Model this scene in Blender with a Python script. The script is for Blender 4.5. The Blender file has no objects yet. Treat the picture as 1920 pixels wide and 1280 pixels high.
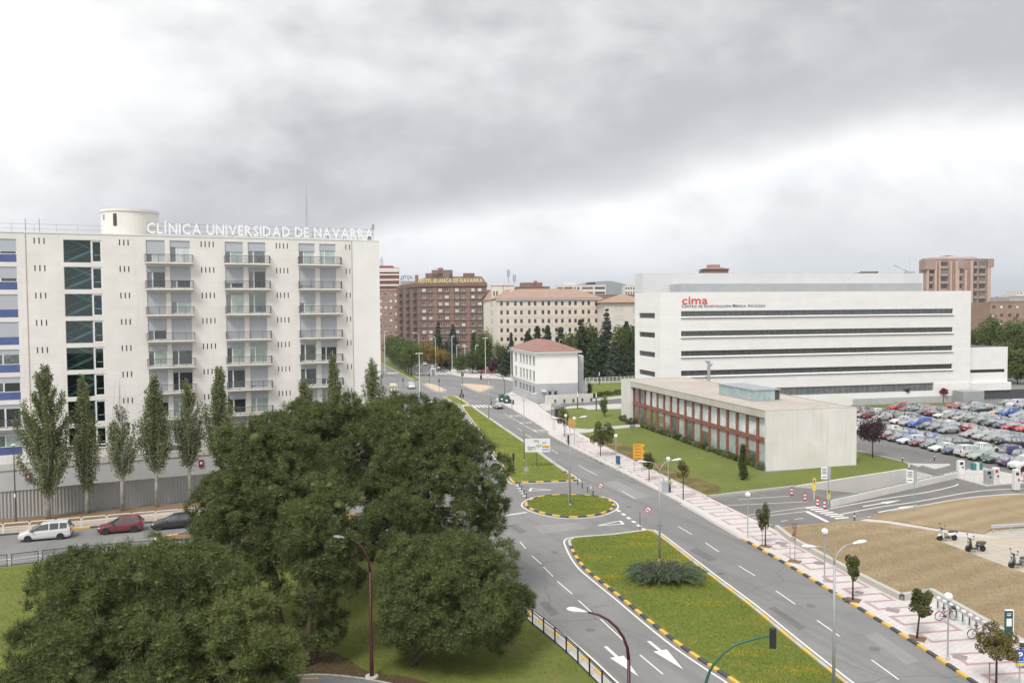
import bpy, bmesh, math, random
import numpy as np
from mathutils import Vector, Matrix
from mathutils.geometry import tessellate_polygon
random.seed(7); RNG = np.random.default_rng(7)
S = bpy.context.scene
COL = S.collection
R = math.radians
# ---------------------------------------------------------------- camera
FPX, CX, CY, CAMH = 1530.0, 960.0, 640.0, 22.5
PITCH, ROLL = math.atan(58 / FPX), 0.009
CAM = Vector((0, 0, CAMH))
_f = Vector((0, math.cos(PITCH), -math.sin(PITCH))); _u0 = Vector((0, math.sin(PITCH), math.cos(PITCH))); _r0 = Vector((1, 0, 0))
CR = _r0 * math.cos(ROLL) - _u0 * math.sin(ROLL)
CU = _r0 * math.sin(ROLL) + _u0 * math.cos(ROLL)
cd = bpy.data.cameras.new('camera'); cam = bpy.data.objects.new('camera', cd); COL.objects.link(cam)
cd.sensor_width = 36; cd.lens = 36 * FPX / 1920; cd.clip_start = .5; cd.clip_end = 40000
cam.matrix_world = Matrix(((CR.x, CU.x, -_f.x, 0), (CR.y, CU.y, -_f.y, 0), (CR.z, CU.z, -_f.z, CAMH), (0, 0, 0, 1)))
S.camera = cam
# ---------------------------------------------------------------- world, sun, exposure
S.view_settings.view_transform = 'Standard'; S.view_settings.look = 'None'; S.view_settings.gamma = 1
S.view_settings.use_curve_mapping = False; S.view_settings.exposure = 1.0
SUN_EL, SUN_AZ = R(52), R(208)          # azimuth clockwise from +Y: behind the camera, a little to the left
class NT:
    def __init__(s, t): s.t = t
    def n(s, typ, ins=None, **kw):
        n = s.t.nodes.new(typ)
        for k, v in kw.items(): setattr(n, k, v)
        for k, v in (ins or {}).items():
            if isinstance(v, bpy.types.NodeSocket): s.t.links.new(v, n.inputs[k])
            else: n.inputs[k].default_value = v
        return n
    def m(s, op, a, b=0.0, c=0.0): return s.n('ShaderNodeMath', {0: a, 1: b, 2: c}, operation=op).outputs[0]
    def ss(s, x, a, b):
        return s.n('ShaderNodeMapRange', {0: x, 1: a, 2: b, 3: 0.0, 4: 1.0}, interpolation_type='SMOOTHSTEP').outputs[0]
    def mix(s, f, a, b):
        n = s.n('ShaderNodeMix', data_type='RGBA')
        for k, v in ((0, f), (6, a), (7, b)):
            if isinstance(v, bpy.types.NodeSocket): s.t.links.new(v, n.inputs[k])
            else: n.inputs[k].default_value = (*v, 1) if isinstance(v, tuple) and len(v) == 3 else v
        return n.outputs[2]
    def noise(s, vec, scale, detail=4, rough=.55, dist=0.0, out=0):
        return s.n('ShaderNodeTexNoise', {'Vector': vec, 'Scale': scale, 'Detail': detail, 'Roughness': rough, 'Distortion': dist}).outputs[out]
W = bpy.data.worlds.new('World'); S.world = W; W.use_nodes = True
W.node_tree.nodes.clear(); t = NT(W.node_tree)
g = t.n('ShaderNodeTexCoord').outputs['Generated']
sx = t.n('ShaderNodeSeparateXYZ', {0: g})
zz = t.m('MAXIMUM', t.m('ABSOLUTE', sx.outputs[2]), .028)
px, py = t.m('DIVIDE', sx.outputs[0], zz), t.m('DIVIDE', sx.outputs[1], zz)
pv = t.n('ShaderNodeCombineXYZ', {0: px, 1: py}).outputs[0]
dv = t.n('ShaderNodeCombineXYZ', {0: sx.outputs[0], 1: sx.outputs[1], 2: t.m('MULTIPLY', sx.outputs[2], 1.9)}).outputs[0]
nz = t.noise(dv, 2.3, 4, .5, .2); nf = t.noise(dv, 7.5, 7, .56, .15)
q = t.m('ADD', t.m('MULTIPLY_ADD', px, 1.35, py), t.m('MULTIPLY_ADD', nz, 5.6, -2.8))
q = t.m('ADD', q, t.m('MULTIPLY_ADD', nf, 3.6, -1.8))
band = t.m('MULTIPLY', t.ss(q, -.6, 5.0), t.m('SUBTRACT', 1.0, t.ss(q, 5.6, 9.4)))
els = t.m('MULTIPLY', t.ss(t.noise(dv, 3.4, 7, .58, .3), .40, .72), .62)
dk = t.m('MAXIMUM', band, els)
dk = t.m('MULTIPLY', dk, t.m('MULTIPLY_ADD', nf, .8, .55))
hor = t.ss(sx.outputs[2], .0, .10)
dk = t.m('MULTIPLY', dk, t.m('MULTIPLY_ADD', hor, .78, .22))
sky = t.n('ShaderNodeTexSky', sky_type='NISHITA', sun_disc=False, sun_elevation=SUN_EL, sun_rotation=SUN_AZ)
skys = t.n('ShaderNodeVectorMath', {0: sky.outputs[0], 'Scale': .10}, operation='SCALE').outputs[0]
cld = t.mix(dk, (.62, .62, .622), (.285, .289, .302))
gap = t.m('MULTIPLY', t.ss(t.noise(dv, 4.2, 6, .6, .3), .58, .75), t.m('SUBTRACT', .30, t.m('MULTIPLY', dk, .30)))
bg = t.n('ShaderNodeBackground', {'Color': t.mix(gap, cld, skys), 'Strength': 1.0})
t.n('ShaderNodeOutputWorld', {0: bg.outputs[0]})
sl = bpy.data.lights.new('sun', 'SUN'); sl.energy = 1.5; sl.angle = R(18); sl.color = (1, .965, .91)
so = bpy.data.objects.new('sun', sl); COL.objects.link(so)
so.rotation_euler = Vector((-math.sin(SUN_AZ) * math.cos(SUN_EL), -math.cos(SUN_AZ) * math.cos(SUN_EL), -math.sin(SUN_EL))).to_track_quat('-Z', 'Y').to_euler()
S.cycles.max_bounces = 6; S.cycles.diffuse_bounces = 3; S.cycles.glossy_bounces = 2; S.cycles.transmission_bounces = 2
S.cycles.volume_bounces = 0
# ---------------------------------------------------------------- pixel <-> ground helpers (used to survey the place)
def ray(u, v): return _f + CR * ((u - CX) / FPX) + CU * ((CY - v) / FPX)
def G(u, v, z=0.0):
    d = ray(u, v); p = CAM + d * ((z - CAMH) / d.z); return Vector((p.x, p.y, z))
def HZ(B, v):
    k = (CY - v) / FPX; q = Vector((B[0], B[1], 0))
    return CAMH + (k * q.dot(_f) - q.dot(CU)) / (CU.z - k * _f.z)
def PY(u, v, Y):
    d = ray(u, v); return CAM + d * (Y / d.y)
def PX(p):
    q = Vector(p) - CAM; w = q.dot(_f); return (CX + FPX * q.dot(CR) / w, CY - FPX * q.dot(CU) / w)
# ---------------------------------------------------------------- mesh building
class MB:
    def __init__(s): s.v = []; s.f = []; s.m = []; s.k = 0
    def mat(s, k): s.k = k; return s
    def add(s, vs, fs):
        o = len(s.v); s.v.extend(tuple(p) for p in vs)
        for f in fs: s.f.append(tuple(i + o for i in f)); s.m.append(s.k)
        return s
    def box(s, x0, x1, y0, y1, z0, z1):
        return s.add([(x0, y0, z0), (x1, y0, z0), (x1, y1, z0), (x0, y1, z0), (x0, y0, z1), (x1, y0, z1), (x1, y1, z1), (x0, y1, z1)],
                     [(3, 2, 1, 0), (4, 5, 6, 7), (0, 1, 5, 4), (1, 2, 6, 5), (2, 3, 7, 6), (3, 0, 4, 7)])
    def cbox(s, c, sz): return s.box(c[0] - sz[0] / 2, c[0] + sz[0] / 2, c[1] - sz[1] / 2, c[1] + sz[1] / 2, c[2] - sz[2] / 2, c[2] + sz[2] / 2)
    def bbox(s, x0, x1, y0, y1, z0, z1, b=.02):     # box with chamfered vertical and top edges
        r = [(x0 + b, y0), (x1 - b, y0), (x1, y0 + b), (x1, y1 - b), (x1 - b, y1), (x0 + b, y1), (x0, y1 - b), (x0, y0 + b)]
        cx, cy = (x0 + x1) / 2, (y0 + y1) / 2
        def sh(p): return (p[0] + (b if p[0] < cx else -b), p[1] + (b if p[1] < cy else -b))
        vs = [(*p, z0) for p in r] + [(*p, z1 - b) for p in r] + [(*sh(p), z1) for p in r]
        fs = [tuple(range(7, -1, -1)), tuple(range(16, 24))]
        for i in range(8):
            j = (i + 1) % 8; fs += [(i, j, j + 8, i + 8), (i + 8, j + 8, j + 16, i + 16)]
        return s.add(vs, fs)
    def prism(s, poly, z0, z1, top=True, bottom=False, side=True):
        n = len(poly); a = sum(poly[i][0] * poly[(i + 1) % n][1] - poly[(i + 1) % n][0] * poly[i][1] for i in range(n))
        if a < 0: poly = poly[::-1]
        vs = [(p[0], p[1], z0) for p in poly] + [(p[0], p[1], z1) for p in poly]
        fs = []
        if side: fs += [(i, (i + 1) % n, n + (i + 1) % n, n + i) for i in range(n)]
        if top or bottom:
            tr = tessellate_polygon([[Vector((p[0], p[1], 0)) for p in poly]])
            for a_, b_, c_ in tr:
                P = [poly[a_], poly[b_], poly[c_]]
                cr = (P[1][0] - P[0][0]) * (P[2][1] - P[0][1]) - (P[1][1] - P[0][1]) * (P[2][0] - P[0][0])
                if cr < 0: a_, c_ = c_, a_
                if top: fs.append((a_ + n, b_ + n, c_ + n))
                if bottom: fs.append((c_, b_, a_))
        return s.add(vs, fs)
    def tube(s, pts, rad, n=8, caps=True):
        pts = [Vector(p) for p in pts]; m = len(pts)
        if not hasattr(rad, '__len__'): rad = [rad] * m
        vs, fs = [], []; pr = None
        for i, p in enumerate(pts):
            d = (pts[min(i + 1, m - 1)] - pts[max(i - 1, 0)]).normalized()
            if pr is None: a = d.orthogonal().normalized()
            else: a = (pr - d * pr.dot(d)).normalized()
            pr = a; b = d.cross(a)
            for k in range(n):
                an = 2 * math.pi * k / n; vs.append(p + (a * math.cos(an) + b * math.sin(an)) * rad[i])
        for i in range(m - 1):
            for k in range(n):
                j = (k + 1) % n; fs.append((i * n + k, i * n + j, (i + 1) * n + j, (i + 1) * n + k))
        if caps: fs += [tuple(range(n - 1, -1, -1)), tuple(range((m - 1) * n, m * n))]
        return s.add(vs, fs)
    def lathe(s, prof, n=16, c=(0, 0, 0), a0=0, a1=2 * math.pi):
        vs, fs = [], []; m = len(prof); full = abs(a1 - a0 - 2 * math.pi) < 1e-6; nn = n if full else n + 1
        for k in range(nn):
            an = a0 + (a1 - a0) * k / n
            for r, z in prof: vs.append((c[0] + r * math.cos(an), c[1] + r * math.sin(an), c[2] + z))
        for k in range(n):
            j = (k + 1) % nn
            for i in range(m - 1): fs.append((k * m + i, j * m + i, j * m + i + 1, k * m + i + 1))
        return s.add(vs, fs)
    def xf(s, M, start=0):
        for i in range(start, len(s.v)): s.v[i] = tuple(M @ Vector(s.v[i]))
        return s
    def mesh(s, name, mats, smooth=False):
        me = bpy.data.meshes.new(name); me.from_pydata(s.v, [], s.f)
        mats = mats if isinstance(mats, (list, tuple)) else ([mats] if mats else [])
        for m in mats: me.materials.append(m)
        if len(mats) > 1: me.polygons.foreach_set('material_index', s.m)
        if smooth: me.polygons.foreach_set('use_smooth', [True] * len(s.f))
        me.update(); return me
    def build(s, name, mats=None, parent=None, loc=(0, 0, 0), rz=0.0, smooth=False):
        return ob(name, s.mesh(name, mats, smooth), parent, loc, rz)
def ob(name, me, parent=None, loc=(0, 0, 0), rz=0.0, scale=None, rot=None):
    o = bpy.data.objects.new(name, me); COL.objects.link(o); o.location = loc
    o.rotation_euler = rot if rot else (0, 0, rz)
    if scale: o.scale = scale
    if parent: o.parent = parent
    return o
LABELS = {}
def tag(o, label, cat, group=None):
    o['label'] = label; o['category'] = cat
    if group: o['group'] = group
    LABELS.setdefault(label, []).append(o); return o
def thing(name, label, cat, loc=(0, 0, 0), rz=0.0, group=None): return tag(ob(name, None, None, loc, rz), label, cat, group)
def struct(o): o['kind'] = 'structure'; return o
def clone(src, label, loc, rz=None, group=None, scale=None, color=None):
    def cp(o, par):
        c = o.copy(); COL.objects.link(c); c.parent = par
        if color is not None: c.color = (*color, 1)
        for ch in o.children: cp(ch, c)
        return c
    r = cp(src, None); r.location = loc
    if rz is not None: r.rotation_euler = (r.rotation_euler.x, r.rotation_euler.y, rz)
    if scale: r.scale = scale if hasattr(scale, '__len__') else (scale,) * 3
    tag(r, label, src['category'], group or src.get('group')); return r
ORD = ['first', 'second', 'third', 'fourth', 'fifth', 'sixth', 'seventh', 'eighth', 'ninth', 'tenth', 'eleventh', 'twelfth', 'thirteenth', 'fourteenth',
       'fifteenth', 'sixteenth', 'seventeenth', 'eighteenth', 'nineteenth', 'twentieth', 'twenty-first', 'twenty-second', 'twenty-third', 'twenty-fourth', 'twenty-fifth', 'twenty-sixth', 'twenty-seventh', 'twenty-eighth', 'twenty-ninth', 'thirtieth']
# ---------------------------------------------------------------- materials
def lin(r, g, b):
    f = lambda c: (c / 255 / 12.92) if c <= 10.3 else ((c / 255 + .055) / 1.055) ** 2.4
    return (f(r), f(g), f(b))
MATS = {}
def new_mat(name):
    m = bpy.data.materials.new(name); m.use_nodes = True; m.node_tree.nodes.clear(); MATS[name] = m; return m, NT(m.node_tree)
def finish(t, col, rough=.8, metal=0.0, bump=None, bstr=.3, spec=.4, coat=0.0, extra=None, bdist=.05):
    ins = {'Base Color': col if isinstance(col, bpy.types.NodeSocket) else (*col, 1), 'Roughness': rough, 'Metallic': metal, 'Specular IOR Level': spec, 'Coat Weight': coat, 'Coat Roughness': .08}
    if bump is not None: ins['Normal'] = t.n('ShaderNodeBump', {'Height': bump, 'Strength': bstr, 'Distance': bdist}).outputs[0]
    p = t.n('ShaderNodeBsdfPrincipled', ins)
    t.n('ShaderNodeOutputMaterial', {0: p.outputs[0]}); return p
def M(name, c, rough=.8, var=.12, scale=1.5, metal=0.0, bump=0.0, bscale=20, spec=.4, coat=0.0, tint=None, tscale=.3, objcol=False):
    m, t = new_mat(name)
    pos = t.n('ShaderNodeNewGeometry').outputs['Position']
    k = t.noise(pos, scale, 5, .6)
    a = tuple(x * (1 - var) for x in c); b = tuple(min(1, x * (1 + var)) for x in c)
    if objcol:
        oc = t.n('ShaderNodeObjectInfo').outputs['Color']
        cc = t.mix(t.m('MULTIPLY', k, var), oc, (.25, .24, .22))
    else:
        cc = t.mix(t.ss(k, .25, .75), a, b)
    if tint: cc = t.mix(t.m('MULTIPLY', t.ss(t.noise(pos, tscale, 6, .6), .42, .72), .85), cc, tint)
    finish(t, cc, rough, metal, t.noise(pos, bscale, 3) if bump else None, bump, spec, coat); return m
# ---------------------------------------------------------------- ground materials
def mat_asphalt(name, c, light):
    m, t = new_mat(name); pos = t.n('ShaderNodeNewGeometry').outputs['Position']
    a = t.mix(t.ss(t.noise(pos, .09, 6, .6, .6), .38, .66), c, light)
    a = t.mix(t.m('MULTIPLY', t.ss(t.noise(pos, .5, 6, .65), .48, .75), .5), a, tuple(x * .74 for x in c))
    rt = t.n('ShaderNodeMapping', {'Vector': pos, 'Rotation': (0, 0, R(-22))}).outputs[0]
    st = t.n('ShaderNodeMapping', {'Vector': rt, 'Scale': (.8, .03, 1)}).outputs[0]
    a = t.mix(t.m('MULTIPLY', t.ss(t.noise(st, .9, 3), .48, .66), .5), a, tuple(x * .74 for x in c))
    bl = t.n('ShaderNodeTexBrick', {'Vector': rt, 'Color1': (0, 0, 0, 1), 'Color2': (1, 1, 1, 1), 'Mortar': (.5, .5, .5, 1), 'Scale': 1.0, 'Mortar Size': .01, 'Brick Width': 3.4, 'Row Height': 17.0}).outputs[0]
    a = t.mix(t.m('MULTIPLY', t.ss(bl, .55, .95), .3), a, tuple(x * .8 for x in c))
    ol = t.ss(t.noise(pos, 1.4, 3, .5), .70, .78); a = t.mix(t.m('MULTIPLY', ol, .35), a, tuple(x * .5 for x in c))
    vo = t.n('ShaderNodeTexVoronoi', {'Vector': t.n('ShaderNodeVectorMath', {0: pos, 1: t.noise(pos, .35, 4, out=1)}, operation='ADD').outputs[0], 'Scale': .11}, feature='DISTANCE_TO_EDGE').outputs[0]
    ck = t.m('MULTIPLY', t.m('LESS_THAN', vo, .0045), t.ss(t.noise(pos, .05, 2), .45, .55))
    a = t.mix(t.m('MULTIPLY', ck, .4), a, tuple(x * .38 for x in c))
    gr = t.noise(pos, 18, 2, .8); a = t.mix(t.m('MULTIPLY', t.ss(gr, .35, .7), .22), a, tuple(x * 1.6 for x in c))
    finish(t, a, .88, 0, gr, .25, .3); return m
asphalt = mat_asphalt('asphalt', (.188, .187, .184), (.228, .224, .218))
asphalt_lot = mat_asphalt('asphalt_lot', (.155, .148, .143), (.195, .182, .173))
def mat_grass(name, c1, c2, c3, dry, dryamt, s=1.0, mow=0.0):
    m, t = new_mat(name); pos = t.n('ShaderNodeNewGeometry').outputs['Position']
    a = t.mix(t.ss(t.noise(pos, 2.2 * s, 7, .68), .3, .7), c1, c2)
    a = t.mix(t.m('MULTIPLY', t.ss(t.noise(pos, 9 * s, 4, .7), .45, .7), .6), a, c3)
    a = t.mix(t.m('MULTIPLY', t.ss(t.noise(pos, .32 * s, 8, .7, .6), .62 - dryamt, .74 - dryamt * .6), .9), a, dry)
    a = t.mix(t.m('MULTIPLY', t.ss(t.noise(pos, .13 * s, 5, .6, .4), .35, .7), .35), a, tuple(x * .6 for x in c1))
    if mow:
        wv = t.n('ShaderNodeTexWave', {'Vector': t.n('ShaderNodeMapping', {'Vector': pos, 'Rotation': (0, 0, R(62))}).outputs[0], 'Scale': .11, 'Distortion': 5.0, 'Detail': 3, 'Detail Scale': .35}).outputs[1]
        a = t.mix(t.m('MULTIPLY', wv, mow), a, tuple(x * .72 for x in c1))
    gr = t.noise(pos, 14, 5, .85)
    a = t.mix(t.m('MULTIPLY', t.ss(gr, .5, .75), .35), a, tuple(x * .5 for x in c1))
    finish(t, a, .95, 0, gr, .9, .1, bdist=.12); return m
grass_island = mat_grass('grass_island', (.155, .20, .045), (.20, .24, .055), (.26, .25, .072), (.33, .265, .07), .11)
grass_lawn = mat_grass('grass_lawn', (.14, .18, .045), (.19, .22, .06), (.22, .225, .08), (.28, .235, .12), .06, .7)
grass_left = mat_grass('grass_left', (.165, .20, .048), (.21, .235, .062), (.24, .235, .075), (.26, .215, .10), .10, .9)  # the left lawn's own yellow-green grass
grass_dry = mat_grass('grass_dry', (.375, .285, .175), (.43, .34, .22), (.46, .375, .25), (.27, .265, .12), .09, .8, .5)
soil = mat_grass('soil', (.24, .155, .09), (.30, .20, .12), (.33, .24, .15), (.18, .15, .07), 0.0, 1.0)
tan_fill = M('tan_fill', (.56, .42, .30), .9, .10, 2, tint=(.5, .38, .28), tscale=.8)
def mat_paving(name, c, joint, sx, sy):
    m, t = new_mat(name); pos = t.n('ShaderNodeNewGeometry').outputs['Position']
    mp = t.n('ShaderNodeMapping', {'Vector': pos, 'Rotation': (0, 0, R(-36))}).outputs[0]
    b = t.n('ShaderNodeTexBrick', {'Vector': mp, 'Color1': (*c, 1), 'Color2': (*[x * .93 for x in c], 1), 'Mortar': (*joint, 1), 'Scale': 1.0, 'Mortar Size': .012, 'Brick Width': sx, 'Row Height': sy}, offset=0.5)
    a = t.mix(t.m('MULTIPLY', t.ss(t.noise(pos, .4, 6, .65), .45, .72), .35), b.outputs[0], tuple(x * .72 for x in c))
    a = t.mix(t.m('MULTIPLY', t.ss(t.noise(pos, 3.2, 4, .7), .58, .7), .35), a, tuple(x * .68 for x in c))
    finish(t, a, .85, 0, b.outputs[1], -.15, .3); return m
paving = mat_paving('paving', (.58, .545, .53), (.40, .35, .34), .4, .4)
concrete_pale = mat_paving('concrete_pale', (.50, .48, .455), (.40, .38, .35), 4, 2.5)
band_red = M('band_red', (.40, .27, .27), .85, .15, 2)
def mat_wear(name, c, under, amt):
    m, t = new_mat(name); pos = t.n('ShaderNodeNewGeometry').outputs['Position']
    a = t.mix(t.ss(t.noise(pos, 2.5, 8, .75), .66 - amt, .80 - amt * .5), c, under)
    a = t.mix(t.m('MULTIPLY', t.noise(pos, .6, 5), .3), a, tuple(x * .7 for x in c))
    finish(t, a, .75, 0, None, .3, .3); return m
paint_white = mat_wear('paint_white', (.70, .69, .66), (.2, .2, .2), .08)
paint_worn = mat_wear('paint_worn', (.48, .47, .45), (.19, .19, .19), .2)
paint_yellow = mat_wear('paint_yellow', (.62, .50, .22), (.3, .27, .22), .12)
kerb_yellow = mat_wear('kerb_yellow', (.66, .42, .085), (.36, .30, .2), .06)
kerb_black = mat_wear('kerb_black', (.075, .078, .08), (.2, .19, .17), .07)
kerb_worn = mat_wear('kerb_worn', (.50, .39, .20), (.42, .39, .33), .18)
kerb_grey = mat_wear('kerb_grey', (.47, .45, .41), (.33, .3, .26), .05)
concrete = M('concrete', (.55, .53, .49), .85, .10, .8, bump=.1, tint=(.45, .42, .37), tscale=.5)
far_ground = mat_grass('far_ground', (.085, .105, .035), (.12, .125, .05), (.17, .15, .10), (.22, .19, .14), .08, .25)
# ---------------------------------------------------------------- ground layout
def gp(pts, z=0.0): return [G(u, v, z) for u, v in pts]
def smooth(pts, k=5, closed=False):
    n = len(pts); out = []
    idx = (lambda i: pts[i % n]) if closed else (lambda i: pts[max(0, min(n - 1, i))])
    for i in range(n if closed else n - 1):
        p0, p1, p2, p3 = (Vector(idx(i + j)) for j in (-1, 0, 1, 2))
        for j in range(k):
            s = j / k
            out.append(.5 * ((2 * p1) + (p2 - p0) * s + (2 * p0 - 5 * p1 + 4 * p2 - p3) * s * s + (3 * p1 - p0 - 3 * p2 + p3) * s ** 3))
    if not closed: out.append(Vector(pts[-1]))
    return out
def resample(pts, step, closed=False):
    P = [Vector(p) for p in pts] + ([Vector(pts[0])] if closed else [])
    d = [0]
    for a, b in zip(P, P[1:]): d.append(d[-1] + (b - a).length)
    n = max(1, round(d[-1] / step)); out = []; j = 0
    for i in range(n + 1):
        s = d[-1] * i / n
        while j < len(d) - 2 and d[j + 1] < s: j += 1
        out.append(P[j].lerp(P[j + 1], 0 if d[j + 1] == d[j] else (s - d[j]) / (d[j + 1] - d[j])))
    return out
def offs(pts, o, closed=False):
    n = len(pts); r = []
    for i, p in enumerate(pts):
        a = pts[(i - 1) % n] if closed else pts[max(0, i - 1)]; b = pts[(i + 1) % n] if closed else pts[min(n - 1, i + 1)]
        d = (Vector(b) - Vector(a)); d.z = 0; d.normalize(); r.append(Vector(p) + Vector((-d.y, d.x, 0)) * o)
    return r
def sheet(name, pts, z, mat, parent=None): return MB().prism([(p[0], p[1]) for p in pts], z, z, side=False).build(name, mat, parent)
def slab(name, pts, z0, z1, mats, parent=None): return MB().prism([(p[0], p[1]) for p in pts], z0, z1).build(name, mats, parent)
def ribbon(pts, w, z, closed=False):
    a, b = offs(pts, w / 2, closed), offs(pts, -w / 2, closed); n = len(pts); mb = MB()
    vs = [(p.x, p.y, z) for p in a] + [(p.x, p.y, z) for p in b]
    mb.add(vs, [(n + i, n + (i + 1) % n, (i + 1) % n, i) for i in range(n if closed else n - 1)]); return mb
unit_kerb = {}
def kerb_stones(parent, pts, closed, mats, w=.28, h=.14, step=1.0, start=0, name='kerb_stone', zones=None):
    P = resample(pts, step, closed)
    for m in list(mats) + [x for z in (zones or []) for x in z[2]]:
        if m.name not in unit_kerb: unit_kerb[m.name] = MB().bbox(-.5, .5, -.5, .5, 0, 1, .06).mesh(name, m)
    for i, (a, b) in enumerate(zip(P, P[1:])):
        d = b - a; L = math.hypot(d.x, d.y); fr_ = i / max(1, len(P) - 1); mm = next((z[2] for z in (zones or []) if z[0] <= fr_ < z[1]), mats); m = mm[(i + start) % len(mm)]
        ob(name, unit_kerb[m.name], parent, ((a.x + b.x) / 2, (a.y + b.y) / 2, -.02), math.atan2(d.y, d.x), (L - .012, w, h + .02 + .006 * ((i * 7) % 3)))
def kerb_run(name, parent, pts, closed, mat=kerb_grey, w=.26, h=.14):
    a, b = offs(pts, w / 2, closed), offs(pts, -w / 2, closed); n = len(pts); mb = MB(); k = n if closed else n - 1
    vs = [(p.x, p.y, z) for q, z in ((a, 0), (a, h), (b, h), (b, 0)) for p in q]
    fs = []
    for i in range(k):
        j = (i + 1) % n
        for r in range(3): fs.append((r * n + j, r * n + i, (r + 1) * n + i, (r + 1) * n + j))
    return mb.add(vs, fs).build(name, mat, parent)
# hole for the garage ramp
FL, FR, NR, NL = G(1492, 913), G(1703, 880), G(1794, 895), G(1557, 949)
hole = [FL, FR, NR, NL]
def sheet_hole(name, outer, z, mat):
    outer = [Vector((p[0], p[1], 0)) for p in outer]; tr = tessellate_polygon([outer, [Vector((p.x, p.y, 0)) for p in hole]])
    P = outer + [Vector((p.x, p.y, 0)) for p in hole]; mb = MB(); fs = []
    for a, b, c in tr:
        cr = (P[b] - P[a]).cross(P[c] - P[a]).z; fs.append((a, b, c) if cr > 0 else (c, b, a))
    return mb.add([(p.x, p.y, z) for p in P], fs).build(name, mat)
ground = struct(sheet_hole('ground', [(-16000, -300), (16000, -300), (16000, 16000), (-16000, 16000)], -.06, far_ground))
road = struct(sheet_hole('road', [(-170, 8), (150, 8), (190, 260), (-170, 290)], 0, asphalt))
RD = Vector((-.229, .973, 0)).normalized(); RN = Vector((.973, .229, 0)).normalized(); RANG = math.atan2(RD.y, RD.x)
av0 = G(800, 690)
avenue = struct(sheet('avenue', [av0 - RN * 21 - RD * 60, av0 + RN * 14 - RD * 60, av0 + RN * 14 + RD * 600, av0 - RN * 21 + RD * 600], .004, asphalt))
# --- islands
def island(name, px, label_step=1.0, mats=None, zones=None, fill=grass_island, k=4, line=True, h=.13, sm=True, start=0):
    P = gp(px); P = smooth(P, k, True) if sm else P
    o = struct(slab(name, offs_in(P, .2), 0, h - .02, fill)); kerb_stones(o, P, True, mats or (kerb_yellow, kerb_black), h=h, step=label_step, start=start, zones=zones)
    if line:
        Q = offs_in(P, -.5); ribbon(Q, .16, .006, True).build('edge_line', paint_white, o)
    return o, P
def area(P): return sum(P[i].x * P[(i + 1) % len(P)].y - P[(i + 1) % len(P)].x * P[i].y for i in range(len(P)))
def offs_in(P, d): return offs(P, d if area(P) > 0 else -d, True)
def kerb_path(pts, k=4): return smooth(gp(pts), k)
front_island, FI = island('grass_island', [(1213, 995), (1150, 1003), (1085, 1008), (1068, 1013), (1071, 1026), (1082, 1047), (1098, 1067), (1122, 1087), (1166, 1122), (1212, 1160), (1274, 1209), (1339, 1253), (1382, 1281), (1500, 1370), (1640, 1480),
    (1760, 1420), (1660, 1338), (1572, 1270), (1480, 1196), (1404, 1133), (1339, 1084), (1280, 1038), (1236, 1004), (1222, 996)], zones=[(0, .10, (kerb_grey,)), (.56, 1.01, (kerb_worn, kerb_yellow, kerb_grey))])
oval_island, OI = island('grass_island', [(986, 946), (996, 937), (1013, 931.5), (1042, 928.5), (1069, 928), (1098, 929), (1124, 932), (1143, 939), (1151, 949), (1141, 958), (1113, 966.5), (1062, 969.5), (1022, 963), (997, 955)], k=5)
median_island, MI = island('grass_island', [(961, 903), (980, 904), (1040, 902.5), (1072, 901), (1079, 899), (1036, 868.7), (981, 829), (940, 801), (892, 768), (885, 763), (868, 763), (885, 788), (903, 812), (922, 842), (942, 871)], k=3, zones=[(.085, .56, (kerb_grey,)), (.56, .85, (kerb_grey, kerb_worn)), (.85, 1.01, (kerb_yellow, kerb_grey))])
small_island, SI = island('grass_island', [(835, 744.5), (844, 743), (852, 743.2), (875, 756.5), (872, 758.5), (860, 759)], k=3, line=True, mats=(kerb_grey, kerb_yellow))
refuge = struct(slab('refuge_pavement', gp([(861, 759.5), (875, 757.5), (884, 762.4), (868, 762.6)]), 0, .1, tan_fill))
ia, IA = island('tan_island', [(797, 721), (809, 719.6), (830, 729), (833, 733), (823, 735)], fill=tan_fill, mats=(kerb_grey,), label_step=1.5, k=3)
ib, IB = island('tan_island', [(868, 721), (876, 719.6), (917, 723.4), (920, 728), (910, 731), (898, 734.3)], fill=tan_fill, mats=(kerb_grey,), label_step=1.5, k=3)
av_med = struct(slab('avenue_median', [*gp([(789, 711.5), (776, 713.4), (756, 702), (722, 683.5)]), G(722, 683.5) + RD * 330, G(738, 683.5) + RD * 330, *gp([(738, 683.5), (762, 695)])], 0, .12, grass_lawn))
kerb_run('kerb', av_med, gp([(716, 681), (756, 702), (776, 713.6), (789, 711.6), (762, 695)]), False)
# --- right pavement
KR = kerb_path([(936, 745.5), (930, 749.5), (938, 755), (949, 761), (988, 783.5), (1026, 808), (1031, 816), (1080, 843), (1176, 891), (1277, 944), (1393, 1011), (1480, 1061), (1574, 1118), (1700, 1196), (1822, 1277), (1990, 1392), (2200, 1540)])
OUT = gp([(2250, 1425), (2000, 1266), (1920, 1219), (1745, 1118), (1692, 1128), (1610, 1087), (1485, 1018), (1456, 996), (1327, 933), (1266, 904), (1130, 836), (1090, 815), (1050, 790), (1020, 770), (1007, 757), (985, 747), (962, 733)])
pave = struct(slab('pavement', KR + OUT, 0, .12, paving))
zi = min(range(len(KR)), key=lambda i: (KR[i] - G(1393, 1011)).length)
zj = min(range(len(KR)), key=lambda i: (KR[i] - G(1277, 944)).length)
kerb_stones(pave, KR[zi:], False, (kerb_yellow, kerb_black), h=.14)
kerb_run('kerb', pave, KR[:zj + 1], False, kerb_grey, h=.14)
kerb_run('dropped_kerb', pave, KR[zj:zi + 1], False, kerb_grey, h=.05, w=.5)
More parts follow.
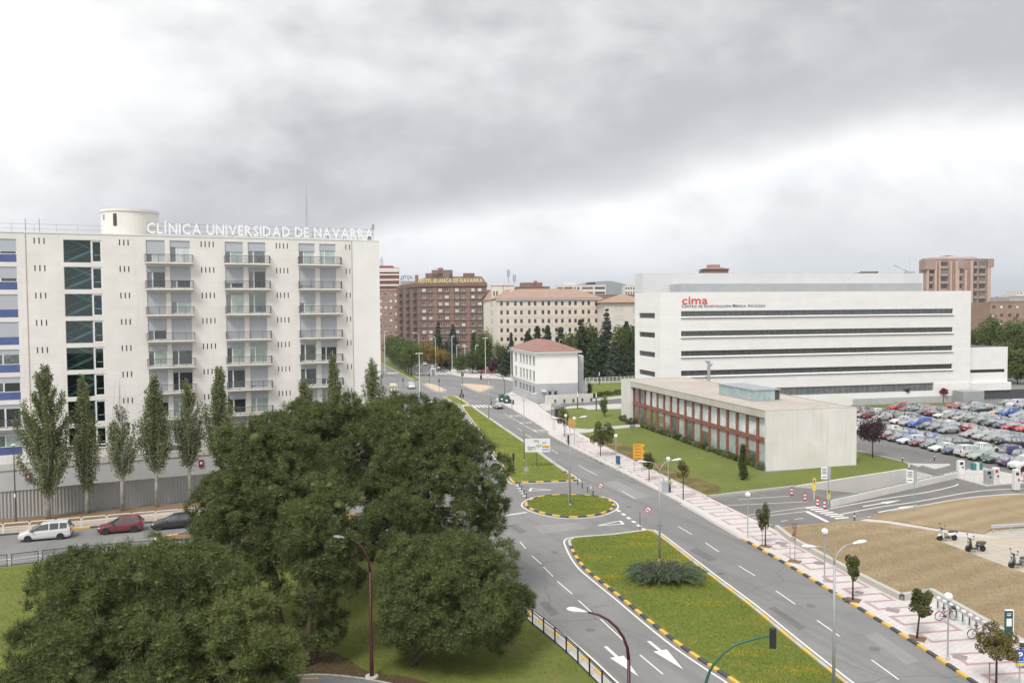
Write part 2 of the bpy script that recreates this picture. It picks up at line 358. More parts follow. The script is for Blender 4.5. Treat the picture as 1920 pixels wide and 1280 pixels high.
i0 = min(range(len(KR)), key=lambda i: (KR[i] - G(1031, 816)).length)
ribbon(offs(KR[i0:], .62), .16, .006).build('edge_line', paint_white, road)
# meander of dark red bands set into the paving
def side_of(pts, p):            # distance from polyline pts towards p
    return min((Vector(a) - p).length for a in pts)
KRr = resample(KR[i0:], .5); OUTr = resample(OUT[::-1], .5)
def across(s, w):
    a = KRr[max(0, min(len(KRr) - 1, int(s / .5)))]
    d = (KRr[max(1, min(len(KRr) - 1, int(s / .5) + 2))] - KRr[max(0, min(len(KRr) - 3, int(s / .5) - 2))]).normalized()
    n = Vector((-d.y, d.x, 0)); return a + n * w - d * 0
tot = len(KRr) * .5; s = 2.0; kk = 0
def wid(s):
    a = KRr[max(0, min(len(KRr) - 1, int(s / .5)))]; return min((o - a).length for o in OUTr)
while s < tot - 6:
    wmax = min(wid(s), wid(s + 1.7)) - .5; w0, w1 = 1.15, max(1.9, min(wmax, 4.3))
    q = [across(s, w0), across(s, w1), across(s + 1.55, w1), across(s + 1.55, w0), across(s + 3.1, w0)]
    for bi, (a, b) in enumerate(zip(q, q[1:])):
        dd = (b - a).normalized() * .14
        ribbon([a - dd, b + dd], .28, .1245 + .0025 * (bi % 2) + .001 * (bi > 1)).build('paving_band', band_red, pave)
    s += 3.1
for (u, v, w, l) in [(1674, 1143, .9, .9), (1556, 1089, .7, .7), (1611, 1110, .6, .6), (1800, 1231, .8, .8), (1470, 1023, .7, .7), (1263, 912, .7, .7), (1240, 906, .6, .6)]:
    MB().bbox(-w / 2, w / 2, -l / 2, l / 2, 0, .014, .01).build('manhole_cover', M('cover_%d' % u, (.26, .225, .215), .7), pave, G(u, v, .12), R(-35))
for (u, v) in [(1464, 1018), (1536, 1055)]:
    MB().lathe([(.0, .014), (.5, .014), (.52, 0)], 18).build('manhole_cover', M('cover_round_%d' % u, (.24, .205, .195), .7), pave, G(u, v, .12))
# --- lawns, fields, paths and car park ground
def field(name, px, z, mat): return struct(slab(name, gp(px), 0, z, mat))
lawn_path = struct(slab('footpath', gp([(1073, 803), (1104, 805.5), (1140, 800.3), (1206, 794.5), (1214, 799), (1141, 805.8), (1105, 811), (1085, 812)]), 0, .115, concrete_pale))
lawn_a = field('lawn', [(1051, 789), (1040, 778), (1050, 768), (1065, 766.5), (1090, 764.5), (1104, 769), (1170, 768), (1212, 795), (1140, 801), (1104, 806.5), (1078, 803)], .11, grass_lawn)
lawn_b = field('lawn', [(1093, 814.5), (1105, 810.5), (1141, 805.2), (1212, 798), (1438, 887), (1602, 871.5), (1604, 845), (1692, 867), (1703, 873), (1700, 879), (1492, 911.5), (1380, 924), (1327, 931), (1268, 903.5), (1132, 834.5)], .11, grass_lawn)
for L, P in ((lawn_b, [(1327, 932), (1380, 925), (1491, 912.5)]), (lawn_b, [(1130, 836), (1266, 904), (1327, 932.5)]), (lawn_b, [(1604, 845.5), (1692, 866.5), (1704, 872.5), (1703, 879)])):
    kerb_run('kerb', L, smooth(gp(P), 4), False, kerb_grey, h=.2, w=.22)
# dead patch of bare soil along the pavement edge of the lawn
soil_strip = struct(sheet('soil_patch', smooth(gp([(1097, 816), (1140, 824), (1190, 843), (1235, 868), (1290, 893), (1340, 909), (1352, 920), (1326, 929), (1268, 902), (1132, 834)]), 3, True), .114, mat_grass('patchy_lawn', (.115, .125, .035), (.17, .14, .06), (.15, .13, .05), (.30, .20, .11), .17, 1.3)))
lot_road = struct(sheet('car_park_lane', gp([(1334, 934), (1493, 914), (1557, 949.5), (1794, 896), (1704, 880), (1701, 873), (1690, 866), (1604, 843), (1610, 826), (1680, 838), (1900, 884), (2080, 930), (2080, 930), (1920, 927), (1802, 936), (1640, 965), (1458, 992)]), .005, asphalt_lot))
field1 = field('dry_field', [(1459, 993.5), (1500, 989), (1602, 980), (1660, 985), (1754, 1000), (1790, 1007), (1751, 1015), (1830, 1046), (1920, 1080), (2100, 1165), (2260, 1424), (2002, 1265), (1921, 1216), (1747, 1114), (1692, 1125), (1613, 1085), (1488, 1016)], .3, grass_dry)
field2 = field('dry_field', [(1640, 967), (1700, 956), (1802, 938.5), (1860, 932), (1922, 929), (2090, 930), (2090, 985), (1920, 990), (1858, 995), (1846, 1003), (1754, 992), (1680, 979), (1628, 974)], .2, grass_dry)
kerb_run('kerb', field1, smooth(gp([(1456, 994.5), (1500, 989.5), (1602, 979.5)]), 4), False, kerb_grey, w=.5, h=.14)
kerb_run('kerb', field2, smooth(gp([(1628, 973), (1700, 955.5), (1802, 937.5), (1860, 931), (1922, 928), (2080, 929)]), 4), False, kerb_grey, w=.5, h=.16)
foot2 = struct(slab('footpath', gp([(1602, 979.5), (1628, 973), (1680, 979.5), (1754, 992.5), (1846, 1003.5), (1870, 1010), (1754, 1006), (1660, 986)]), 0, .10, concrete_pale))
moto_lot = struct(slab('motorcycle_lot', gp([(1752, 1013), (1790, 1006), (1858, 996), (1920, 991), (2090, 986), (2090, 1150), (1920, 1079), (1830, 1045)]), 0, .09, M('lot_paving', (.40, .37, .33), .85, .12, 1, tint=(.46, .40, .31), tscale=.25)))
for i in range(12):
    a = G(1757 + 22.5 * i, 1016 + 8.6 * i, .1); ribbon([a, a + Vector((2.1, .62, 0))], .09, .096).build('bay_line', paint_yellow, moto_lot)
for i, (p, q_) in enumerate([((1825, 1014), (1990, 1075)), ((1850, 1008), (2010, 1060)), ((1870, 1003), (2030, 1050)), ((1800, 1013), (1990, 1003)), ((1815, 1020), (2000, 1010)), ((1850, 1030), (2000, 1022))]):
    ribbon([G(*p, .1), G(*q_, .1)], .09, .0975 + .001 * i).build('bay_line', paint_yellow, moto_lot)
pad = struct(slab('ticket_island', gp([(1769, 890.5), (1798, 885), (1840, 877), (1960, 903), (1960, 906), (1905, 907), (1850, 912)]), 0, .13, concrete_pale))
kerb_run('kerb', pad, gp([(1769, 890.5), (1798, 885), (1840, 877)]), False)
for P in ([(1702, 869.5), (1722, 876), (1730, 873.5), (1752, 880), (1780, 873.5), (1778, 870.5), (1740, 866)],):
    struct(slab('kerb_island', gp(P[:4] + [(1772, 876), (1782, 873), (1780, 870.5), (1762, 871)]), 0, .13, concrete_pale))
lot = struct(sheet('car_park', gp([(1560, 800), (1612, 826), (1680, 838), (1900, 884), (2080, 930), (2500, 900), (2300, 780), (1960, 758), (1820, 757), (1640, 764), (1560, 770)]), .008, asphalt_lot))
strip = field('lawn_strip', [(1600, 768), (1640, 763.5), (1795, 757.5), (1796, 755), (1640, 758), (1560, 762)], .12, grass_lawn)
plaza = struct(slab('plaza', gp([(1022, 771), (1050, 766), (1104, 768), (1170, 766.5), (1250, 752), (1240, 738), (1160, 741), (1110, 748), (1060, 748), (1010, 758)]), 0, .105, concrete_pale))
sheet('drive', gp([(1040, 768), (1070, 762), (1165, 757), (1200, 752), (1200, 744), (1165, 747), (1112, 752.5), (1040, 758)]), .109, asphalt_lot, plaza)
lawn_c = field('lawn', [(1112, 748), (1170, 742), (1200, 737), (1200, 713), (1104, 716), (1104, 735)], .12, grass_lawn)
# --- left side: verge, lawn, dirt strips
verge = field('dirt_verge', [(-150, 996), (0, 993), (120, 981), (240, 968), (380, 954), (520, 938), (640, 926), (700, 905), (640, 900), (368, 944), (0, 975), (-150, 988)], .13, soil)
lpave = field('pavement', [(-150, 1014), (0, 1003), (200, 986), (400, 968), (560, 951), (700, 932), (700, 906), (640, 926), (520, 938), (380, 954), (240, 968), (120, 981), (0, 993), (-150, 997)], .12, mat_paving('paving_dusty', (.43, .375, .32), (.34, .29, .24), .5, .5))
LK = kerb_path([(-150, 1015), (0, 1003.5), (200, 986.5), (400, 969), (560, 952), (700, 933)])
kerb_stones(lpave, LK, False, (kerb_yellow, kerb_black), step=2.2, h=.15)
dirt_is, DI = island('dirt_island', [(300, 1008), (330, 1003), (400, 996), (560, 980), (680, 962), (690, 966), (560, 988), (420, 1006), (330, 1013)], fill=soil, label_step=1.8, line=True)
LB = [(-150, 1078), (0, 1066), (100, 1054), (200, 1044), (300, 1036), (410, 1030), (560, 1026), (700, 1030), (760, 1040), (860, 1072), (940, 1122), (982, 1160), (1028, 1197), (1074, 1238), (1098, 1262), (1160, 1325), (1300, 1480)]
LBp = smooth(gp(LB), 4)
lawn_left = struct(slab('lawn', LBp + gp([(1300, 1900), (500, 2600), (-900, 1900), (-500, 1100)]), 0, .14, grass_left))
dirt_under = struct(sheet('soil_patch', smooth(gp([(420, 1300), (560, 1215), (640, 1232), (690, 1262), (760, 1272), (830, 1300), (700, 1360), (500, 1360)]), 4, True), .145, mat_grass('needle_litter', (.12, .085, .05), (.17, .11, .065), (.2, .14, .09), (.09, .08, .04), .08, 1.2)))
park_path = struct(sheet('park_path', smooth(gp([(520, 1276), (600, 1268), (680, 1276), (780, 1296), (900, 1330), (900, 1420), (600, 1420), (400, 1330)]), 3, True), .15, asphalt))
ribbon(smooth(gp([(540, 1271.5), (600, 1267.5), (680, 1275), (780, 1295)]), 4), .18, .156).build('edge_kerb', kerb_grey, park_path)
ribbon(smooth(gp([(556, 1276), (598, 1275)]), 2), .12, .156).build('edge_line', kerb_yellow, park_path)
j0 = min(range(len(LBp)), key=lambda i: (LBp[i] - G(860, 1072)).length)
edge = offs(LBp[j0:], .75); kp = struct(slab('kerb_strip', offs(LBp[j0:], .1) + edge[::-1], 0, .125, concrete_pale))
kerb_stones(kp, edge, False, (kerb_yellow, kerb_grey), step=1.1, h=.14)
ribbon(offs(edge, .55), .15, .006).build('edge_line', paint_white, kp)
# --- road markings
def dash(p, q_, w=.11, z=.006, name='lane_dash', mat=paint_white): ribbon([G(*p), G(*q_)], w, z).build(name, mat, road)
for p, q_ in [((1271, 986), (1297, 1001)), ((1323, 1017), (1348, 1034)), ((1385, 1060), (1416, 1079)), ((1455, 1107), (1491, 1132)), ((1532, 1162), (1574, 1192)), ((1634, 1236), (1685, 1273)), ((1760, 1325), (1830, 1372)),
          ((975, 1015), (986, 1028)), ((997, 1041), (1015, 1057)), ((1019, 1062), (1037, 1080)), ((1045, 1089), (1073, 1113)), ((1085, 1125), (1112, 1150)), ((1126, 1160), (1175, 1205)), ((1200, 1227), (1243, 1263)),
          ((1085, 872), (1104, 883)), ((1034, 842), (1046, 850)), ((1104, 882), (1120, 891)), ((1166, 920), (1190, 934)), ((985, 813), (997, 821)), ((970, 802), (978, 807.5))]: dash(p, q_)
dash((900, 775), (948, 803), .1, .006, 'lane_line', paint_worn)
dash((945, 775), (1008, 811), .12, .006, 'bus_lane_line'); dash((1008, 811), (1027, 810), .12, .0062, 'bus_lane_line')
for i in range(6):
    t_ = i / 5; a = Vector((1157, 955)).lerp(Vector((1205, 990)), t_); dash((a.x, a.y), (a.x + 5, a.y + 3.6), .38, .0065, 'give_way_dash')
for i in range(5):
    t_ = i / 4; a = Vector((967, 910)).lerp(Vector((980, 929)), t_); dash((a.x, a.y), (a.x + 7, a.y + .2), .45, .0065, 'give_way_dash')
dash((946, 966), (988, 960), .35, .0064, 'stop_line'); dash((922, 890), (941, 889), .3, .0064, 'stop_line')
for p_, q__ in [((842, 706), (880, 716)), ((846, 716), (868, 721)), ((880, 742), (905, 737)), ((918, 737), (935, 744)), ((840, 724), (862, 729)), ((860, 709), (905, 712)), ((728, 706), (742, 713)), ((745, 703), (760, 709)), ((790, 716), (806, 716)), ((900, 716), (935, 719))]: dash(p_, q__, .16, .0064, 'lane_line', paint_worn)
dash((848, 744), (930, 743), .3, .0064, 'stop_line', paint_worn); dash((786, 736), (830, 733), .3, .0064, 'stop_line', paint_worn)
def arrow(a, b, w=.16, hw=.55, hl=1.9, z=.0068, name='arrow_marking', mat=paint_white, tri=False):
    A, B = G(*a), G(*b); d = (B - A).normalized(); n = Vector((-d.y, d.x, 0)); C = B - d * hl; mb = MB()
    P = [A + n * w, A - n * w, C - n * w, C + n * w]; mb.add([(p.x, p.y, z) for p in P], [(0, 1, 2, 3)])
    P = [C - n * hw, B, C + n * hw]; mb.add([(p.x, p.y, z) for p in P], [(0, 1, 2)]); return mb.build(name, mat, road)
arrow((1216, 1201), (1281, 1254), hl=3.0, hw=.5, w=.12); arrow((1135, 1211), (1197, 1267), hl=3.0, hw=.5, w=.12)
def yield_tri(a, b, c):
    for p, q_ in ((a, b), (a, c), (b, c)): dash(p, q_, .3 if (p, q_) == (b, c) else .18, .0066 + .0002 * (p == a), 'give_way_triangle')
yield_tri((1119, 985), (1162, 976), (1169, 982)); yield_tri((1035, 918), (996, 915), (993, 920))
def zebra(a, b, c, n, parent=None):        # a-b along the crossing, a-c along traffic
    A, B, C = G(*a), G(*b), G(*c); v = C - A
    for i in range(n):
        p = A.lerp(B, (i + .1) / n); w = (B - A) * (.52 / n)
        MB().add([(x.x, x.y, .0072) for x in (p, p + w, p + w + v, p + v)], [(0, 1, 2, 3), (3, 2, 1, 0)][:1]).build('crossing_stripe', paint_white, parent or road)
zebra((882, 759), (926, 758.5), (890, 764), 6); zebra((832, 760.5), (862, 760.5), (838, 765), 5)
zebra((776, 697.5), (834, 698.5), (782, 701), 8); zebra((724, 698), (745, 697.5), (729, 701), 4)
zebra((1508, 951), (1572, 974), (1532, 949), 7, lot_road)
def ldash(p, q_, w=.12, z=.0085, name='lane_line'): ribbon(smooth(gp([p] + ([q_] if isinstance(q_[0], (int, float)) else list(q_))), 3), w, z).build(name, paint_white, lot_road)
ldash((1552, 978), (1512, 958), .45, .0088, 'stop_line'); ldash((1345, 948), (1514, 940)); ldash((1410, 970), (1512, 958)); ldash((1400, 966), (1530, 948))
ldash((1574, 964), [(1650, 950), (1720, 940), (1802, 925), (1860, 918), (1960, 914)], .2); ldash((1556, 953), [(1650, 936), (1740, 922), (1788, 911), (1796, 907)], .2)
ldash((1384, 936), (1480, 929.5)); ldash((1430, 985), (1447, 982.5)); ldash((1464, 977), (1477, 975)); ldash((1490, 973), (1506, 971))
def larrow(a, b):
    o = arrow(a, b, .13, .42, 3.0, .009); o.parent = lot_road
larrow((1618, 949), (1690, 937)); larrow((1647, 960), (1722, 946))
patch_m = mat_asphalt('asphalt_patch', (.135, .135, .134), (.165, .163, .16)); patch_l = mat_asphalt('asphalt_pale', (.235, .231, .224), (.265, .26, .25))
for i, (px_, m_) in enumerate([([(1000, 985), (1085, 978), (1108, 990), (1015, 1000)], patch_l), ([(1290, 1030), (1330, 1052), (1345, 1048), (1306, 1026)], patch_m), ([(1130, 905), (1190, 935), (1215, 930), (1155, 900)], patch_l), ([(1010, 1130), (1035, 1155), (1050, 1150), (1024, 1126)], patch_m), ([(1620, 1190), (1700, 1245), (1724, 1238), (1645, 1184)], patch_l), ([(1085, 846), (1130, 872), (1142, 869), (1097, 843)], patch_m), ([(950, 985), (975, 1000), (990, 996), (965, 982)], patch_m), ([(1440, 1140), (1500, 1180), (1512, 1176), (1452, 1136)], patch_m), ([(880, 725), (905, 742), (925, 740), (900, 724)], patch_l)]):
    sheet('asphalt_patch', gp(px_), .003 + .0002 * i, m_, road)
for u, v in [(1106, 1180), (1352, 1075), (1040, 1035), (1520, 1135), (1180, 950), (975, 1065), (1010, 838), (1238, 985), (1640, 1215), (900, 745)]:
    MB().lathe([(0, .009), (.33, .009), (.36, .0045)], 16).build('manhole_cover', patch_m, road, G(u, v))
# ---------------------------------------------------------------- building helpers
class Fr:                                   # a vertical facade plane: origin at ground, local x along it, y into the building
    def __init__(s, A, ang): s.o = Vector((A[0], A[1], 0)); s.a = ang; s.ux = Vector((math.cos(ang), math.sin(ang), 0)); s.n = Vector((-math.sin(ang), math.cos(ang), 0))
    def fp(s, u, v, off=0.0):               # photo pixel -> (x, z) on the plane y = off
        d = ray(u, v); o = s.o + s.n * off; k = (o - CAM).dot(s.n) / d.dot(s.n); p = CAM + d * k
        return (p - s.o).dot(s.ux), p.z
    def x(s, u, v=580, off=0.0): return s.fp(u, v, off)[0]
    def z(s, u, v, off=0.0): return s.fp(u, v, off)[1]
    def w(s, x, y=0, z=0): return s.o + s.ux * x + s.n * y + Vector((0, 0, z))
def facade(mb, x0, x1, z0, z1, holes, y=0.0, dep=.2, wall=0, rev=0):
    """front wall at y with rectangular openings (a,b,c,d)=(x0,x1,z0,z1) and their reveals"""
    xs = sorted({x0, x1, *[h[0] for h in holes], *[h[1] for h in holes]}); zs = sorted({z0, z1, *[h[2] for h in holes], *[h[3] for h in holes]})
    mb.mat(wall)
    for i in range(len(zs) - 1):
        run = None; zc = (zs[i] + zs[i + 1]) / 2
        row = [h for h in holes if h[2] < zc < h[3]]
        for j in range(len(xs) - 1):
            xc = (xs[j] + xs[j + 1]) / 2; op = any(h[0] < xc < h[1] for h in row)
            if not op and run is None: run = xs[j]
            if run is not None and (op or j == len(xs) - 2):
                e = xs[j] if op else xs[j + 1]
                mb.add([(run, y, zs[i]), (e, y, zs[i]), (e, y, zs[i + 1]), (run, y, zs[i + 1])], [(0, 1, 2, 3)]); run = None
    mb.mat(rev)
    for a, b, c, d in holes:
        q = [(a, c), (b, c), (b, d), (a, d)]
        for (p, r) in zip(q, q[1:] + q[:1]):
            mb.add([(p[0], y, p[1]), (p[0], y + dep, p[1]), (r[0], y + dep, r[1]), (r[0], y, r[1])], [(0, 1, 2, 3)])
    mb.mat(wall); return mb
def shell(mb, W, D, H, roof=0, front=False, k=0):          # the other walls and the roof of a block whose front is a facade
    mb.mat(k).add([(0, 0, 0), (W, 0, 0), (W, D, 0), (0, D, 0), (0, 0, H), (W, 0, H), (W, D, H), (0, D, H)], [(1, 2, 6, 5), (2, 3, 7, 6), (3, 0, 4, 7)] + ([(0, 1, 5, 4)] if front else []))
    mb.mat(roof).add([(0, 0, H), (W, 0, H), (W, D, H), (0, D, H)], [(0, 1, 2, 3)]); mb.mat(0); return mb
_wm = {}
def window(parent, x0, x1, z0, z1, y, frame, pane, ft=.06, name='window', mull=0, pname='pane', depth=.05):
    key = (round(x1 - x0, 2), round(z1 - z0, 2), frame.name, ft, mull, depth)
    w, h = x1 - x0, z1 - z0
    if key not in _wm:
        mb = MB(); mb.box(0, w, 0, depth, 0, ft).box(0, w, 0, depth, h - ft, h).box(0, ft, 0, depth, ft, h - ft).box(w - ft, w, 0, depth, ft, h - ft)
        for i in range(mull):
            xm = w * (i + 1) / (mull + 1); mb.box(xm - ft / 2, xm + ft / 2, 0, depth, ft, h - ft)
        _wm[key] = mb.mesh(name, frame)
    f = ob(name, _wm[key], parent, (x0, y, z0))
    kp = ('p', key[0], key[1], pane.name)
    if kp not in _wm: _wm[kp] = MB().box(ft * .8, w - ft * .8, 0, .02, ft * .8, h - ft * .8).mesh(pname, pane)
    ob(pname, _wm[kp], f, (0, depth * .6, 0)); return f
def mat_glass(name, c, refl=.25, rough=.04, streak=0.0, c2=None):
    m, t = new_mat(name); pos = t.n('ShaderNodeNewGeometry').outputs['Position']
    a = t.mix(t.ss(t.noise(pos, .6, 4, .6), .35, .7), c, c2 or tuple(x * 1.7 for x in c))
    if streak: a = t.mix(t.m('MULTIPLY', t.ss(t.noise(t.n('ShaderNodeMapping', {'Vector': pos, 'Scale': (3, 3, .15)}).outputs[0], 2, 3), .5, .6), streak), a, (.5, .52, .5))
    p = t.n('ShaderNodeBsdfPrincipled', {'Base Color': a, 'Roughness': .25, 'Specular IOR Level': .5})
    gl = t.n('ShaderNodeBsdfGlossy', {'Color': (.86, .92, .92, 1), 'Roughness': rough,
              'Normal': t.n('ShaderNodeBump', {'Height': t.noise(pos, 1.1, 2), 'Strength': .035, 'Distance': .2}).outputs[0]})
    fr = t.n('ShaderNodeLayerWeight', {'Blend': .35}).outputs['Fresnel']
    mx = t.n('ShaderNodeMixShader', {0: t.m('MINIMUM', t.m('MULTIPLY_ADD', fr, .5, refl), 1.0), 1: p.outputs[0], 2: gl.outputs[0]})
    t.n('ShaderNodeOutputMaterial', {0: mx.outputs[0]}); return m
glass_dark = mat_glass('glass_dark', (.02, .022, .027), .035)
glass_mid = mat_glass('glass_mid', (.075, .09, .095), .08)
glass_curtain = mat_glass('glass_curtain', (.33, .41, .39), .06, c2=(.46, .54, .52))
glass_pale = mat_glass('glass_pale', (.46, .50, .50), .12, streak=.4)
def mat_clear(name, tint, refl):
    m, t = new_mat(name); tr = t.n('ShaderNodeBsdfTransparent', {'Color': (*tint, 1)}); gl = t.n('ShaderNodeBsdfGlossy', {'Color': (.8, .9, .9, 1), 'Roughness': .02})
    fr = t.n('ShaderNodeLayerWeight', {'Blend': .3}).outputs['Fresnel']
    t.n('ShaderNodeOutputMaterial', {0: t.n('ShaderNodeMixShader', {0: t.m('MULTIPLY_ADD', fr, .5, refl), 1: tr.outputs[0], 2: gl.outputs[0]}).outputs[0]}); return m
glass_stair = mat_clear('glass_stair', (.62, .74, .75), .03)
glass_band = mat_glass('glass_band', (.03, .031, .034), .05, .12, streak=.06)
glass_teal = mat_glass('glass_teal', (.27, .37, .375), .10, .2, c2=(.36, .46, .46))
def mat_wall(name, c, jx=0, jz=0, jc=.86, dirt=.16, var=.05, rough=.8, ang=0.0, streak=.2):
    """plaster or cladding: joint lines every jx / jz metres, blotches and vertical run-off stains"""
    m, t = new_mat(name); g_ = t.n('ShaderNodeNewGeometry'); pos = g_.outputs['Position']
    mp = t.n('ShaderNodeMapping', {'Vector': pos, 'Rotation': (0, 0, -ang)}).outputs[0]
    s_ = t.n('ShaderNodeSeparateXYZ', {0: mp})
    a = t.mix(t.ss(t.noise(pos, .35, 6, .6), .3, .7), tuple(x * (1 - var) for x in c), tuple(min(1, x * (1 + var)) for x in c))
    st = t.n('ShaderNodeMapping', {'Vector': mp, 'Scale': (1.6, 1.6, .07)}).outputs[0]
    a = t.mix(t.m('MULTIPLY', t.ss(t.noise(st, 1.3, 5, .65), .52, .78), streak), a, tuple(x * .62 for x in c))
    a = t.mix(t.m('MULTIPLY', t.ss(t.noise(pos, .18, 5, .6), .5, .75), dirt), a, tuple(x * y for x, y in zip(c, (.74, .70, .62))))
    f = None
    if jz: f = t.m('LESS_THAN', t.m('FRACT', t.m('DIVIDE', s_.outputs[2], jz)), .035 / jz * 1.2)
    if jx:
        fx = t.m('LESS_THAN', t.m('FRACT', t.m('DIVIDE', s_.outputs[0], jx)), .03 / jx * 1.2); f = t.m('MAXIMUM', f, fx) if f else fx
        if jz:   # panel to panel differences in tone
            cell = t.n('ShaderNodeCombineXYZ', {0: t.m('FLOOR', t.m('DIVIDE', s_.outputs[0], jx)), 1: t.m('FLOOR', t.m('DIVIDE', s_.outputs[2], jz))}).outputs[0]
            wn = t.n('ShaderNodeTexWhiteNoise', {'Vector': cell}).outputs[0]; a = t.mix(t.m('MULTIPLY', wn, .14), a, tuple(x * .72 for x in c))
    if f is not None: a = t.mix(t.m('MULTIPLY', f, 1 - jc + .12), a, tuple(x * .45 for x in c))
    finish(t, a, rough, 0, t.noise(pos, 9, 3), .05, .3); return m
white_frame = M('white_frame', (.74, .75, .76), .5, .05)
grey_frame = M('grey_frame', (.30, .31, .32), .5, .08)
dark_frame = M('dark_frame', (.06, .06, .065), .5, .1)
metal_grey = M('metal_grey', (.38, .39, .40), .45, .08, metal=.3)
galv = M('galvanised', (.50, .51, .52), .45, .08, metal=.4)
steel_dark = M('steel_dark', (.07, .072, .08), .5, .1)
roof_gravel = M('roof_gravel', (.40, .36, .32), .95, .14, 1.2, bump=.3, bscale=8, tint=(.5, .44, .38), tscale=.12)
roof_grey = M('roof_grey', (.33, .34, .36), .9, .1)
def mat_tiles(name, c, ang):
    m, t = new_mat(name); pos = t.n('ShaderNodeNewGeometry').outputs['Position']
    a = t.mix(t.ss(t.noise(pos, 3.5, 6, .75), .3, .7), tuple(x * .72 for x in c), tuple(x * 1.25 for x in c))
    a = t.mix(t.m('MULTIPLY', t.ss(t.noise(pos, .3, 6, .6), .4, .7), .6), a, (c[0] * 1.05, c[1] * 1.25, c[2] * 1.3))
    wv = t.n('ShaderNodeTexWave', {'Vector': t.n('ShaderNodeMapping', {'Vector': pos, 'Rotation': (0, 0, -ang)}).outputs[0], 'Scale': 4.2, 'Distortion': .6}).outputs[1]
    a = t.mix(t.m('MULTIPLY', t.m('LESS_THAN', wv, .25), .35), a, tuple(x * .45 for x in c)); finish(t, a, .9, 0, wv, .5, .2); return m
FONT = None
_tx = {}
def letter(ch, size, depth, bold):
    key = (ch, round(size, 3), depth, bold)
    if key not in _tx:
        cu = bpy.data.curves.new('glyph', 'FONT'); cu.body = ch; cu.size = size; cu.extrude = depth / 2; cu.offset = bold; cu.resolution_u = 2
        o = bpy.data.objects.new('glyph', cu); COL.objects.link(o); bpy.context.view_layer.update()
        me = bpy.data.meshes.new_from_object(o.evaluated_get(bpy.context.evaluated_depsgraph_get()))
        bpy.data.objects.remove(o); me.name = 'letter'
        xs = [v.co.x for v in me.vertices]; _tx[key] = (me, (min(xs), max(xs)) if xs else (0, size * .3))
    return _tx[key]
def text_row(parent, s, x0, x1, z0, height, y, mat, depth=.12, bold=.0, name='letter', small=None, mirror=False, gap=.12, each=True):
    """letters standing upright in the local xz plane facing -y, spread from x0 to x1"""
    sz = height / .73; items = []; x = 0
    for ch in s:
        if ch == ' ': x += sz * .32; continue
        k = .74 if (small and ch.islower()) else 1.0
        me, (a, b) = letter(ch.upper() if small else ch, sz * k, depth, bold * sz * k); items.append((me, x - a)); x += b - a + gap * sz * k
    sc = (x1 - x0) / (x - gap * sz); out = []
    for me, px_ in items:
        if not me.materials: me.materials.append(mat)
        xx = (x1 - px_ * sc) if mirror else (x0 + px_ * sc)
        out.append(ob(name, me, parent, (xx, y, z0), 0, (-sc if mirror else sc, 1, 1), (math.pi / 2, 0, 0)))
    return out
# ---------------------------------------------------------------- clinic (left)
ca = math.atan2(1, 2.41)
p275 = PY(275, 588, 104); ux = Vector((math.cos(ca), math.sin(ca), 0))
F = Fr(p275 - ux * 34, ca); CW, CH, CD = F.x(712.5), F.z(275, 442), 15
clinic = thing('clinic_building', 'long white clinic block with balconies, blue panels and a glazed stairwell', 'building', F.o, ca)
stone = mat_wall('clinic_stone', (.77, .74, .705), 2.1, 1.1, .96, .2, .045, ang=ca, streak=.16)
stone_new = mat_wall('clinic_render', (.79, .775, .755), 0, 0, 1, .1, .03, ang=ca, streak=.08)
blue_panel = M('blue_panel', (.085, .12, .285), .45, .15, .8)
shutter_m, t = new_mat('shutter'); pos = t.n('ShaderNodeNewGeometry').outputs['Position']
wv = t.n('ShaderNodeTexWave', {'Vector': pos, 'Scale': 3.2}, bands_direction='Z').outputs[1]
finish(t, t.mix(t.m('MULTIPLY', wv, .25), (.47, .49, .53), (.36, .38, .42)), .6, 0, wv, .3, .3)
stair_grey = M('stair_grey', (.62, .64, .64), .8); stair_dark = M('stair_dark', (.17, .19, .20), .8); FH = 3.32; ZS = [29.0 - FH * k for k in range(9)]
bal = [(F.x(274), F.x(364), [(F.x(276.5), F.x(312)), (F.x(321), F.x(359))]), (F.x(422), F.x(507.5), [(F.x(424), F.x(458)), (F.x(467), F.x(500))]), (F.x(560), F.x(640), [(F.x(562), F.x(592)), (F.x(601), F.x(631))])]
SH = [[(.62, .28), (.45, .40), (.36, .30)], [(.24, .62), (.74, .18), (.86, 1)], [(1, .42), (.10, .10), (.5, 1)], [(.55, 1), (1, 1), (1, 1)], [(.3, .3), (.22, .18), (.15, .3)], [(1, .12), (.1, .9), (.16, .7)], [(.3, .28), (.3, .3), (.4, .3)], [(.2, .3), (.3, .2), (.3, .4)]]
PN = {(0, 0, 0): glass_pale, (1, 0, 0): glass_dark, (1, 0, 1): glass_dark, (1, 1, 0): glass_dark, (1, 1, 1): glass_dark, (3, 0, 0): glass_dark, (4, 2, 0): glass_mid, (4, 2, 1): glass_dark, (5, 0, 1): glass_dark, (5, 1, 0): glass_mid, (6, 0, 0): glass_dark, (6, 1, 0): glass_dark}
holes = []; wins = []
for k in range(8):
    for c, (a, b, ws) in enumerate(bal):
        for i, (x0, x1) in enumerate(ws):
            h = (x0, x1, ZS[k] + .12, ZS[k] + 2.86); holes.append(h); wins.append((h, k, c, i))
stair = []
for k in range(8):
    a, b = (F.x(122), F.x(173)), (F.x(175.5), F.x(194)); z0, z1 = ZS[k] - .12, ZS[k] + 2.68
    holes.append((a[0], b[1], z0, z1)); stair.append((a, b, z0, z1))
left = []
for k in range(8):
    for x0, x1 in ((F.x(-62), F.x(-18)), (F.x(-10), F.x(34))):
        h = (x0, x1, ZS[k] - .15, ZS[k] + 2.62); holes.append(h); left.append((h, k))
slots = []
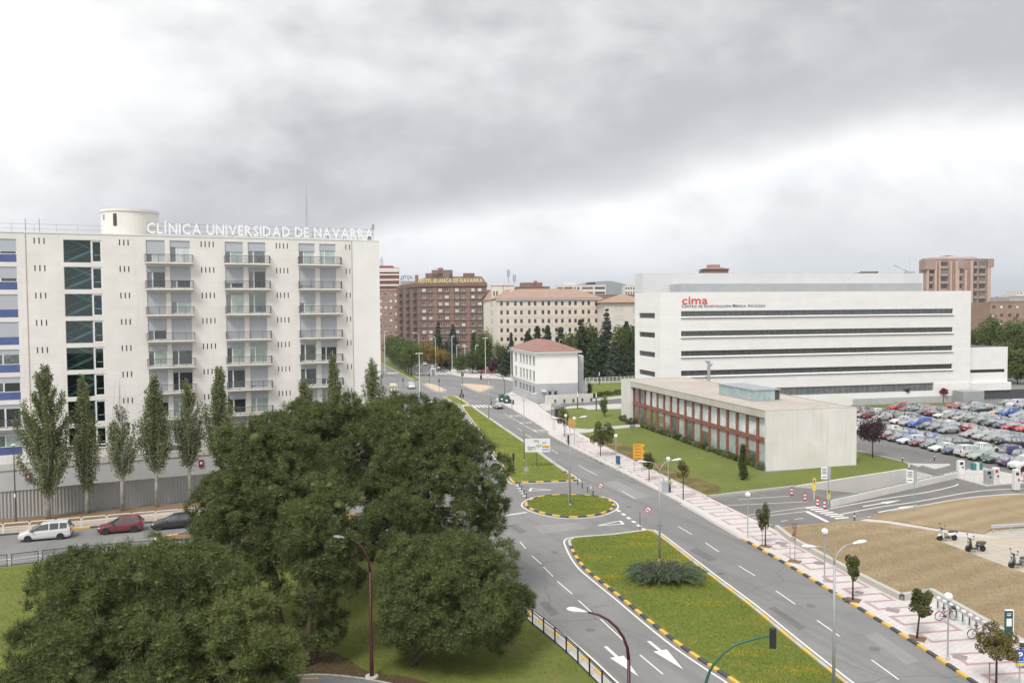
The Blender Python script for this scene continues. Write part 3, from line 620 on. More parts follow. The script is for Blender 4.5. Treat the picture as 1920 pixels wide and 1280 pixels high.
for us in ((68, 77.2, 86.4), (227.5, 235.5, 243.5), (380, 387.5, 395, 402.5), (520.5, 527, 534, 541), (650.5, 657.3)):
    for u in us:
        x = F.x(u)
        for k in range(8): slots.append((x - .07, x + .07, ZS[k] + 2.1, ZS[k] + 2.83))
xj = F.x(661)
mb = MB(); facade(mb, 0, xj, 0, CH, holes + slots, 0, .3, 0, 0)
shell(mb, xj, CD, CH, 1); mb.build('wall', [stone, roof_grey], clinic)
mb = MB().box(xj + .03, CW, -.02, CD, 0, CH + .02); mb.build('end_wall', stone_new, clinic)
for s_ in slots: pass
sm = MB().box(-.068, .068, .2, .24, -.36, .36).mesh('vent_slot', dark_frame)
for s_ in slots: ob('vent_slot', sm, clinic, ((s_[0] + s_[1]) / 2, 0, (s_[2] + s_[3]) / 2))
for (h, k, c, i) in wins:
    x0, x1, z0, z1 = h; fr = SH[k][c][i]; zs = z1 - (z1 - z0) * fr; w = x1 - x0
    s_ = MB().box(0, w, 0, .05, 0, z1 - zs); s_.box(0, w, -.03, .05, -.05, .02); s_.build('shutter', shutter_m, clinic, (x0, .1, zs))
    if fr < .97:
        pane = PN.get((k, c, i), random.choice([glass_curtain, glass_curtain, glass_mid, glass_pale]))
        xm = x0 + w * (.31)
        window(clinic, x0, xm, z0, zs, .16, white_frame, random.choice([glass_mid, pane]), .07); window(clinic, xm, x1, z0, zs, .16, white_frame, pane, .08)
for (a, b, z0, z1) in stair:
    window(clinic, a[0], a[1] + .02, z0, z1, .10, metal_grey, glass_stair, .05); window(clinic, a[1] + .04, b[1], z0 + .02, z1 - .02, .07, white_frame, glass_stair, .17)
    xa_, xb_ = a[0] - .3, a[1] + .3
    for (p_, q_, yy) in (((xa_, z0 - .2), (xb_, z0 + 1.5), .9), ((xb_, z0 + 1.5), (xa_, z1 + .35), 2.1)):
        mb = MB(); mb.add([(p_[0], yy, p_[1]), (q_[0], yy, q_[1]), (q_[0], yy, q_[1] + .32), (p_[0], yy, p_[1] + .32), (p_[0], yy + 1, p_[1]), (q_[0], yy + 1, q_[1]), (q_[0], yy + 1, q_[1] + .32), (p_[0], yy + 1, p_[1] + .32)], [(0, 1, 2, 3), (4, 7, 6, 5), (3, 2, 6, 7), (0, 4, 5, 1)])
        mb.tube([(p_[0], yy, p_[1] + 1.15), (q_[0], yy, q_[1] + 1.15)], .045, 5); mb.build('stair_flight', stair_grey, clinic)
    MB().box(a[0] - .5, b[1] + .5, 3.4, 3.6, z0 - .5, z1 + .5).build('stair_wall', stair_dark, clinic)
    MB().tube([(b[0] + .2, .05, z0 + .95), (b[1] - .2, .05, z0 + .95)], .03, 5).build('handrail', metal_grey, clinic)
for (h, k) in left:
    x0, x1, z0, z1 = h; w = x1 - x0; bh = .95
    if k == 6:
        window(clinic, x0, x0 + w * .3, z0, z1 - .4, .1, white_frame, glass_dark, .08); window(clinic, x0 + w * .3, x1, z0, z1 - .4, .1, white_frame, glass_dark, .1)
        MB().box(0, w, 0, .06, 0, .4).build('shutter', shutter_m, clinic, (x0, .08, z1 - .4)); continue
    MB().box(0, w, 0, .08, 0, bh).build('blue_panel', blue_panel, clinic, (x0, .06, z0))
    fr = [.78, .72, 1, 1, .3, .35, .3, .2][k]; zs = z1 - (z1 - z0 - bh) * fr
    MB().box(0, w, 0, .06, 0, z1 - zs).build('shutter', shutter_m, clinic, (x0, .08, zs))
    if fr < .97:
        pane = [glass_dark, glass_dark, 0, 0, glass_mid, glass_dark, 0, glass_curtain][k] or glass_mid
        window(clinic, x0, x0 + w * .28, z0 + bh, zs, .1, white_frame, glass_mid, .07); window(clinic, x0 + w * .28, x1, z0 + bh, zs, .1, white_frame, pane, .07)
rail_grey = M('rail_grey', (.13, .13, .135), .5, .1)
def railing_mesh(w, d, h=1.02, gap=.125):
    mb = MB(); n = max(2, int(w / gap))
    for z, r in ((h, .03), (.1, .02)): mb.box(0, w, -d - r, -d + r, z - r, z + r).box(-r, r, -d, 0, z - r, z + r).box(w - r, w + r, -d, 0, z - r, z + r)
    for i in range(n + 1):
        x = w * i / n; r = .04 if i % 12 == 0 or i == n else .016; mb.box(x - r, x + r, -d - r, -d + r, 0, h)
    for i in range(1, int(d / gap)):
        for x in (0, w): mb.box(x - .016, x + .016, -i * gap - .016, -i * gap + .016, 0, h)
    for x in (w * .49,): mb.box(x - .02, x + .02, -d, -.05, h - .5, h - .46)
    return mb.mesh('railing', rail_grey)
for c, (a, b, ws) in enumerate(bal):
    w = b - a; rm = railing_mesh(w - .1, .92); smh = MB().bbox(0, w, -1.0, 0, -.17, 0, .03).mesh('balcony_slab', mat_wall('slab_%d' % c, (.66, .635, .59), 0, 0, 1, .4, .05, streak=.4))
    for k in range(8):
        o = ob('balcony', smh, clinic, (a, 0, ZS[k])); ob('railing', rm, o, (.05, 0, 0))
x0, x1 = F.x(-20), F.x(42); o = MB().bbox(0, x1 - x0, -.9, 0, -.17, 0, .03).build('balcony', stone, clinic, (x0, 0, ZS[6] - .15)); ob('railing', railing_mesh(x1 - x0 - .1, .84), o, (.05, 0, 0))
MB().box(0, CW, -.06, .25, CH, CH + .14).build('parapet_coping', stone_new, clinic)
xd = F.x(244, 420, 5); rd = abs(F.x(298, 420, 5) - F.x(190, 420, 5)) / 2; zt = F.z(244, 391, 5 - rd)
dr = MB().lathe([(rd, CH - .2), (rd, zt - .35), (rd + .12, zt - .3), (rd + .12, zt), (0, zt + .05)], 40, (xd, 5, 0)).build('roof_drum', mat_wall('drum_plaster', (.78, .75, .70), 0, 0, 1, .2, .04), clinic)
an = R(-118); cxx, cyy = xd + math.cos(an) * rd, 5 + math.sin(an) * rd
MB().box(-.22, .22, -.05, .1, 0, 1.55).build('drum_window', dark_frame, dr, (cxx, cyy, CH + 1.35), an + math.pi / 2)
MB().box(-.2, .2, -.05, .1, 0, .7).build('drum_window', metal_grey, dr, (xd + math.cos(R(-150)) * rd, 5 + math.sin(R(-150)) * rd, CH + 2.2), R(-60))
mb = MB()
for i in range(12):
    x = F.x(-60) + i * 2.35
    if x > xd - rd - .3: break
    mb.tube([(x, .3, CH), (x, .3, CH + 1.15)], .025, 5)
for z in (.55, 1.12): mb.tube([(F.x(-70), .3, CH + z), (xd - rd + .6, .3, CH + z)], .028, 5)
for u in (52, 78): mb.tube([(F.x(u), .3, CH), (F.x(u), .3, CH + 1.75)], .05, 5)
mb.tube([(F.x(52), .3, CH + .15), (F.x(78), .3, CH + .15)], .06, 5)
mb.build('roof_railing', metal_grey, clinic)
mb = MB().tube([(F.x(661) + .02, -.05, 0), (F.x(661) + .02, -.05, CH)], .035, 6).tube([(F.x(51.5), -.05, 3), (F.x(51.5), -.05, CH)], .03, 6); mb.build('downpipe', M('pipe_tan', (.45, .37, .33), .7), clinic)
# rooftop letters and mast stand on the building: things of their own
sign = thing('rooftop_sign', 'row of large white letters on a steel frame along the white clinic roof', 'sign', F.w(0, 0, CH), ca)
xa, xb = F.x(279), F.x(702.5); zb = F.z(280, 437) - CH; hl = F.z(280, 416.5) - F.z(280, 437)
white_letter = M('white_letter', (.86, .86, .88), .4, .03)
text_row(sign, 'CLÍNICA UNIVERSIDAD DE NAVARRA', xa, xb, zb, hl, .15, white_letter, .14, .019)
mb = MB()
for z in (zb + .12, zb + hl * .5, zb + hl * .93): mb.box(xa, xb, .28, .34, z - .035, z + .035)
n = 14
for i in range(n + 1):
    x = xa + (xb - xa) * i / n; mb.box(x - .035, x + .035, .28, .35, 0, zb + hl); mb.tube([(x, .32, zb + hl * .8), (x, 1.5, 0)], .03, 4)
mb.tube([(xb - .3, .5, 0), (xb - .3, .5, 1.9)], .05, 5).tube([(xb - .9, .5, 1.6), (xb + .2, .5, 1.75)], .04, 5).cbox((xb + .05, .5, 2.1), (.35, .25, .6)).cbox((xb - .5, .5, .5), (.5, .4, .9))
mb.build('support_frame', metal_grey, sign)
xm = F.x(575.5, 440, 3); zt = F.z(575.5, 341, 3) - CH
mast = thing('radio_mast', 'slender lattice mast rising from the white clinic roof', 'mast', F.w(xm, 3, CH), ca)
mb = MB()
for a_ in (0, 2.1, 4.2): mb.tube([(math.cos(a_) * .3, math.sin(a_) * .3, 0), (math.cos(a_) * .06, math.sin(a_) * .06, zt * .72)], .022, 4)
for i in range(14):
    z = zt * .72 * i / 14; r = .3 - .24 * i / 14
    for j in range(3): mb.tube([(math.cos(j * 2.1) * r, math.sin(j * 2.1) * r, z), (math.cos(j * 2.1 + 2.1) * r, math.sin(j * 2.1 + 2.1) * r, z + .35)], .014, 3)
mb.build('lattice', metal_grey, mast); MB().tube([(0, 0, zt * .7), (0, 0, zt)], [.035, .015], 6).build('rod', metal_grey, mast)
# boundary wall and corrugated fence at the clinic's foot
A, B = G(-140, 986), G(700, 905); fa = math.atan2(B.y - A.y, B.x - A.x); FF = Fr(A, fa)
corr = thing('corrugated_fence', 'grey corrugated metal fence along the dirt verge behind the poplars', 'fence', A, fa)
fl = (B - A).length; fh = 3.0
fm = M('fence_grey', (.37, .37, .365), .6, .08, .4, tint=(.33, .31, .28), tscale=.4)
npan = 12; pl = fl / npan
mb = MB(); n = int(pl / .17); vs = []; fs = []
for i in range(n + 1):
    x = pl * i / n - .0; y = (-.055 if i % 2 else .055)
    vs += [(x, y, 0), (x, y, fh)]
    if i: j = 2 * i; fs.append((j - 2, j, j + 1, j - 1))
mb.add(vs, fs); pm = mb.mesh('fence_panel', fm)
for i in range(npan): ob('fence_panel', pm, corr, (i * pl + .006, 0, 0), 0, (.9985, 1, 1))
MB().box(0, fl, -.1, .1, fh, fh + .07).build('top_rail', fm, corr)
WA = G(-140, 975) + Vector((-math.sin(fa), math.cos(fa), 0)) * 4.2
bw = thing('boundary_wall', 'tall pale grey rendered wall between the clinic and the corrugated fence', 'wall', WA, fa + R(1.5))
MB().box(0, fl - 4, 0, .35, 0, 4.1).build('wall', mat_wall('boundary_plaster', (.50, .495, .48), 6, 0, .9, .25, .05, ang=fa), bw)
MB().box(0, fl - 4, -.1, .45, 4.1, 4.9).build('coping', mat_wall('boundary_cap', (.56, .545, .51), 3, 0, .9, .5, .06, ang=fa), bw)
FW = Fr(WA, fa + R(1.5))
for i, (u, v) in enumerate([(53, 893), (240, 876), (377, 868)]):
    x, z = FW.fp(u, v); b = thing('hydrant_cabinet', 'dark red fire cabinet on the grey wall, ' + ['left of the tallest poplar', 'behind the half-bare poplar', 'beside the big pine'][i], 'cabinet', FW.w(x, -.16, z - .45), FW.a, 'red cabinets on the clinic wall')
    MB().bbox(-.3, .3, 0, .15, 0, .9, .02).build('box', M('cab_red_%d' % i, (.20, .03, .035), .5), b); MB().cbox((0, -.006, .5), (.3, .01, .3)).build('emblem', white_frame, b)
x, z = FW.fp(150, 868); plat = thing('loading_awning', 'tan rooftop crates and grey pipes above the grey wall behind the poplars', 'equipment', FW.w(x, 1.0, 4.2), FW.a)
MB().bbox(-2.2, 2.2, 0, 1.2, -.3, .6, .05).build('crate', tan_fill, plat)
mb = MB()
for z_ in (1.1, 1.6, 2.0): mb.tube([(-2.6, .6, z_), (3.0, .6, z_)], .09, 6)
mb.build('pipe', white_frame, plat)
# ---------------------------------------------------------------- research centre (right)
pc = PY(1238, 577, 176.7); ra = math.atan2(16.3, 76.4); F2 = Fr(pc, ra)
RW, RH, RDp = F2.x(1820.5), 26.15, 15.5
clad = mat_wall('panel_cladding', (.77, .76, .74), 3.6, .92, .955, .08, .025, ang=ra, streak=.07)
res = thing('research_building', 'wide white clad block with four dark ribbon windows and red lettering', 'building', F2.o, ra)
xs0, xs1 = F2.x(1277), F2.x(1787)
hs = []; zst = [22.02 - 4.33 * k for k in range(4)]
for z in zst: hs.append((xs0, xs1, z - 1.16, z))
xb0, xb1 = F2.x(1340), F2.x(1752); zb1 = F2.z(1600, 722); hs.append((xb0, xb1, zb1 - 1.85, zb1))
mb = MB(); facade(mb, 0, RW, 0, RH, hs, 0, .35); shell(mb, RW, RDp, RH, 1)
# left gable with its own openings
lh = [(RDp * .18, RDp * .80, z - 1.24, z - .08) for z in [21.75 - 4.33 * k for k in range(4)]]
mb2 = MB(); facade(mb2, 0, RDp, 0, RH, lh, 0, .3)
mb.f = [f for f in mb.f]; # remove the plain left wall, it is rebuilt with openings
kill = [i for i, f in enumerate(mb.f) if all(abs(mb.v[j][0]) < 1e-6 for j in f)]
for i in reversed(kill): mb.f.pop(i); mb.m.pop(i)
o = len(mb.v); mb.add([(p[1], RDp - p[0], p[2]) for p in mb2.v], mb2.f)
mb.build('wall', [clad, roof_grey], res)
pitch = (xs1 - xs0) / 46; pm = MB().box(.02, pitch - .02, 0, .03, .04, 1.12).mesh('pane', glass_band)
fm2 = MB(); w = xs1 - xs0; fm2.box(0, w, -.02, .06, 0, .04).box(0, w, -.02, .06, 1.12, 1.16)
for i in range(47): fm2.box(i * pitch - .02, i * pitch + .02, -.02, .06, .04, 1.12)
fm2 = fm2.mesh('window_band', dark_frame)
led = MB().bbox(-.1, w + .1, -.32, 0, -.32, -.16, .03).mesh('sun_ledge', clad); led2 = MB().box(-.05, w + .05, -.10, .0, -.48, -.34).mesh('ledge_grey_strip', grey_frame)  # pale ledge and the grey strip running just below it
for z in zst:
    o = ob('window_band', fm2, res, (xs0, .28, z - 1.16))
    for i in range(46): ob('pane', pm, o, (i * pitch, .02, 0))
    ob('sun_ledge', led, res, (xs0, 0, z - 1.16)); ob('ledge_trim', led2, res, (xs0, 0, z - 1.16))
pit = (xb1 - xb0) / 40; pmb = MB().box(.02, pit - .02, 0, .03, .04, 1.81).mesh('pane', mat_glass('glass_louvre', (.085, .088, .09), .08, .3)); o = MB()
for i in range(41): o.box(i * pit - .03, i * pit + .03, -.02, .06, .04, 1.81)
o = o.box(0, xb1 - xb0, -.02, .06, 0, .04).build('window_band', grey_frame, res, (xb0, .28, zb1 - 1.85))
for i in range(40): ob('pane', pmb, o, (i * pit, .02, 0))
for h in lh:
    gw = h[1] - h[0]; o = MB()
    for i in range(7): o.box(-.05, .03, -gw * i / 6 - .03, -gw * i / 6 + .03, 0, 1.16)
    o = o.build('window_band', dark_frame, res, (.25, RDp - h[0], h[2]))
    for i in range(6): ob('pane', MB().box(0, .03, -gw * (i + 1) / 6 + .03, -gw * i / 6 - .03, .02, 1.14).mesh('pane', glass_band) if i == 0 else o.children[0].data, o, (.02, -gw * i / 6 if i else 0, 0))
# plant storey set back on the roof
x0 = F2.x(1206, 520, 10.3); x1 = F2.x(1731, 520, 10.3)
z = F2.z(1400, 512, 10.3)
pl_m = mat_wall('plant_cladding', (.60, .605, .615), 0, .9, .94, .05, .03, ang=ra, streak=.06)
MB().box(0.02, x1, 10.3, RDp - .02, RH, z).build('plant_storey', pl_m, res)
xq0, xq1 = F2.x(1277, 538, 4), F2.x(1729, 538, 4); zq = F2.z(1400, 531.5, 4)
q_ = MB().box(xq0, xq1, 4, 10.28, RH, zq).build('plant_screen', mat_wall('screen_grey', (.40, .405, .415), 3.2, 0, .9, .05, .05, ang=ra), res)
# annex at the right end
za = F2.z(1850, 650.5, 3); xr = F2.x(1889, 690, 3); xr2 = F2.x(1896, 730, 2)
ann = MB(); facade(ann, RW + .01, xr, 2.2, za, [(RW + .3, xr - .9, F2.z(1850, 698, 3), F2.z(1850, 695, 3) + .35), (RW + .3, xr - .9, F2.z(1850, 722, 3), F2.z(1850, 719, 3) + .35)], 3, .4, 0, 1)
ann.mat(0).add([(xr, 3, 0), (xr, 20, 0), (xr, 20, za), (xr, 3, za)], [(0, 1, 2, 3)]).mat(1).add([(RW, 3, za), (xr, 3, za), (xr, 20, za), (RW, 20, za)], [(0, 1, 2, 3)])
ann.mat(1).add([(RW, 3.35, 2.2), (xr, 3.35, 2.2), (xr, 3.35, za - 1), (RW, 3.35, za - 1)], [(0, 1, 2, 3)])
ann.mat(0).box(RW + .02, xr2, 2, 2.98, 2.2, F2.z(1890, 716, 2)); ann.build('annex_wall', [clad, dark_frame], res)
MB().box(RW + .03, xr2 + 9, 2.4, 2.9, 0, 2.18).build('annex_plinth', steel_dark, res)
MB().box(F2.x(1752), RW - .3, -.18, -.01, 0, F2.z(1790, 717)).build('service_panel', clad, res)
MB().box(F2.x(1600), F2.x(1790), -.6, -.2, 0, 1.6).build('plinth_wall', mat_wall('plinth_grey', (.42, .425, .44), 2, 0, .9, .2), res)
MB().bbox(F2.x(1783), F2.x(1822), -4.2, -.8, 0, 2.9, .05).build('service_cabin', metal_grey, res)
# lettering on the facade
zt1 = F2.z(1280, 570); ht = F2.z(1280, 559.5) - zt1
lt = thing('facade_lettering', 'red word and small grey line of letters on the white research block', 'sign', F2.w(0, -.06, 0), ra)
text_row(lt, 'cima', F2.x(1278.5), F2.x(1326.5), zt1, ht * 1.5, 0, M('red_letter', (.60, .085, .06), .5, .05), .10, .008, gap=.09)
zt2 = F2.z(1280, 576.3); text_row(lt, 'Centro de Investigación Médica Aplicada', F2.x(1278), F2.x(1434.5), zt2, .66, 0, M('grey_letter', (.13, .13, .14), .5, .05), .06, .002, small=True, gap=.16)
# roof hoists and aerial
hp = thing('roof_hoist', 'pair of slanting davit arms on the grey roof storey of the research block', 'hoist', F2.w(F2.x(1700, 510, 12), 12, z), ra)
s_ = F2.o.length * 0 + 193 / 1530
MB().tube([(1.0, 0, .3), (-3.6, 0, 2.0)], .07, 5).build('arm', metal_grey, hp); MB().tube([(1.6, 1.2, .3), (-2.6, 1.2, 2.2)], .07, 5).build('arm', metal_grey, hp)
MB().bbox(.3, 2.2, -.4, 1.5, 0, .5, .05).build('base', metal_grey, hp); MB().tube([(1.2, .5, .4), (1.2, .5, 4)], .03, 4).build('aerial', metal_grey, hp)
# ---------------------------------------------------------------- low concrete office with red timber front
C0, C1, C2 = G(1165, 787), G(1436.5, 883), G(1597.5, 870.5)
F3 = Fr(C0, math.atan2(C1.y - C0.y, C1.x - C0.x)); LW = (C1 - C0).length; LD = (C2 - C1).dot(F3.n); LH = HZ(C1, 771)
off = thing('concrete_office', 'long low concrete office with red-framed windows on a lawn', 'building', F3.o, F3.a)
board = mat_wall('board_concrete', (.69, .67, .635), 1.2, 3.9, .93, .3, .05, ang=F3.a + math.pi / 2, streak=.4)
fascia_m = mat_wall('fascia_concrete', (.47, .445, .40), 3, 0, .95, .3, .06, ang=F3.a, streak=.3)
red_wood = M('red_timber', (.235, .085, .058), .6, .2, 2.5, tint=(.28, .12, .085), tscale=.8)
xp = F3.x(1182, 740); rec = .55
MB().box(LW - .4, LW, 0, LD, 0, LH).build('end_wall', board, off)
MB().box(0, xp, 0, LD, 0, LH - .002).build('end_wall', board, off)
MB().box(xp + .002, LW - .402, 0.02, LD, LH - 1.02, LH - .06).build('roof_slab', fascia_m, off)
MB().box(xp + .002, LW - .402, LD - .3, LD - .01, 0, LH - 1.02).build('rear_wall', board, off)
rf = MB().box(.35, LW - .35, .35, LD - .35, LH - .055, LH + .012).build('roof_gravel', roof_gravel, off)
mb = MB()
for a in ((0.0, LW, 0, .3), (0, LW, LD - .3, LD), (0, .3, .3, LD - .3), (LW - .3, LW, .3, LD - .3)): mb.box(a[0], a[1], a[2], a[3], LH, LH + .1)
mb.build('roof_edge', fascia_m, off)
nb = 17; x0, x1 = xp + .05, LW - .42; bp = (x1 - x0) / nb; zm0, zm1 = 3.8, 4.28; zt = LH - 1.04
fm = MB().box(x0, x1, rec, rec + .25, 0, .3).box(x0, x1, rec - .12, rec + .25, zm0, zm1).box(x0, x1, rec, rec + .25, zt - .18, zt)
for i in range(nb + 1):
    x = x0 + bp * i; wd = .27; fm.box(max(x0, x - wd), min(x1, x + wd), rec - .02, rec + .25, .3, zm0).box(max(x0, x - wd), min(x1, x + wd), rec - .02, rec + .25, zm1, zt - .18)
fm.build('timber_frame', red_wood, off)
wh = random.Random(4)
for f_, (za, zb_) in enumerate(((zm1, zt - .18), (.3, zm0))):
    for i in range(nb):
        xa, xb = x0 + bp * i + .27, x0 + bp * (i + 1) - .27
        if f_ == 1 and i == 1:
            d = window(off, xa - .2, xb + .2, .02, zm0 - .1, rec + .02, red_wood, glass_mid, .14, 'door'); continue
        pane = (glass_pale if f_ == 0 else wh.choice([glass_curtain, glass_curtain, glass_mid])) if i > 0 else glass_mid
        if f_ == 0 and i in (1,): pane = glass_mid
        if f_ == 1 and i in (2, 3, 4, 5): pane = mat_glass('glass_green_%d' % i, (.12, .15, .09), .14)
        w_ = window(off, xa, xb, za + .02, zb_ - .02, rec + .12, dark_frame if f_ == 0 else red_wood, pane, .06)
        if wh.random() < .55 and i > 3:
            bh = (zb_ - za) * wh.uniform(.15, .5); MB().box(.07, xb - xa - .07, .0, .02, zb_ - za - .06 - bh, zb_ - za - .1).build('blind', M('blind_%d_%d' % (f_, i), (.34, .37, .36), .7), w_, (0, .01, 0))
# glass roof box
K = [G(1344, 739.5, LH), G(1417.5, 752.5, LH), G(1467.5, 751.7, LH)]
def loc3(p): q = p - F3.o; return q.dot(F3.ux), q.dot(F3.n)
(ax, ay), (bx, by), (cx_, cy_) = map(loc3, K); ay = by = (ay + by) / 2; hb = HZ(K[1], 730.5) - LH
gb = thing('glass_lantern', 'teal glass lantern box on the flat roof of the concrete office', 'rooftop room', F3.w(ax, ay, LH + .01), F3.a)
lx, ly = bx - ax, cy_ - by
n = 14
for i in range(n): MB().box(lx * i / n + .02, lx * (i + 1) / n - .02, 0, .04, .15, hb - .15).build('glass_panel', glass_teal, gb)
m_ = 5
for i in range(m_ - 1): MB().box(lx - .04, lx, ly * i / m_ + .02, ly * (i + 1) / m_ - .02, .15, hb - .15).build('glass_panel', glass_teal, gb)
dm = MB().box(lx - .05, lx - .01, ly * .8 + .05, ly - .1, .05, hb - .2).build('door', glass_dark, gb)
MB().box(0.02, lx - .06, .06, ly - .02, 0, hb - .2).build('core', M('lantern_core', (.30, .38, .37), .8), gb)
MB().box(-.12, lx + .12, -.12, ly + .12, hb - .14, hb).build('roof', M('lantern_roof', (.30, .33, .36), .6, .1), gb); MB().box(-.03, lx + .03, -.03, ly + .02, 0, .14).build('kerb', metal_grey, gb)
# ---------------------------------------------------------------- small white gatehouse with tiled hip roof
c = G(1007, 755.5); F4 = Fr(c + RD * 25.3, math.atan2(-RD.y, -RD.x)); GW, GD = 25.3, 10.6; GH = HZ(c, 662)
gate = thing('gatehouse', 'small white block with grey base and red tiled hip roof at the junction', 'building', F4.o, F4.a)
gw = mat_wall('gate_plaster', (.80, .79, .765), 0, 0, 1, .06, .02); gg = mat_wall('gate_base', (.40, .41, .425), 0, .75, .6, .1, .04)
zb = F4.z(1006, 719.5); cols = [(F4.x(940 + a / 6.4, 690), F4.x(940 + b / 6.4, 690)) for a, b in ((163, 187), (220, 243), (256, 280), (294, 318), (333, 358), (374, 402))]
zr = [(F4.z(1000.6, 684), F4.z(1000.6, 667.7)), (F4.z(1000.6, 713.7), F4.z(1000.6, 695)), (F4.z(1000.6, 737), F4.z(1000.6, 724.5))]
hs = [(a, b, z0, z1) for (a, b) in cols for (z0, z1) in zr[:2]]; hb_ = [(a + .12, b - .12, *zr[2]) for a, b in cols]
mb = MB(); facade(mb, 0, GW, zb, GH, hs, 0, .3); mb.add([(GW, 0, zb), (GW, GD, zb), (GW, GD, GH), (GW, 0, GH), (0, GD, zb), (0, GD, GH), (0, 0, zb), (0, 0, GH)], [(0, 1, 2, 3), (1, 4, 5, 2), (4, 6, 7, 5)]); mb.build('wall', gw, gate)
mb = MB(); facade(mb, -.06, GW + .06, 0, zb, hb_, -.06, .3); mb.add([(GW + .06, -.06, 0), (GW + .06, GD, 0), (GW + .06, GD, zb), (GW + .06, -.06, zb), (-.06, -.06, zb), (-.06, GD, zb)], [(0, 1, 2, 3), (4, 3, 2, 5)]); mb.build('base', gg, gate)
sh_grey = M('shutter_grey', (.27, .27, .26), .7, .1)
for a, b, z0, z1 in hs: window(gate, a, b, z0, z1, .18, grey_frame, sh_grey, .08, mull=1); MB().box(a - .12, b + .12, -.06, .1, z0 - .14, z0 - .01).build('sill', gg, gate)
for a, b, z0, z1 in hb_: window(gate, a, b, z0, z1, .12, grey_frame, glass_dark, .06)
door_y = (2.9, 5.0); d = MB().box(GW + .07, GW + .14, door_y[0] - .3, door_y[1] + .3, 0, 3.1).build('door_surround', grey_frame, gate)
for i in range(3): MB().box(GW + .145, GW + .17, door_y[0] + .72 * i, door_y[0] + .72 * i + .62, 0.02, 2.8).build('door_leaf', glass_dark if i != 1 else glass_curtain, d)
MB().cbox((GW + .9, 1.5, 3.0), (1.4, .9, .3)).build('door_lamp', white_frame, gate)
def hip(mb, x0, x1, y0, y1, z0, z1, ins=None):
    ins = ins if ins is not None else min(x1 - x0, y1 - y0) / 2
    if x1 - x0 > y1 - y0: r = [(x0 + ins, (y0 + y1) / 2, z1), (x1 - ins, (y0 + y1) / 2, z1)]; fs = [(0, 1, 5, 4), (1, 2, 5), (2, 3, 4, 5), (3, 0, 4)]
    else: r = [((x0 + x1) / 2, y0 + ins, z1), ((x0 + x1) / 2, y1 - ins, z1)]; fs = [(0, 1, 4), (1, 2, 5, 4), (2, 3, 5), (3, 0, 4, 5)]
    return mb.add([(x0, y0, z0), (x1, y0, z0), (x1, y1, z0), (x0, y1, z0)] + r, fs)
tiles_red = mat_tiles('tiles_red', (.33, .19, .16), F4.a); tiles_or = mat_tiles('tiles_orange', (.40, .27, .21), 0)
MB().box(-.7, GW + .7, -.7, GD + .7, GH, GH + .32).build('eaves', gw, gate); hip(MB(), -.8, GW + .8, -.8, GD + .8, GH + .325, GH + 2.9).build('roof', tiles_red, gate)
MB().box(GW - 11, GW - 4, GD + .02, GD + 2.6, 0, GH - 1.0).build('stair_tower', mat_wall('zinc', (.55, .57, .60), 0, .75, .8, .05, .03), gate)
MB().tube([(GW + .1, GD - .1, .3), (GW + .1, GD - .1, GH)], .08, 6).build('downpipe', steel_dark, gate)
A, B = G(1023, 758.5), G(1112, 754.5)
fw = thing('forecourt_wall', 'pale concrete forecourt wall with small square lamps beside the white gatehouse', 'wall', A, math.atan2(B.y - A.y, B.x - A.x)); L = (B - A).length; h = HZ(A, 741)
MB().box(0, L, 0, .3, 0, h).build('wall', mat_wall('fore_conc', (.60, .575, .53), 2.4, 0, .94, .2), fw)
for i in range(5): MB().box(-.22, .22, -.08, 0, .35, 1.15).build('wall_lamp', steel_dark, fw, (L * (.2 + .19 * i), -.001, 0))
# ---------------------------------------------------------------- generic far blocks
def far_block(name, label, u0, u1, vt, Y, D, ang, wall, rows=None, cols=None, pane=glass_mid, frame=white_frame, fh=3.1, ww=.45, wh_=.5, zoff=.25, vref=None, cat='building', roofm=None, group=None, blankrows=0, zbot=4, parapet=.4):
    a = PY(u0, 575, Y); f = Fr(a, ang); Wd = f.x(u1); H = f.z((u0 + u1) / 2, vt)
    b = thing(name, label, cat, f.o, ang, group); holes = []
    if rows:
        cw = Wd / cols
        for r in range(rows):
            z1 = H - parapet - zoff * fh - r * fh
            if z1 - wh_ * fh < zbot: break
            for c_ in range(cols): holes.append((cw * (c_ + .5 - ww / 2), cw * (c_ + .5 + ww / 2), z1 - wh_ * fh, z1))
    mb = MB(); facade(mb, 0, Wd, 0, H, holes, 0, .25); shell(mb, Wd, D, H, 1); mb.build('wall', [wall, roofm or roof_grey], b)
    for q in holes: window(b, *q, .12, frame, pane if not isinstance(pane, list) else random.choice(pane), .09)
    MB().box(-.15, Wd + .15, -.15, .3, H, H + parapet).build('parapet', wall, b)
    b['dims'] = (Wd, D, H); return b, f, Wd, H
brick_br = mat_wall('brick_brown', (.215, .135, .112), 0, 0, 1, .15, .08); brick_lt = mat_wall('brick_light', (.28, .17, .14), 0, 0, 1, .15, .08)
brick_or = mat_wall('brick_orange', (.33, .225, .18), 0, 3, .8, .15, .08); cream = mat_wall('cream_plaster', (.64, .59, .53), 0, 0, 1, .2, .04); cream2 = mat_wall('cream_band', (.62, .54, .44), 0, 0, 1, .2, .04)
pink_conc = mat_wall('pink_concrete', (.52, .38, .315), 0, 0, 1, .1, .04); white_pl = mat_wall('white_plaster', (.68, .65, .62), 0, 0, 1, .15, .04)
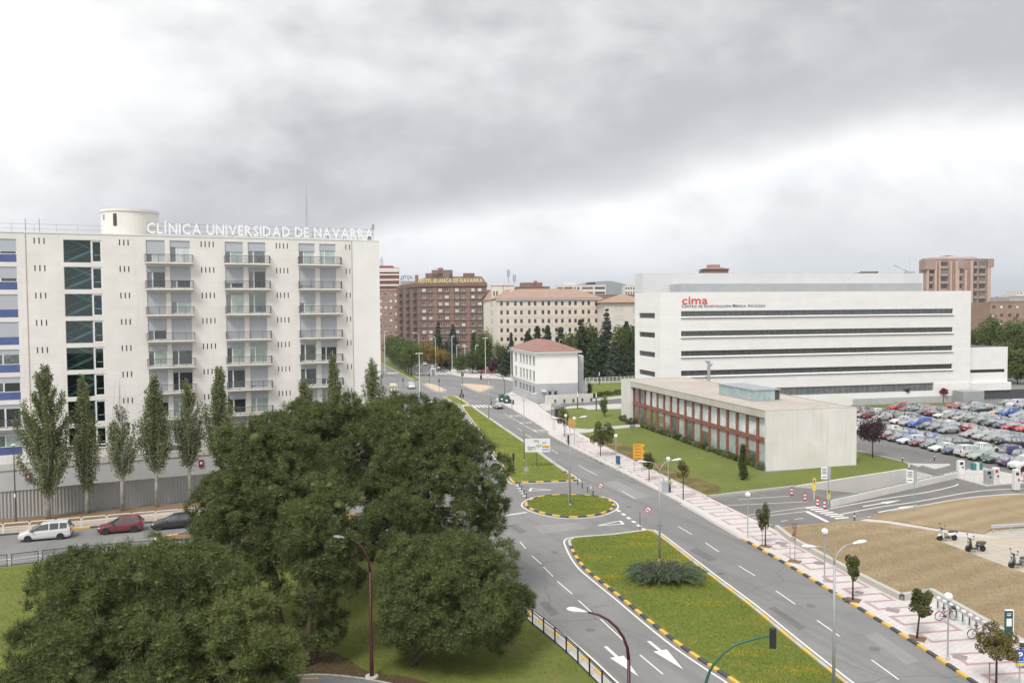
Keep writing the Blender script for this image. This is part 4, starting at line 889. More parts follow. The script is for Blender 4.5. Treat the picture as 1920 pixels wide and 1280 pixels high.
# residence hall: cream, regular windows, tiled roof
a = PY(933, 575, 300); F5 = Fr(a, R(3.5)); W5 = F5.x(1126); H5 = F5.z(1000, 562)
resd = thing('residence_hall', 'cream five-storey residence with rows of dark windows and orange tiled roof', 'building', F5.o, F5.a)
xs = [258, 332, 425, 497, 592, 662, 755, 826, 915, 988, 1077, 1146, 1237, 1306, 1395]; hs = []
rowv = [(548, 598), (654, 704), (760, 808), (868, 916), (976, 1022), (1080, 1128), (1185, 1230)]
for (t_, b_) in rowv:
    z1, z0 = F5.z(940, 480 + t_ / 6.4), F5.z(940, 480 + b_ / 6.4)
    for x in xs: hs.append((F5.x(900 + (x - 15.5) / 6.4), F5.x(900 + (x + 15.5) / 6.4), z0, z1))
mb = MB(); facade(mb, 0, W5, 0, H5, hs, 0, .35); shell(mb, W5, 16, H5, 0)
lc = PY(904, 575, 322); lq = (lc - F5.o); lx, ly = lq.dot(F5.ux), lq.dot(F5.n)
mb.add([(lx, ly, 0), (0, 0, 0), (0, 0, H5), (lx, ly, H5), (lx, 20, 0), (lx, 20, H5)], [(0, 1, 2, 3), (4, 0, 3, 5)]); mb.build('wall', cream, resd)
for i, q in enumerate(hs): window(resd, *q, .2, M('brown_frame', (.14, .085, .06), .6) if i == 0 else MATS['brown_frame'], glass_dark, .12, mull=1)
for (t_, b_) in rowv[:5]:
    z = F5.z(940, 480 + (b_ + 28) / 6.4); MB().box(.5, W5 - .4, -.06, -.001, z - .55, z + .55).build('string_band', cream2, resd)
for i in range(7):
    xx = F5.x(900 + (xs[1 + 2 * i] + xs[2 + 2 * i]) / 2 / 6.4)
    for (t_, b_) in rowv[:5]:
        z = F5.z(940, 480 + (t_ + 8) / 6.4)
        for dx in (-.7, .7): MB().cbox((xx + dx, -.01, z), (.35, .03, .35)).build('vent', dark_frame, resd) if False else None
lf = Fr(F5.w(lx, ly), math.atan2(-(F5.ux * lx + F5.n * ly).y, -(F5.ux * lx + F5.n * ly).x)); lw = math.hypot(lx, ly)
for (t_, b_) in rowv[:5]:
    z1, z0 = F5.z(940, 480 + t_ / 6.4), F5.z(940, 480 + b_ / 6.4); w_ = window(resd, 0, 2.6, z0, z1, 0, MATS['brown_frame'], glass_dark, .15, mull=1)
    w_.location = (lx * .42, ly * .42 - .05, z0); w_.rotation_euler = (0, 0, math.atan2(-ly, -lx))
MB().box(-.6, W5 + .6, -.7, 16.7, H5, H5 + .55).build('eaves', white_pl, resd)
hip(MB(), -1, W5 + .8, -.9, 16.9, H5 + .56, H5 + 4.2, 9).build('roof', tiles_or, resd)
mb = MB(); mb.add([(lx - .6, ly - .6, H5 + .3), (0, -.7, H5 + .3), (6, 8, H5 + 4), (lx + 3, 20, H5 + 4), (lx - .6, 20, H5 + .3)], [(0, 1, 2, 3), (0, 3, 4)]); mb.build('roof', tiles_or, resd)
xt0, xt1, zt = F5.x(922, 540, 12), F5.x(964, 540, 12), F5.z(940, 532, 12); tw = MB().box(xt0, xt1, 12, 18, H5 - 1, zt).build('tower', cream, resd)
MB().box(xt0 - .3, xt1 + .3, 11.7, 18.3, zt - .6, zt).build('tower_cornice', white_pl, tw)
for i in range(2): MB().box(xt0 + .6 + i * 1.1, xt0 + 1.1 + i * 1.1, 11.95, 11.99, zt - 4.6, zt - 2.8).build('tower_window', dark_frame, tw)
MB().box(xt0 + 4.3, xt0 + 4.45, 11.94, 11.99, H5, zt - .6).build('downpipe', steel_dark, tw)
for i, (u, vt) in enumerate([(953, 505), (964, 514)]):
    x = F5.x(u, 520, 15); z2 = F5.z(u, vt, 15); am = thing('cell_mast', ['taller', 'shorter'][i] + ' grey antenna mast on the residence hall tower', 'mast', F5.w(x, 15, zt), F5.a, 'antenna masts on the residence hall')
    mb = MB().tube([(0, 0, 0), (0, 0, z2 - zt)], .12, 6)
    mb.build('pole', metal_grey, am)
    for a_ in range(3): MB().cbox((math.cos(a_ * 2.1) * .55, math.sin(a_ * 2.1) * .55, z2 - zt - 1.5), (.35, .3, 2.6)).build('panel_antenna', metal_grey, am)
# second residence to its right
b, f, w_, h_ = far_block('residence_annex', 'cream block with orange hip roof half hidden by the research block', 1133, 1215, 569, 285, 18, R(2), cream, None)
hip(MB(), -1, w_ + 1, -1, 19, h_ + .4, h_ + 3.6).build('roof', tiles_or, b)
for r in range(4):
    for xx, ww_ in ((4.0, .9), (5.6, .9)): window(b, xx, xx + ww_, h_ - 2.4 - r * 3.3, h_ - .9 - r * 3.3, -.02, grey_frame, glass_dark, .1)
    window(b, f.x(1187), f.x(1189.6), h_ - 3.6 - r * 3.7, h_ - 1.6 - r * 3.7, -.02, grey_frame, glass_dark, .1)
# hotel
a = PY(785, 575, 352); F6 = Fr(a, R(1.0)); W6 = F6.x(912); H6 = F6.z(840, 537)
hot = thing('hotel_building', 'brown brick hotel with paired windows and yellow rooftop letters', 'building', F6.o, F6.a)
zx = lambda x: F6.x(700 + x / 6.4); hs = []; pairs = [(585, 632), (664, 708), (782, 828), (858, 908), (980, 1028), (1056, 1104), (1176, 1218), (1254, 1300)]
for k in range(9):
    z1, z0 = F6.z(800, 480 + (386 + 83.6 * k) / 6.4), F6.z(800, 480 + (427 + 83.6 * k) / 6.4)
    for a_, b_ in pairs: hs.append((zx(a_), zx(b_), z0, z1))
mb = MB(); facade(mb, 0, W6, 0, H6, hs, 0, .3); shell(mb, W6, 14, H6, 0)
lc = PY(744, 575, 392); lq = lc - F6.o; lx, ly = lq.dot(F6.ux), lq.dot(F6.n)
mb.add([(lx, ly, 0), (0, 0, 0), (0, 0, H6), (lx, ly, H6), (lx + 20, ly + 6, H6)], [(0, 1, 2, 3), (3, 2, 4)]); mb.build('wall', brick_br, hot)
for q in hs: window(hot, *q, .18, M('hotel_frame', (.5, .47, .44), .6) if q is hs[0] else MATS['hotel_frame'], random.choice([glass_mid, glass_pale, glass_dark]), .16, mull=1)
for a_, b_ in ((722, 768), (920, 968), (1118, 1164)): MB().box(zx(a_), zx(b_), -.12, -.001, 0, H6 - .4).build('pilaster', brick_lt, hot)
for k in range(9):
    z = F6.z(800, 480 + (443 + 83.6 * k) / 6.4); MB().box(0, W6, -.16, -.13, z - .14, z + .06).build('floor_line', dark_frame, hot)
MB().box(-.4, W6 + .3, -.5, 14, H6, H6 + 1.6).build('cornice', brick_br, hot)
mb = MB(); mb.add([(-.4, -.5, H6 + 1.62), (W6, -.5, H6 + 1.62), (W6 - 2, 8, H6 + 4.6), (4, 8, H6 + 4.6), (lx, ly, H6 + 1.62), (lx + 10, ly + 4, H6 + 4.6)], [(0, 1, 2, 3), (4, 0, 3, 5)])
mb.add([(lx, ly, H6), (-.4, -.5, H6), (-.4, -.5, H6 + 1.62), (lx, ly, H6 + 1.62)], [(0, 1, 2, 3)]); mb.build('roof', M('hotel_roof', (.18, .12, .095), .8, .15), hot)
fl_ = math.hypot(lx, ly); fdir = math.atan2(-ly, -lx)
for k in range(9):
    z = F6.z(785, 480 + (400 + 83.6 * k) / 6.4)
    for j in range(3):
        t_ = (.14, .47, .78)[j]; q = Vector((lx, ly, 0)) * (1 - t_)
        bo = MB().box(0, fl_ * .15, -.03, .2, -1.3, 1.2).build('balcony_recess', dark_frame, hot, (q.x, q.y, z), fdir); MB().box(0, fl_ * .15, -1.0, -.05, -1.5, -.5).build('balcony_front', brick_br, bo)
hs_ = thing('hotel_sign', 'yellow letters along the roof edge of the brown brick hotel', 'sign', F6.w(0, -.4, H6 + 1.6), F6.a)
text_row(hs_, 'HOTEL BLANCA DE NAVARRA', F6.x(785), F6.x(905), F6.z(840, 530.5) - H6 - 1.6, F6.z(840, 522) - F6.z(840, 530.5), 0, M('yellow_letter', (.72, .60, .24), .5, .05), .2, .02)
MB().box(F6.x(785), F6.x(905), .25, .4, F6.z(840, 528.5) - H6 - 1.6, F6.z(840, 526.5) - H6 - 1.6).build('sign_rail', metal_grey, hs_)
p = PY(750.5, 520, 385); fs = Fr(p, R(12)); hb2 = thing('hotel_sign', 'dark back-to-front letters seen from behind at the hotel roof corner', 'sign', fs.w(0, 0, fs.z(760, 527.5)), fs.a)
zb2 = fs.z(760, 527.5); text_row(hb2, 'HOTEL', 0, fs.x(774), fs.z(760, 523.5) - zb2, fs.z(760, 516.5) - fs.z(760, 523.5), 0, M('dark_letter', (.10, .11, .14), .6), .2, .02, mirror=True)
MB().box(0, fs.x(774), .2, .35, -3, .25).box(0.4, .6, .2, .3, .2, 1.5).box(3.6, 3.8, .2, .3, .2, 1.5).build('sign_rail', metal_grey, hb2)
rb = random.Random(9)
for i, (u, v0, v1, w_) in enumerate([(781, 530, 515, 1.2), (815, 522, 512, 8), (829, 514, 506, 9), (845, 520, 512, 1.6), (879, 524, 512, 5), (890, 526, 518, 4), (826, 510, 502, 2.2)]):
    x = F6.x(u, 520, 7); za, zb_ = F6.z(u, v0 + 8, 7), F6.z(u, v1, 7); c_ = MB().bbox(x - w_ / 2, x + w_ / 2, 6, 9, H6 + 1.6, zb_, .2).build('roof_housing', [brick_lt, brick_br, M('housing_%d' % i, (.2, .17, .15))][i % 3], hot)
x = F6.x(820, 510, 7); mb = MB().tube([(x, 7, H6 + 4), (x, 7, F6.z(820, 506, 7)), (x - 1.2, 6.6, F6.z(818, 501.5, 7))], .1, 5)
for dx in (3, 6.5, 13): mb.tube([(x + dx, 7, H6 + 4), (x + dx, 7, F6.z(820, 505 + dx * .5, 7))], .07, 4)
mb.build('aerial', metal_grey, hot)
# other town blocks
band_br = mat_wall('banded_red', (.30, .15, .13), 0, 0, 1, .1, .05)
b, f, w_, h_ = far_block('apartment_tower', 'banded white and red tower with red cap beside the clinic corner', 690, 748.5, 503, 520, 3, R(2), band_br, None)
for k in range(12): MB().box(-.3, w_ + .2, -1.2, -.02, h_ - 1.2 - 3.35 * k - (1.2 if k == 0 else 0), h_ - .2 - 3.35 * k + (.2 if k == 0 else 0)).build('balcony_band', white_pl, b)
MB().box(2, f.x(736), 2, 12, h_, f.z(720, 498)).build('roof_cap', M('cap_red', (.32, .05, .06), .7), b)
mb = MB()
for i in range(5): mb.tube([(f.x(713 + i * 1.3), 4, h_), (f.x(713 + i * 1.3), 4, h_ + 8 - abs(i - 2))], .15, 4)
mb.build('aerial', metal_grey, b)
far_block('brick_block', 'orange brick block squeezed between the clinic corner and the brown hotel', 690, 747, 545, 405, 16, R(1), brick_or, 7, 6, [glass_pale, glass_mid, glass_dark], white_frame, 3.2, .5, .38)
b, f, w_, h_ = far_block('brick_block', 'brown brick block with rooftop huts behind the residence hall roof', 966, 1031, 538.5, 470, 16, R(1), mat_wall('brick_plum', (.25, .135, .115), 0, 0, 1, .1, .06), None)
MB().bbox(3, 16, 4, 10, h_, f.z(990, 529), .3).build('roof_hut', brick_br, b); MB().bbox(11, 13, 4, 6, h_, f.z(990, 526), .1).build('chimney', brick_lt, b)
far_block('brick_block', 'low brick block with small windows between the hotel and the residence tower', 905, 960, 545, 420, 14, R(0), brick_lt, 3, 12, glass_mid, dark_frame, 3.2, .4, .5)
b, f, w_, h_ = far_block('apartment_block', 'white apartment block with dark ribbon balconies in front of the hills', 1043, 1136, 535, 560, 18, R(0), white_pl, None)
for k in range(4):
    z = h_ - 1.9 - 3.3 * k
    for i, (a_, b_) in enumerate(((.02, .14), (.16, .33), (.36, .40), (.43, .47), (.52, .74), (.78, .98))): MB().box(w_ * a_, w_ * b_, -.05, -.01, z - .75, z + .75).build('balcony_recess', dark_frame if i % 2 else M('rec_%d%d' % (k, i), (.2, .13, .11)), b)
MB().box(w_ * .62, w_ * .8, 3, 9, h_, h_ + 2).build('roof_hut', dark_frame, b); MB().box(w_ * .15, w_ * .4, 3, 9, h_, h_ + 2.4).build('roof_hut', white_pl, b)
b, f, w_, h_ = far_block('apartment_block', 'white apartment block with small dark windows just left of the research block', 1172, 1205, 535, 600, 16, R(0), white_pl, 4, 7, glass_dark, dark_frame, 3.3, .55, .5)
far_block('town_house_row', 'long low row of reddish roofs below the hills', 1105, 1200, 553, 520, 12, R(0), brick_lt, None, roofm=tiles_or)
b, f, w_, h_ = far_block('brick_penthouse', 'red brick penthouse with tiled roof peeping over the research block', 1322, 1366, 506, 420, 12, R(2), brick_or, 1, 8, glass_dark, dark_frame, 3, .4, .4)
hip(MB(), -1, w_ + 1, -1, 13, h_ + .4, h_ + 2.4).build('roof', tiles_red, b); MB().bbox(3, 9, 4, 8, h_ + .4, h_ + 3, .2).build('chimney', brick_or, b)
b, f, w_, h_ = far_block('brick_penthouse', 'dark rooftop clutter peeping over the research block left of the hoist', 1613, 1646, 510.5, 420, 12, R(2), brick_br, None)
# brick tower right
b, f, w_, h_ = far_block('apartment_tower', 'tall brown apartment tower with pale vertical ribs behind the research block', 1733, 1857, 487, 330, 4, R(4), mat_wall('tower_brick', (.36, .265, .235), 0, 0, 1, .15, .08), None)
for i, (u, ww_) in enumerate([(1735, 3.2), (1749, 4), (1757, 2.6), (1778, 3), (1788, 6.5), (1805, 4), (1816, 4.5), (1848, 5)]):
    x = f.x(u); MB().box(x, x + ww_ * .22 * 2.2 * .5, -1.1, -.02, 0, h_ - (4.2 if i in (0, 5) else .4)).build('rib', pink_conc, b)
bays = [(1741, 1748), (1761, 1776), (1795, 1803), (1824, 1831), (1834, 1846)]
for k in range(13):
    z = h_ - 3.2 - 3.05 * k
    for j, (u0, u1) in enumerate(bays):
        o = MB().box(f.x(u0), f.x(u1), -.5, -.03, z - .35, z + .75).build('balcony_parapet', M('parapet_tan', (.38, .28, .24), .8) if k + j == 0 else MATS['parapet_tan'], b)
        window(o, f.x(u0) + .1, f.x(u1) - .1, z + .76, z + 2.4, -.1, dark_frame, random.choice([glass_dark, glass_mid, glass_dark]), .1, mull=2)
mb = MB().box(f.x(1731), f.x(1750), -1.25, 2, h_ - 4.0, h_ + .3).box(f.x(1792), f.x(1804), -1.2, 2, h_ - 3.6, h_ + .3).box(f.x(1848), f.x(1859), -1.25, 2, h_ - 3.2, h_ + .3); mb.build('crown_box', MATS['tower_brick'], b)
MB().bbox(f.x(1757), f.x(1842), 2, 14, h_, f.z(1800, 481.5, 2), .8).build('roof_storey', MATS['tower_brick'], b); MB().bbox(f.x(1790), f.x(1802), 5, 10, h_ + 2, f.z(1795, 478, 5), .2).build('lift_hut', pink_conc, b)
b, f, w_, h_ = far_block('brick_block', 'long orange brick flats above the trees at the right edge', 1856, 1990, 566, 300, 14, R(3), brick_or, 5, 9, [glass_dark, glass_pale, glass_dark], dark_frame, 3.1, .38, .36)
far_block('grey_hall', 'pale grey roofed hall behind the orange brick flats', 1893, 1990, 556, 380, 20, R(0), mat_wall('hall_grey', (.42, .40, .40), 0, 0, 1), None)
for i, (u0, u1, vt, Y, m_) in enumerate([(1858, 1892, 561, 470, 'hall_grey'), (1905, 1930, 545, 620, 'white_plaster'), (1890, 1906, 552, 700, 'white_plaster'), (1866, 1884, 557, 800, 'brick_light')]):
    far_block('hill_house', ['flat grey-roofed house left of the orange brick flats', 'white flat-roofed house on the far rise at the right edge', 'small white house on the far rise', 'tiny reddish house below the far rise'][i], u0, u1, vt, Y, 12, R(2), MATS[m_], 2, 4, glass_dark, dark_frame, 3, .4, .4, zbot=1)
# hills on the horizon
mb = MB(); vs = []; fs = []; n = 160
for i in range(n + 1):
    x = -9000 + 18000 * i / n
    z = 40 + 200 * math.exp(-((x - 900) / 330) ** 2) + 90 * math.exp(-((x - 1350) / 500) ** 2) + 70 * math.exp(-((x - 520) / 220) ** 2) + 60 * math.sin(x / 900 + 1) * .5 + 18 * math.sin(x / 190) + 9 * math.sin(x / 61 + 2) + 60 * math.exp(-((x - 5200) / 900) ** 2) + 80 * math.exp(-((x + 2500) / 1400) ** 2)
    z = max(20, z * 1.08)
    for j, (dy, k) in enumerate(((0, 0), (250, .4), (600, .78), (1100, 1), (1900, .6))): vs.append((x + 50 * math.sin(i * 1.7 + j), 7000 + dy, -2 + z * k))
    if i:
        for j in range(4): a_ = (i - 1) * 5 + j; fs.append((a_, a_ + 5, a_ + 6, a_ + 1))
hills = struct(mb.add(vs, fs).build('hills', mat_grass('hill_scrub', (.07, .095, .05), (.10, .11, .06), (.12, .11, .08), (.16, .14, .10), .05, .004), smooth=True))
# ---------------------------------------------------------------- vegetation
def np_mesh(name, V, k, mat):
    n = len(V) // k; me = bpy.data.meshes.new(name); me.vertices.add(len(V)); me.vertices.foreach_set('co', np.ascontiguousarray(V, np.float32).ravel())
    me.loops.add(n * k); me.loops.foreach_set('vertex_index', np.arange(n * k, dtype=np.int32)); me.polygons.add(n)
    me.polygons.foreach_set('loop_start', np.arange(0, n * k, k, dtype=np.int32)); me.update(calc_edges=True); me.materials.append(mat); return me
def unit(a): return a / np.maximum(np.linalg.norm(a, axis=-1, keepdims=True), 1e-6)
def mat_leaf(name, c1, c2, c3, s=.6, trans=.25):
    m, t = new_mat(name); pos = t.n('ShaderNodeNewGeometry').outputs['Position']
    a = t.mix(t.ss(t.noise(pos, s, 5, .65), .32, .68), c1, c2); a = t.mix(t.m('MULTIPLY', t.ss(t.noise(pos, 4.5, 2), .5, .72), .75), a, c3)
    d = t.n('ShaderNodeBsdfDiffuse', {'Color': a}); tr = t.n('ShaderNodeBsdfTranslucent', {'Color': a})
    t.n('ShaderNodeOutputMaterial', {0: t.n('ShaderNodeMixShader', {0: trans, 1: d.outputs[0], 2: tr.outputs[0]}).outputs[0]}); return m
leaf_pine = mat_leaf('leaf_pine', (.076, .10, .041), (.12, .148, .055), (.245, .265, .11), .5, .12)
leaf_pine2 = mat_leaf('leaf_pine_yellowish', (.10, .128, .048), (.148, .172, .06), (.265, .275, .112), .5, .12)
leaf_pop = mat_leaf('leaf_poplar', (.165, .19, .085), (.21, .235, .11), (.29, .30, .17), .8, .3)
leaf_dark = mat_leaf('leaf_dark', (0.065, 0.098, 0.036), (0.098, 0.130, 0.047), (0.130, 0.163, 0.065), .3)
leaf_mid = mat_leaf('leaf_mid', (0.106, 0.144, 0.050), (0.150, 0.181, 0.062), (0.200, 0.213, 0.094), .4)
leaf_yel = mat_leaf('leaf_yellow', (0.264, 0.192, 0.042), (0.324, 0.228, 0.060), (0.240, 0.228, 0.072), .3)
leaf_cedar = mat_leaf('leaf_cedar', (0.061, 0.095, 0.054), (0.095, 0.128, 0.068), (0.135, 0.162, 0.101), .25)
leaf_cedar2 = mat_leaf('leaf_cedar_blue', (0.091, 0.117, 0.091), (0.124, 0.150, 0.111), (0.169, 0.195, 0.143), .25)
leaf_street = mat_leaf('leaf_street', (0.091, 0.111, 0.039), (0.137, 0.150, 0.058), (0.195, 0.182, 0.091), 1.2)
leaf_brown = mat_leaf('leaf_brownish', (0.163, 0.138, 0.056), (0.213, 0.181, 0.075), (0.150, 0.163, 0.062), 1.0)
leaf_purple = mat_leaf('leaf_purple', (0.072, 0.046, 0.052), (0.104, 0.065, 0.072), (0.143, 0.098, 0.104), 1)
leaf_red = mat_leaf('leaf_red', (0.220, 0.040, 0.060), (0.280, 0.060, 0.080), (0.200, 0.080, 0.080), 1)
leaf_jun = mat_leaf('leaf_juniper', (.13, .18, .11), (.18, .235, .15), (.25, .30, .20), .8, .25)
bark_pine = M('bark_pine', (.085, .058, .042), .95, .3, 3, bump=.5, bscale=7); bark_white = M('bark_white', (.42, .41, .38), .9, .2, 2, tint=(.16, .14, .12), tscale=1.4)
bark_dark = M('bark_dark', (.06, .048, .04), .95, .25, 3)
OCT = np.array([(1, 0, 0), (-1, 0, 0), (0, 1, 0), (0, -1, 0), (0, 0, 1), (0, 0, -1)], float); OCTF = np.array([(0, 2, 4), (2, 1, 4), (1, 3, 4), (3, 0, 4), (2, 0, 5), (1, 2, 5), (3, 1, 5), (0, 3, 5)])
_bm = bmesh.new(); bmesh.ops.create_icosphere(_bm, subdivisions=2, radius=1); ICO = np.array([tuple(v.co) for f in _bm.faces for v in f.verts]); _bm.free()
def pine_crown(lobes, mat, rng, poms=20, needles=80, nl=.21, nw=.033, pr=.33, centre=(0, 0, 0)):
    """every lobe carries round tufts of fine needles on its outward and upward side"""
    out = []; C = np.array(centre)
    for (cx_, cy_, cz, r, fl) in lobes:
        n = max(8, int(poms * r * r)); c_ = np.array([cx_, cy_, cz]); o_ = unit((c_ - C) * np.array([1, 1, .8]) + np.array([0, 0, .4]))
        d = unit(rng.normal(size=(n, 3)) + o_ * .75); P = c_ + d * r * rng.uniform(.74, 1.03, (n, 1)) * np.array([1, 1, fl]); m = needles
        pm = np.repeat(P, m, 0); rr = np.repeat(rng.uniform(.75, 1.35, (n, 1)), m, 0); nd = unit(rng.normal(size=(n * m, 3)) + np.array([0, 0, .35]))
        base = pm + nd * pr * rng.uniform(.15, .85, (n * m, 1)) * rr; dirn = unit(nd + np.array([0, 0, .3]) + rng.normal(size=(n * m, 3)) * .3); side = unit(np.cross(dirn, rng.normal(size=(n * m, 3)))) * nw * .5; L = nl * rng.uniform(.6, 1.2, (n * m, 1)) * rr
        out.append(np.stack([base - side, base + side, base + dirn * L], 1).reshape(-1, 3))
        oc = OCT[OCTF].reshape(-1, 3); k = len(oc)                       # twig core of each tuft and of the whole lobe
        out.append((P[:, None, :] + oc[None] * .12 * rng.uniform(.7, 1.3, (n, 1, 3))).reshape(-1, 3)); out.append(c_ + ICO * r * .34 * np.array([1, 1, fl]))
    return np_mesh('crown', np.concatenate(out), 3, mat)
def cards(P, rng, size, mat, up=.35, name='crown', asp=.75):
    n = len(P); nrm = unit(rng.normal(size=(n, 3)) + np.array([0, 0, up])); a = unit(np.cross(nrm, rng.normal(size=(n, 3)))); b = np.cross(nrm, a)
    s = size * rng.uniform(.6, 1.3, (n, 1)) * .5; a = a * s; b = b * s * asp
    return np_mesh(name, np.stack([P - a, P - b, P + a, P + b], 1).reshape(-1, 3), 4, mat)
def tree_obj(name, label, cat, base, trunk_mb, bark, crown_me, group=None, cname='crown'):
    t_ = thing(name, label, cat, base, 0, group)
    if trunk_mb: trunk_mb.build('trunk', bark, t_, smooth=True)
    ob(cname, crown_me, t_); return t_
def limb_tube(mb, a, b, r0, r1, bend, rr):
    a, b = Vector(a), Vector(b); pts = [a.lerp(b, s) + Vector((rr.uniform(-1, 1), rr.uniform(-1, 1), rr.uniform(-.3, .6))) * bend * math.sin(math.pi * s) for s in (0, .25, .5, .75, 1)]
    mb.tube(pts, [r0 + (r1 - r0) * s for s in (0, .25, .5, .75, 1)], 6)
def pine(label, base, cpx, vt, vb, hw, seed, mat=leaf_pine, nlobes=46, trunk_r=.3, lean=None, dens=20, low=.0):
    """stone-pine like tree: base pixel, crown centre column, crown top and bottom rows and half width in photo pixels"""
    rng = np.random.default_rng(seed); rr = random.Random(seed); B = G(*base, .14); dist = B.y
    scale = B.length / FPX; zt, zb_ = HZ(B, vt), max(low, HZ(B, vb)); cx_ = (cpx - base[0]) * dist / FPX; rx = hw * dist / FPX; zc, rz = (zt + zb_) / 2 - .14, (zt - zb_) / 2
    lobes = []; k = 0
    gold = math.pi * (3 - math.sqrt(5))
    nlobes = int(nlobes * .68)
    for i in range(nlobes):
        z = 1 - 1.72 * (i + .5) / nlobes; r_ = math.sqrt(max(0, 1 - z * z)); a_ = gold * i + rr.uniform(-.4, .4); q_ = rr.uniform(.74, 1.14)
        R_ = rr.uniform(.7, 1.35) * min(1.75, rx * .34)
        lobes.append((cx_ + math.cos(a_) * r_ * (rx - R_ * .55) * q_, math.sin(a_) * r_ * (rx - R_ * .55) * q_ * .75, zc + z * (rz - R_ * .5) * q_ + rr.uniform(-.3, .3), R_, .72))
    for i in range(nlobes // 5): lobes.append((cx_ + rr.uniform(-.5, .5) * rx, rr.uniform(-.5, .5) * rx, zc + rr.uniform(-.5, .55) * rz, rr.uniform(.8, 1.3), .7))
    mb = MB(); fork = (cx_ * .55, 0, max(1.2, zb_ + (zt - zb_) * .18)); limb_tube(mb, (0, 0, -.2), fork, trunk_r, trunk_r * .72, .25, rr); limb_tube(mb, fork, (cx_, 0, zc + rz * .7), trunk_r * .7, .06, .3, rr)
    for l in lobes[::2]: s = rr.uniform(.0, .7); limb_tube(mb, Vector(fork).lerp(Vector((cx_, 0, zc + rz * .5)), s), l[:3], trunk_r * .32, .035, .3, rr)
    return tree_obj('pine_tree', label, 'tree', B, mb, bark_pine, pine_crown(lobes, mat, rng, dens, centre=(cx_, 0, zc - rz * .3)), 'pines on the near lawn')
pine('broad low pine filling the bottom left corner of the photo', (250, 1420), 285, 1030, 1460, 228, 11, nlobes=84, mat=leaf_pine)
pine('pine with pale new growth right of the broad low pine, bottom edge', (450, 1440), 440, 1108, 1400, 124, 12, leaf_pine2, 40, .26)
pine('small yellowish pine peeping above the broad low pine by the railing', (275, 1190), 275, 1008, 1140, 62, 13, leaf_pine2, 16, .16)
pine('tall pine with dark rounded crown left of centre beside the parked cars', (530, 1180), 500, 790, 1130, 120, 14, nlobes=76, trunk_r=.34)
pine('pine behind the others with its top level with the clinic windows', (650, 1085), 640, 742, 985, 132, 15, nlobes=62, trunk_r=.3)
pine('low branching pine in the gap beside the red lamp post', (578, 1246), 612, 900, 1150, 84, 19, nlobes=60, trunk_r=.24)
pine('tall cone-topped pine at the road edge, right of the other pines', (752, 1122), 812, 746, 1100, 134, 16, nlobes=76, trunk_r=.3)
pine('round bushy pine with bluish foliage beside the road railing', (770, 1246), 848, 1012, 1246, 134, 17, nlobes=66, trunk_r=.24, mat=leaf_pine, low=.5)
pine('low dark pine bush beside the foot of the tall dark pine', (585, 1238), 600, 1120, 1228, 56, 20, nlobes=16, trunk_r=.14, low=.3)
pine('small dark pine tuft wedged between the clinic poplars and the pines', (585, 1010), 575, 770, 960, 62, 18, nlobes=22, trunk_r=.2)
def poplar(label, base, vt, vb, hw, seed, mat=leaf_pop, n=6500, bare=0, tr=.24, wide=.25, twigs=0):
    rng = np.random.default_rng(seed); rr = random.Random(seed); B = G(*base, .13); s = B.y / FPX; zt, zb_ = HZ(B, vt) - .13, HZ(B, vb) - .13; rx = hw * s
    mb = MB(); mb.tube([(0, 0, -.2), (.05, 0, zb_), (.1, .05, zb_ + (zt - zb_) * .6), (.0, 0, zt - .6)], [tr, tr * .8, tr * .4, .03], 8)
    P = []; rx *= .92; nb = 52
    for i in range(nb):
        f = (i + .5) / nb; z0 = zb_ + (zt - zb_) * (f ** 1.25) * .82; a_ = i * 2.4 + rr.uniform(-.5, .5)
        prof = (1 - f) ** .62 * (.55 + .45 * min(1, f / wide)) * rr.uniform(.4, 1.3); ro = rx * prof; ln = (zt - z0) * rr.uniform(.16, .34) + .9
        p0 = Vector((0, 0, z0)); p1 = Vector((math.cos(a_) * ro * .75, math.sin(a_) * ro * .75, z0 + ln * .35)); p2 = Vector((math.cos(a_) * ro, math.sin(a_) * ro, min(zt, z0 + ln)))
        mb.tube([p0, p1, p2], [tr * .3 * (1 - f) + .02, tr * .16 * (1 - f) + .012, .006], 5, False)
        if rr.random() < bare * f * 1.6: continue
        m = int(2.6 * n / nb * (1.15 - .4 * f)); tt = rng.uniform(.15, 1.08, (m, 1)); a1, a2, a3 = (np.array(q_) for q_ in (p0, p1, p2))
        Q = (1 - tt) ** 2 * a1 + 2 * tt * (1 - tt) * a2 + tt ** 2 * a3; P.append(Q + rng.normal(size=(m, 3)) * np.array([.24, .24, .34]) * (.55 + .5 * (1 - f)))
    for i in range(twigs):
        a_ = rr.uniform(0, 6.3); z0 = zt - rr.uniform(2.5, 4); mb.tube([(math.cos(a_) * .3, math.sin(a_) * .3, z0), (math.cos(a_) * .9, math.sin(a_) * .9, z0 + 1.6), (math.cos(a_) * .4, math.sin(a_) * .4, z0 + 4.6 + rr.uniform(-1, 1))], [.03, .018, .008], 4, False)
    return tree_obj('poplar_tree', label, 'tree', B, mb, bark_white, cards(np.concatenate(P), rng, .20, mat, .3), 'poplars in front of the clinic')
poplar('tallest and widest poplar, leftmost in the row before the clinic', (90, 973), 668, 935, 62, 21, n=11000, tr=.34, wide=.3)
poplar('thin poplar in front of the glazed stairwell of the clinic', (163, 963), 688, 930, 34, 22, n=5200, tr=.24)
poplar('half-bare poplar with long leafless top twigs', (230, 957), 742, 898, 38, 23, n=4200, bare=.5, tr=.26, twigs=9)
poplar('poplar before the left balconies, just left of the one with a bare middle', (294, 950), 690, 890, 34, 24, n=6000, tr=.24)
poplar('poplar with a sparse top before the left balconies', (356, 941), 704, 880, 34, 25, n=5200, bare=.35, tr=.24)
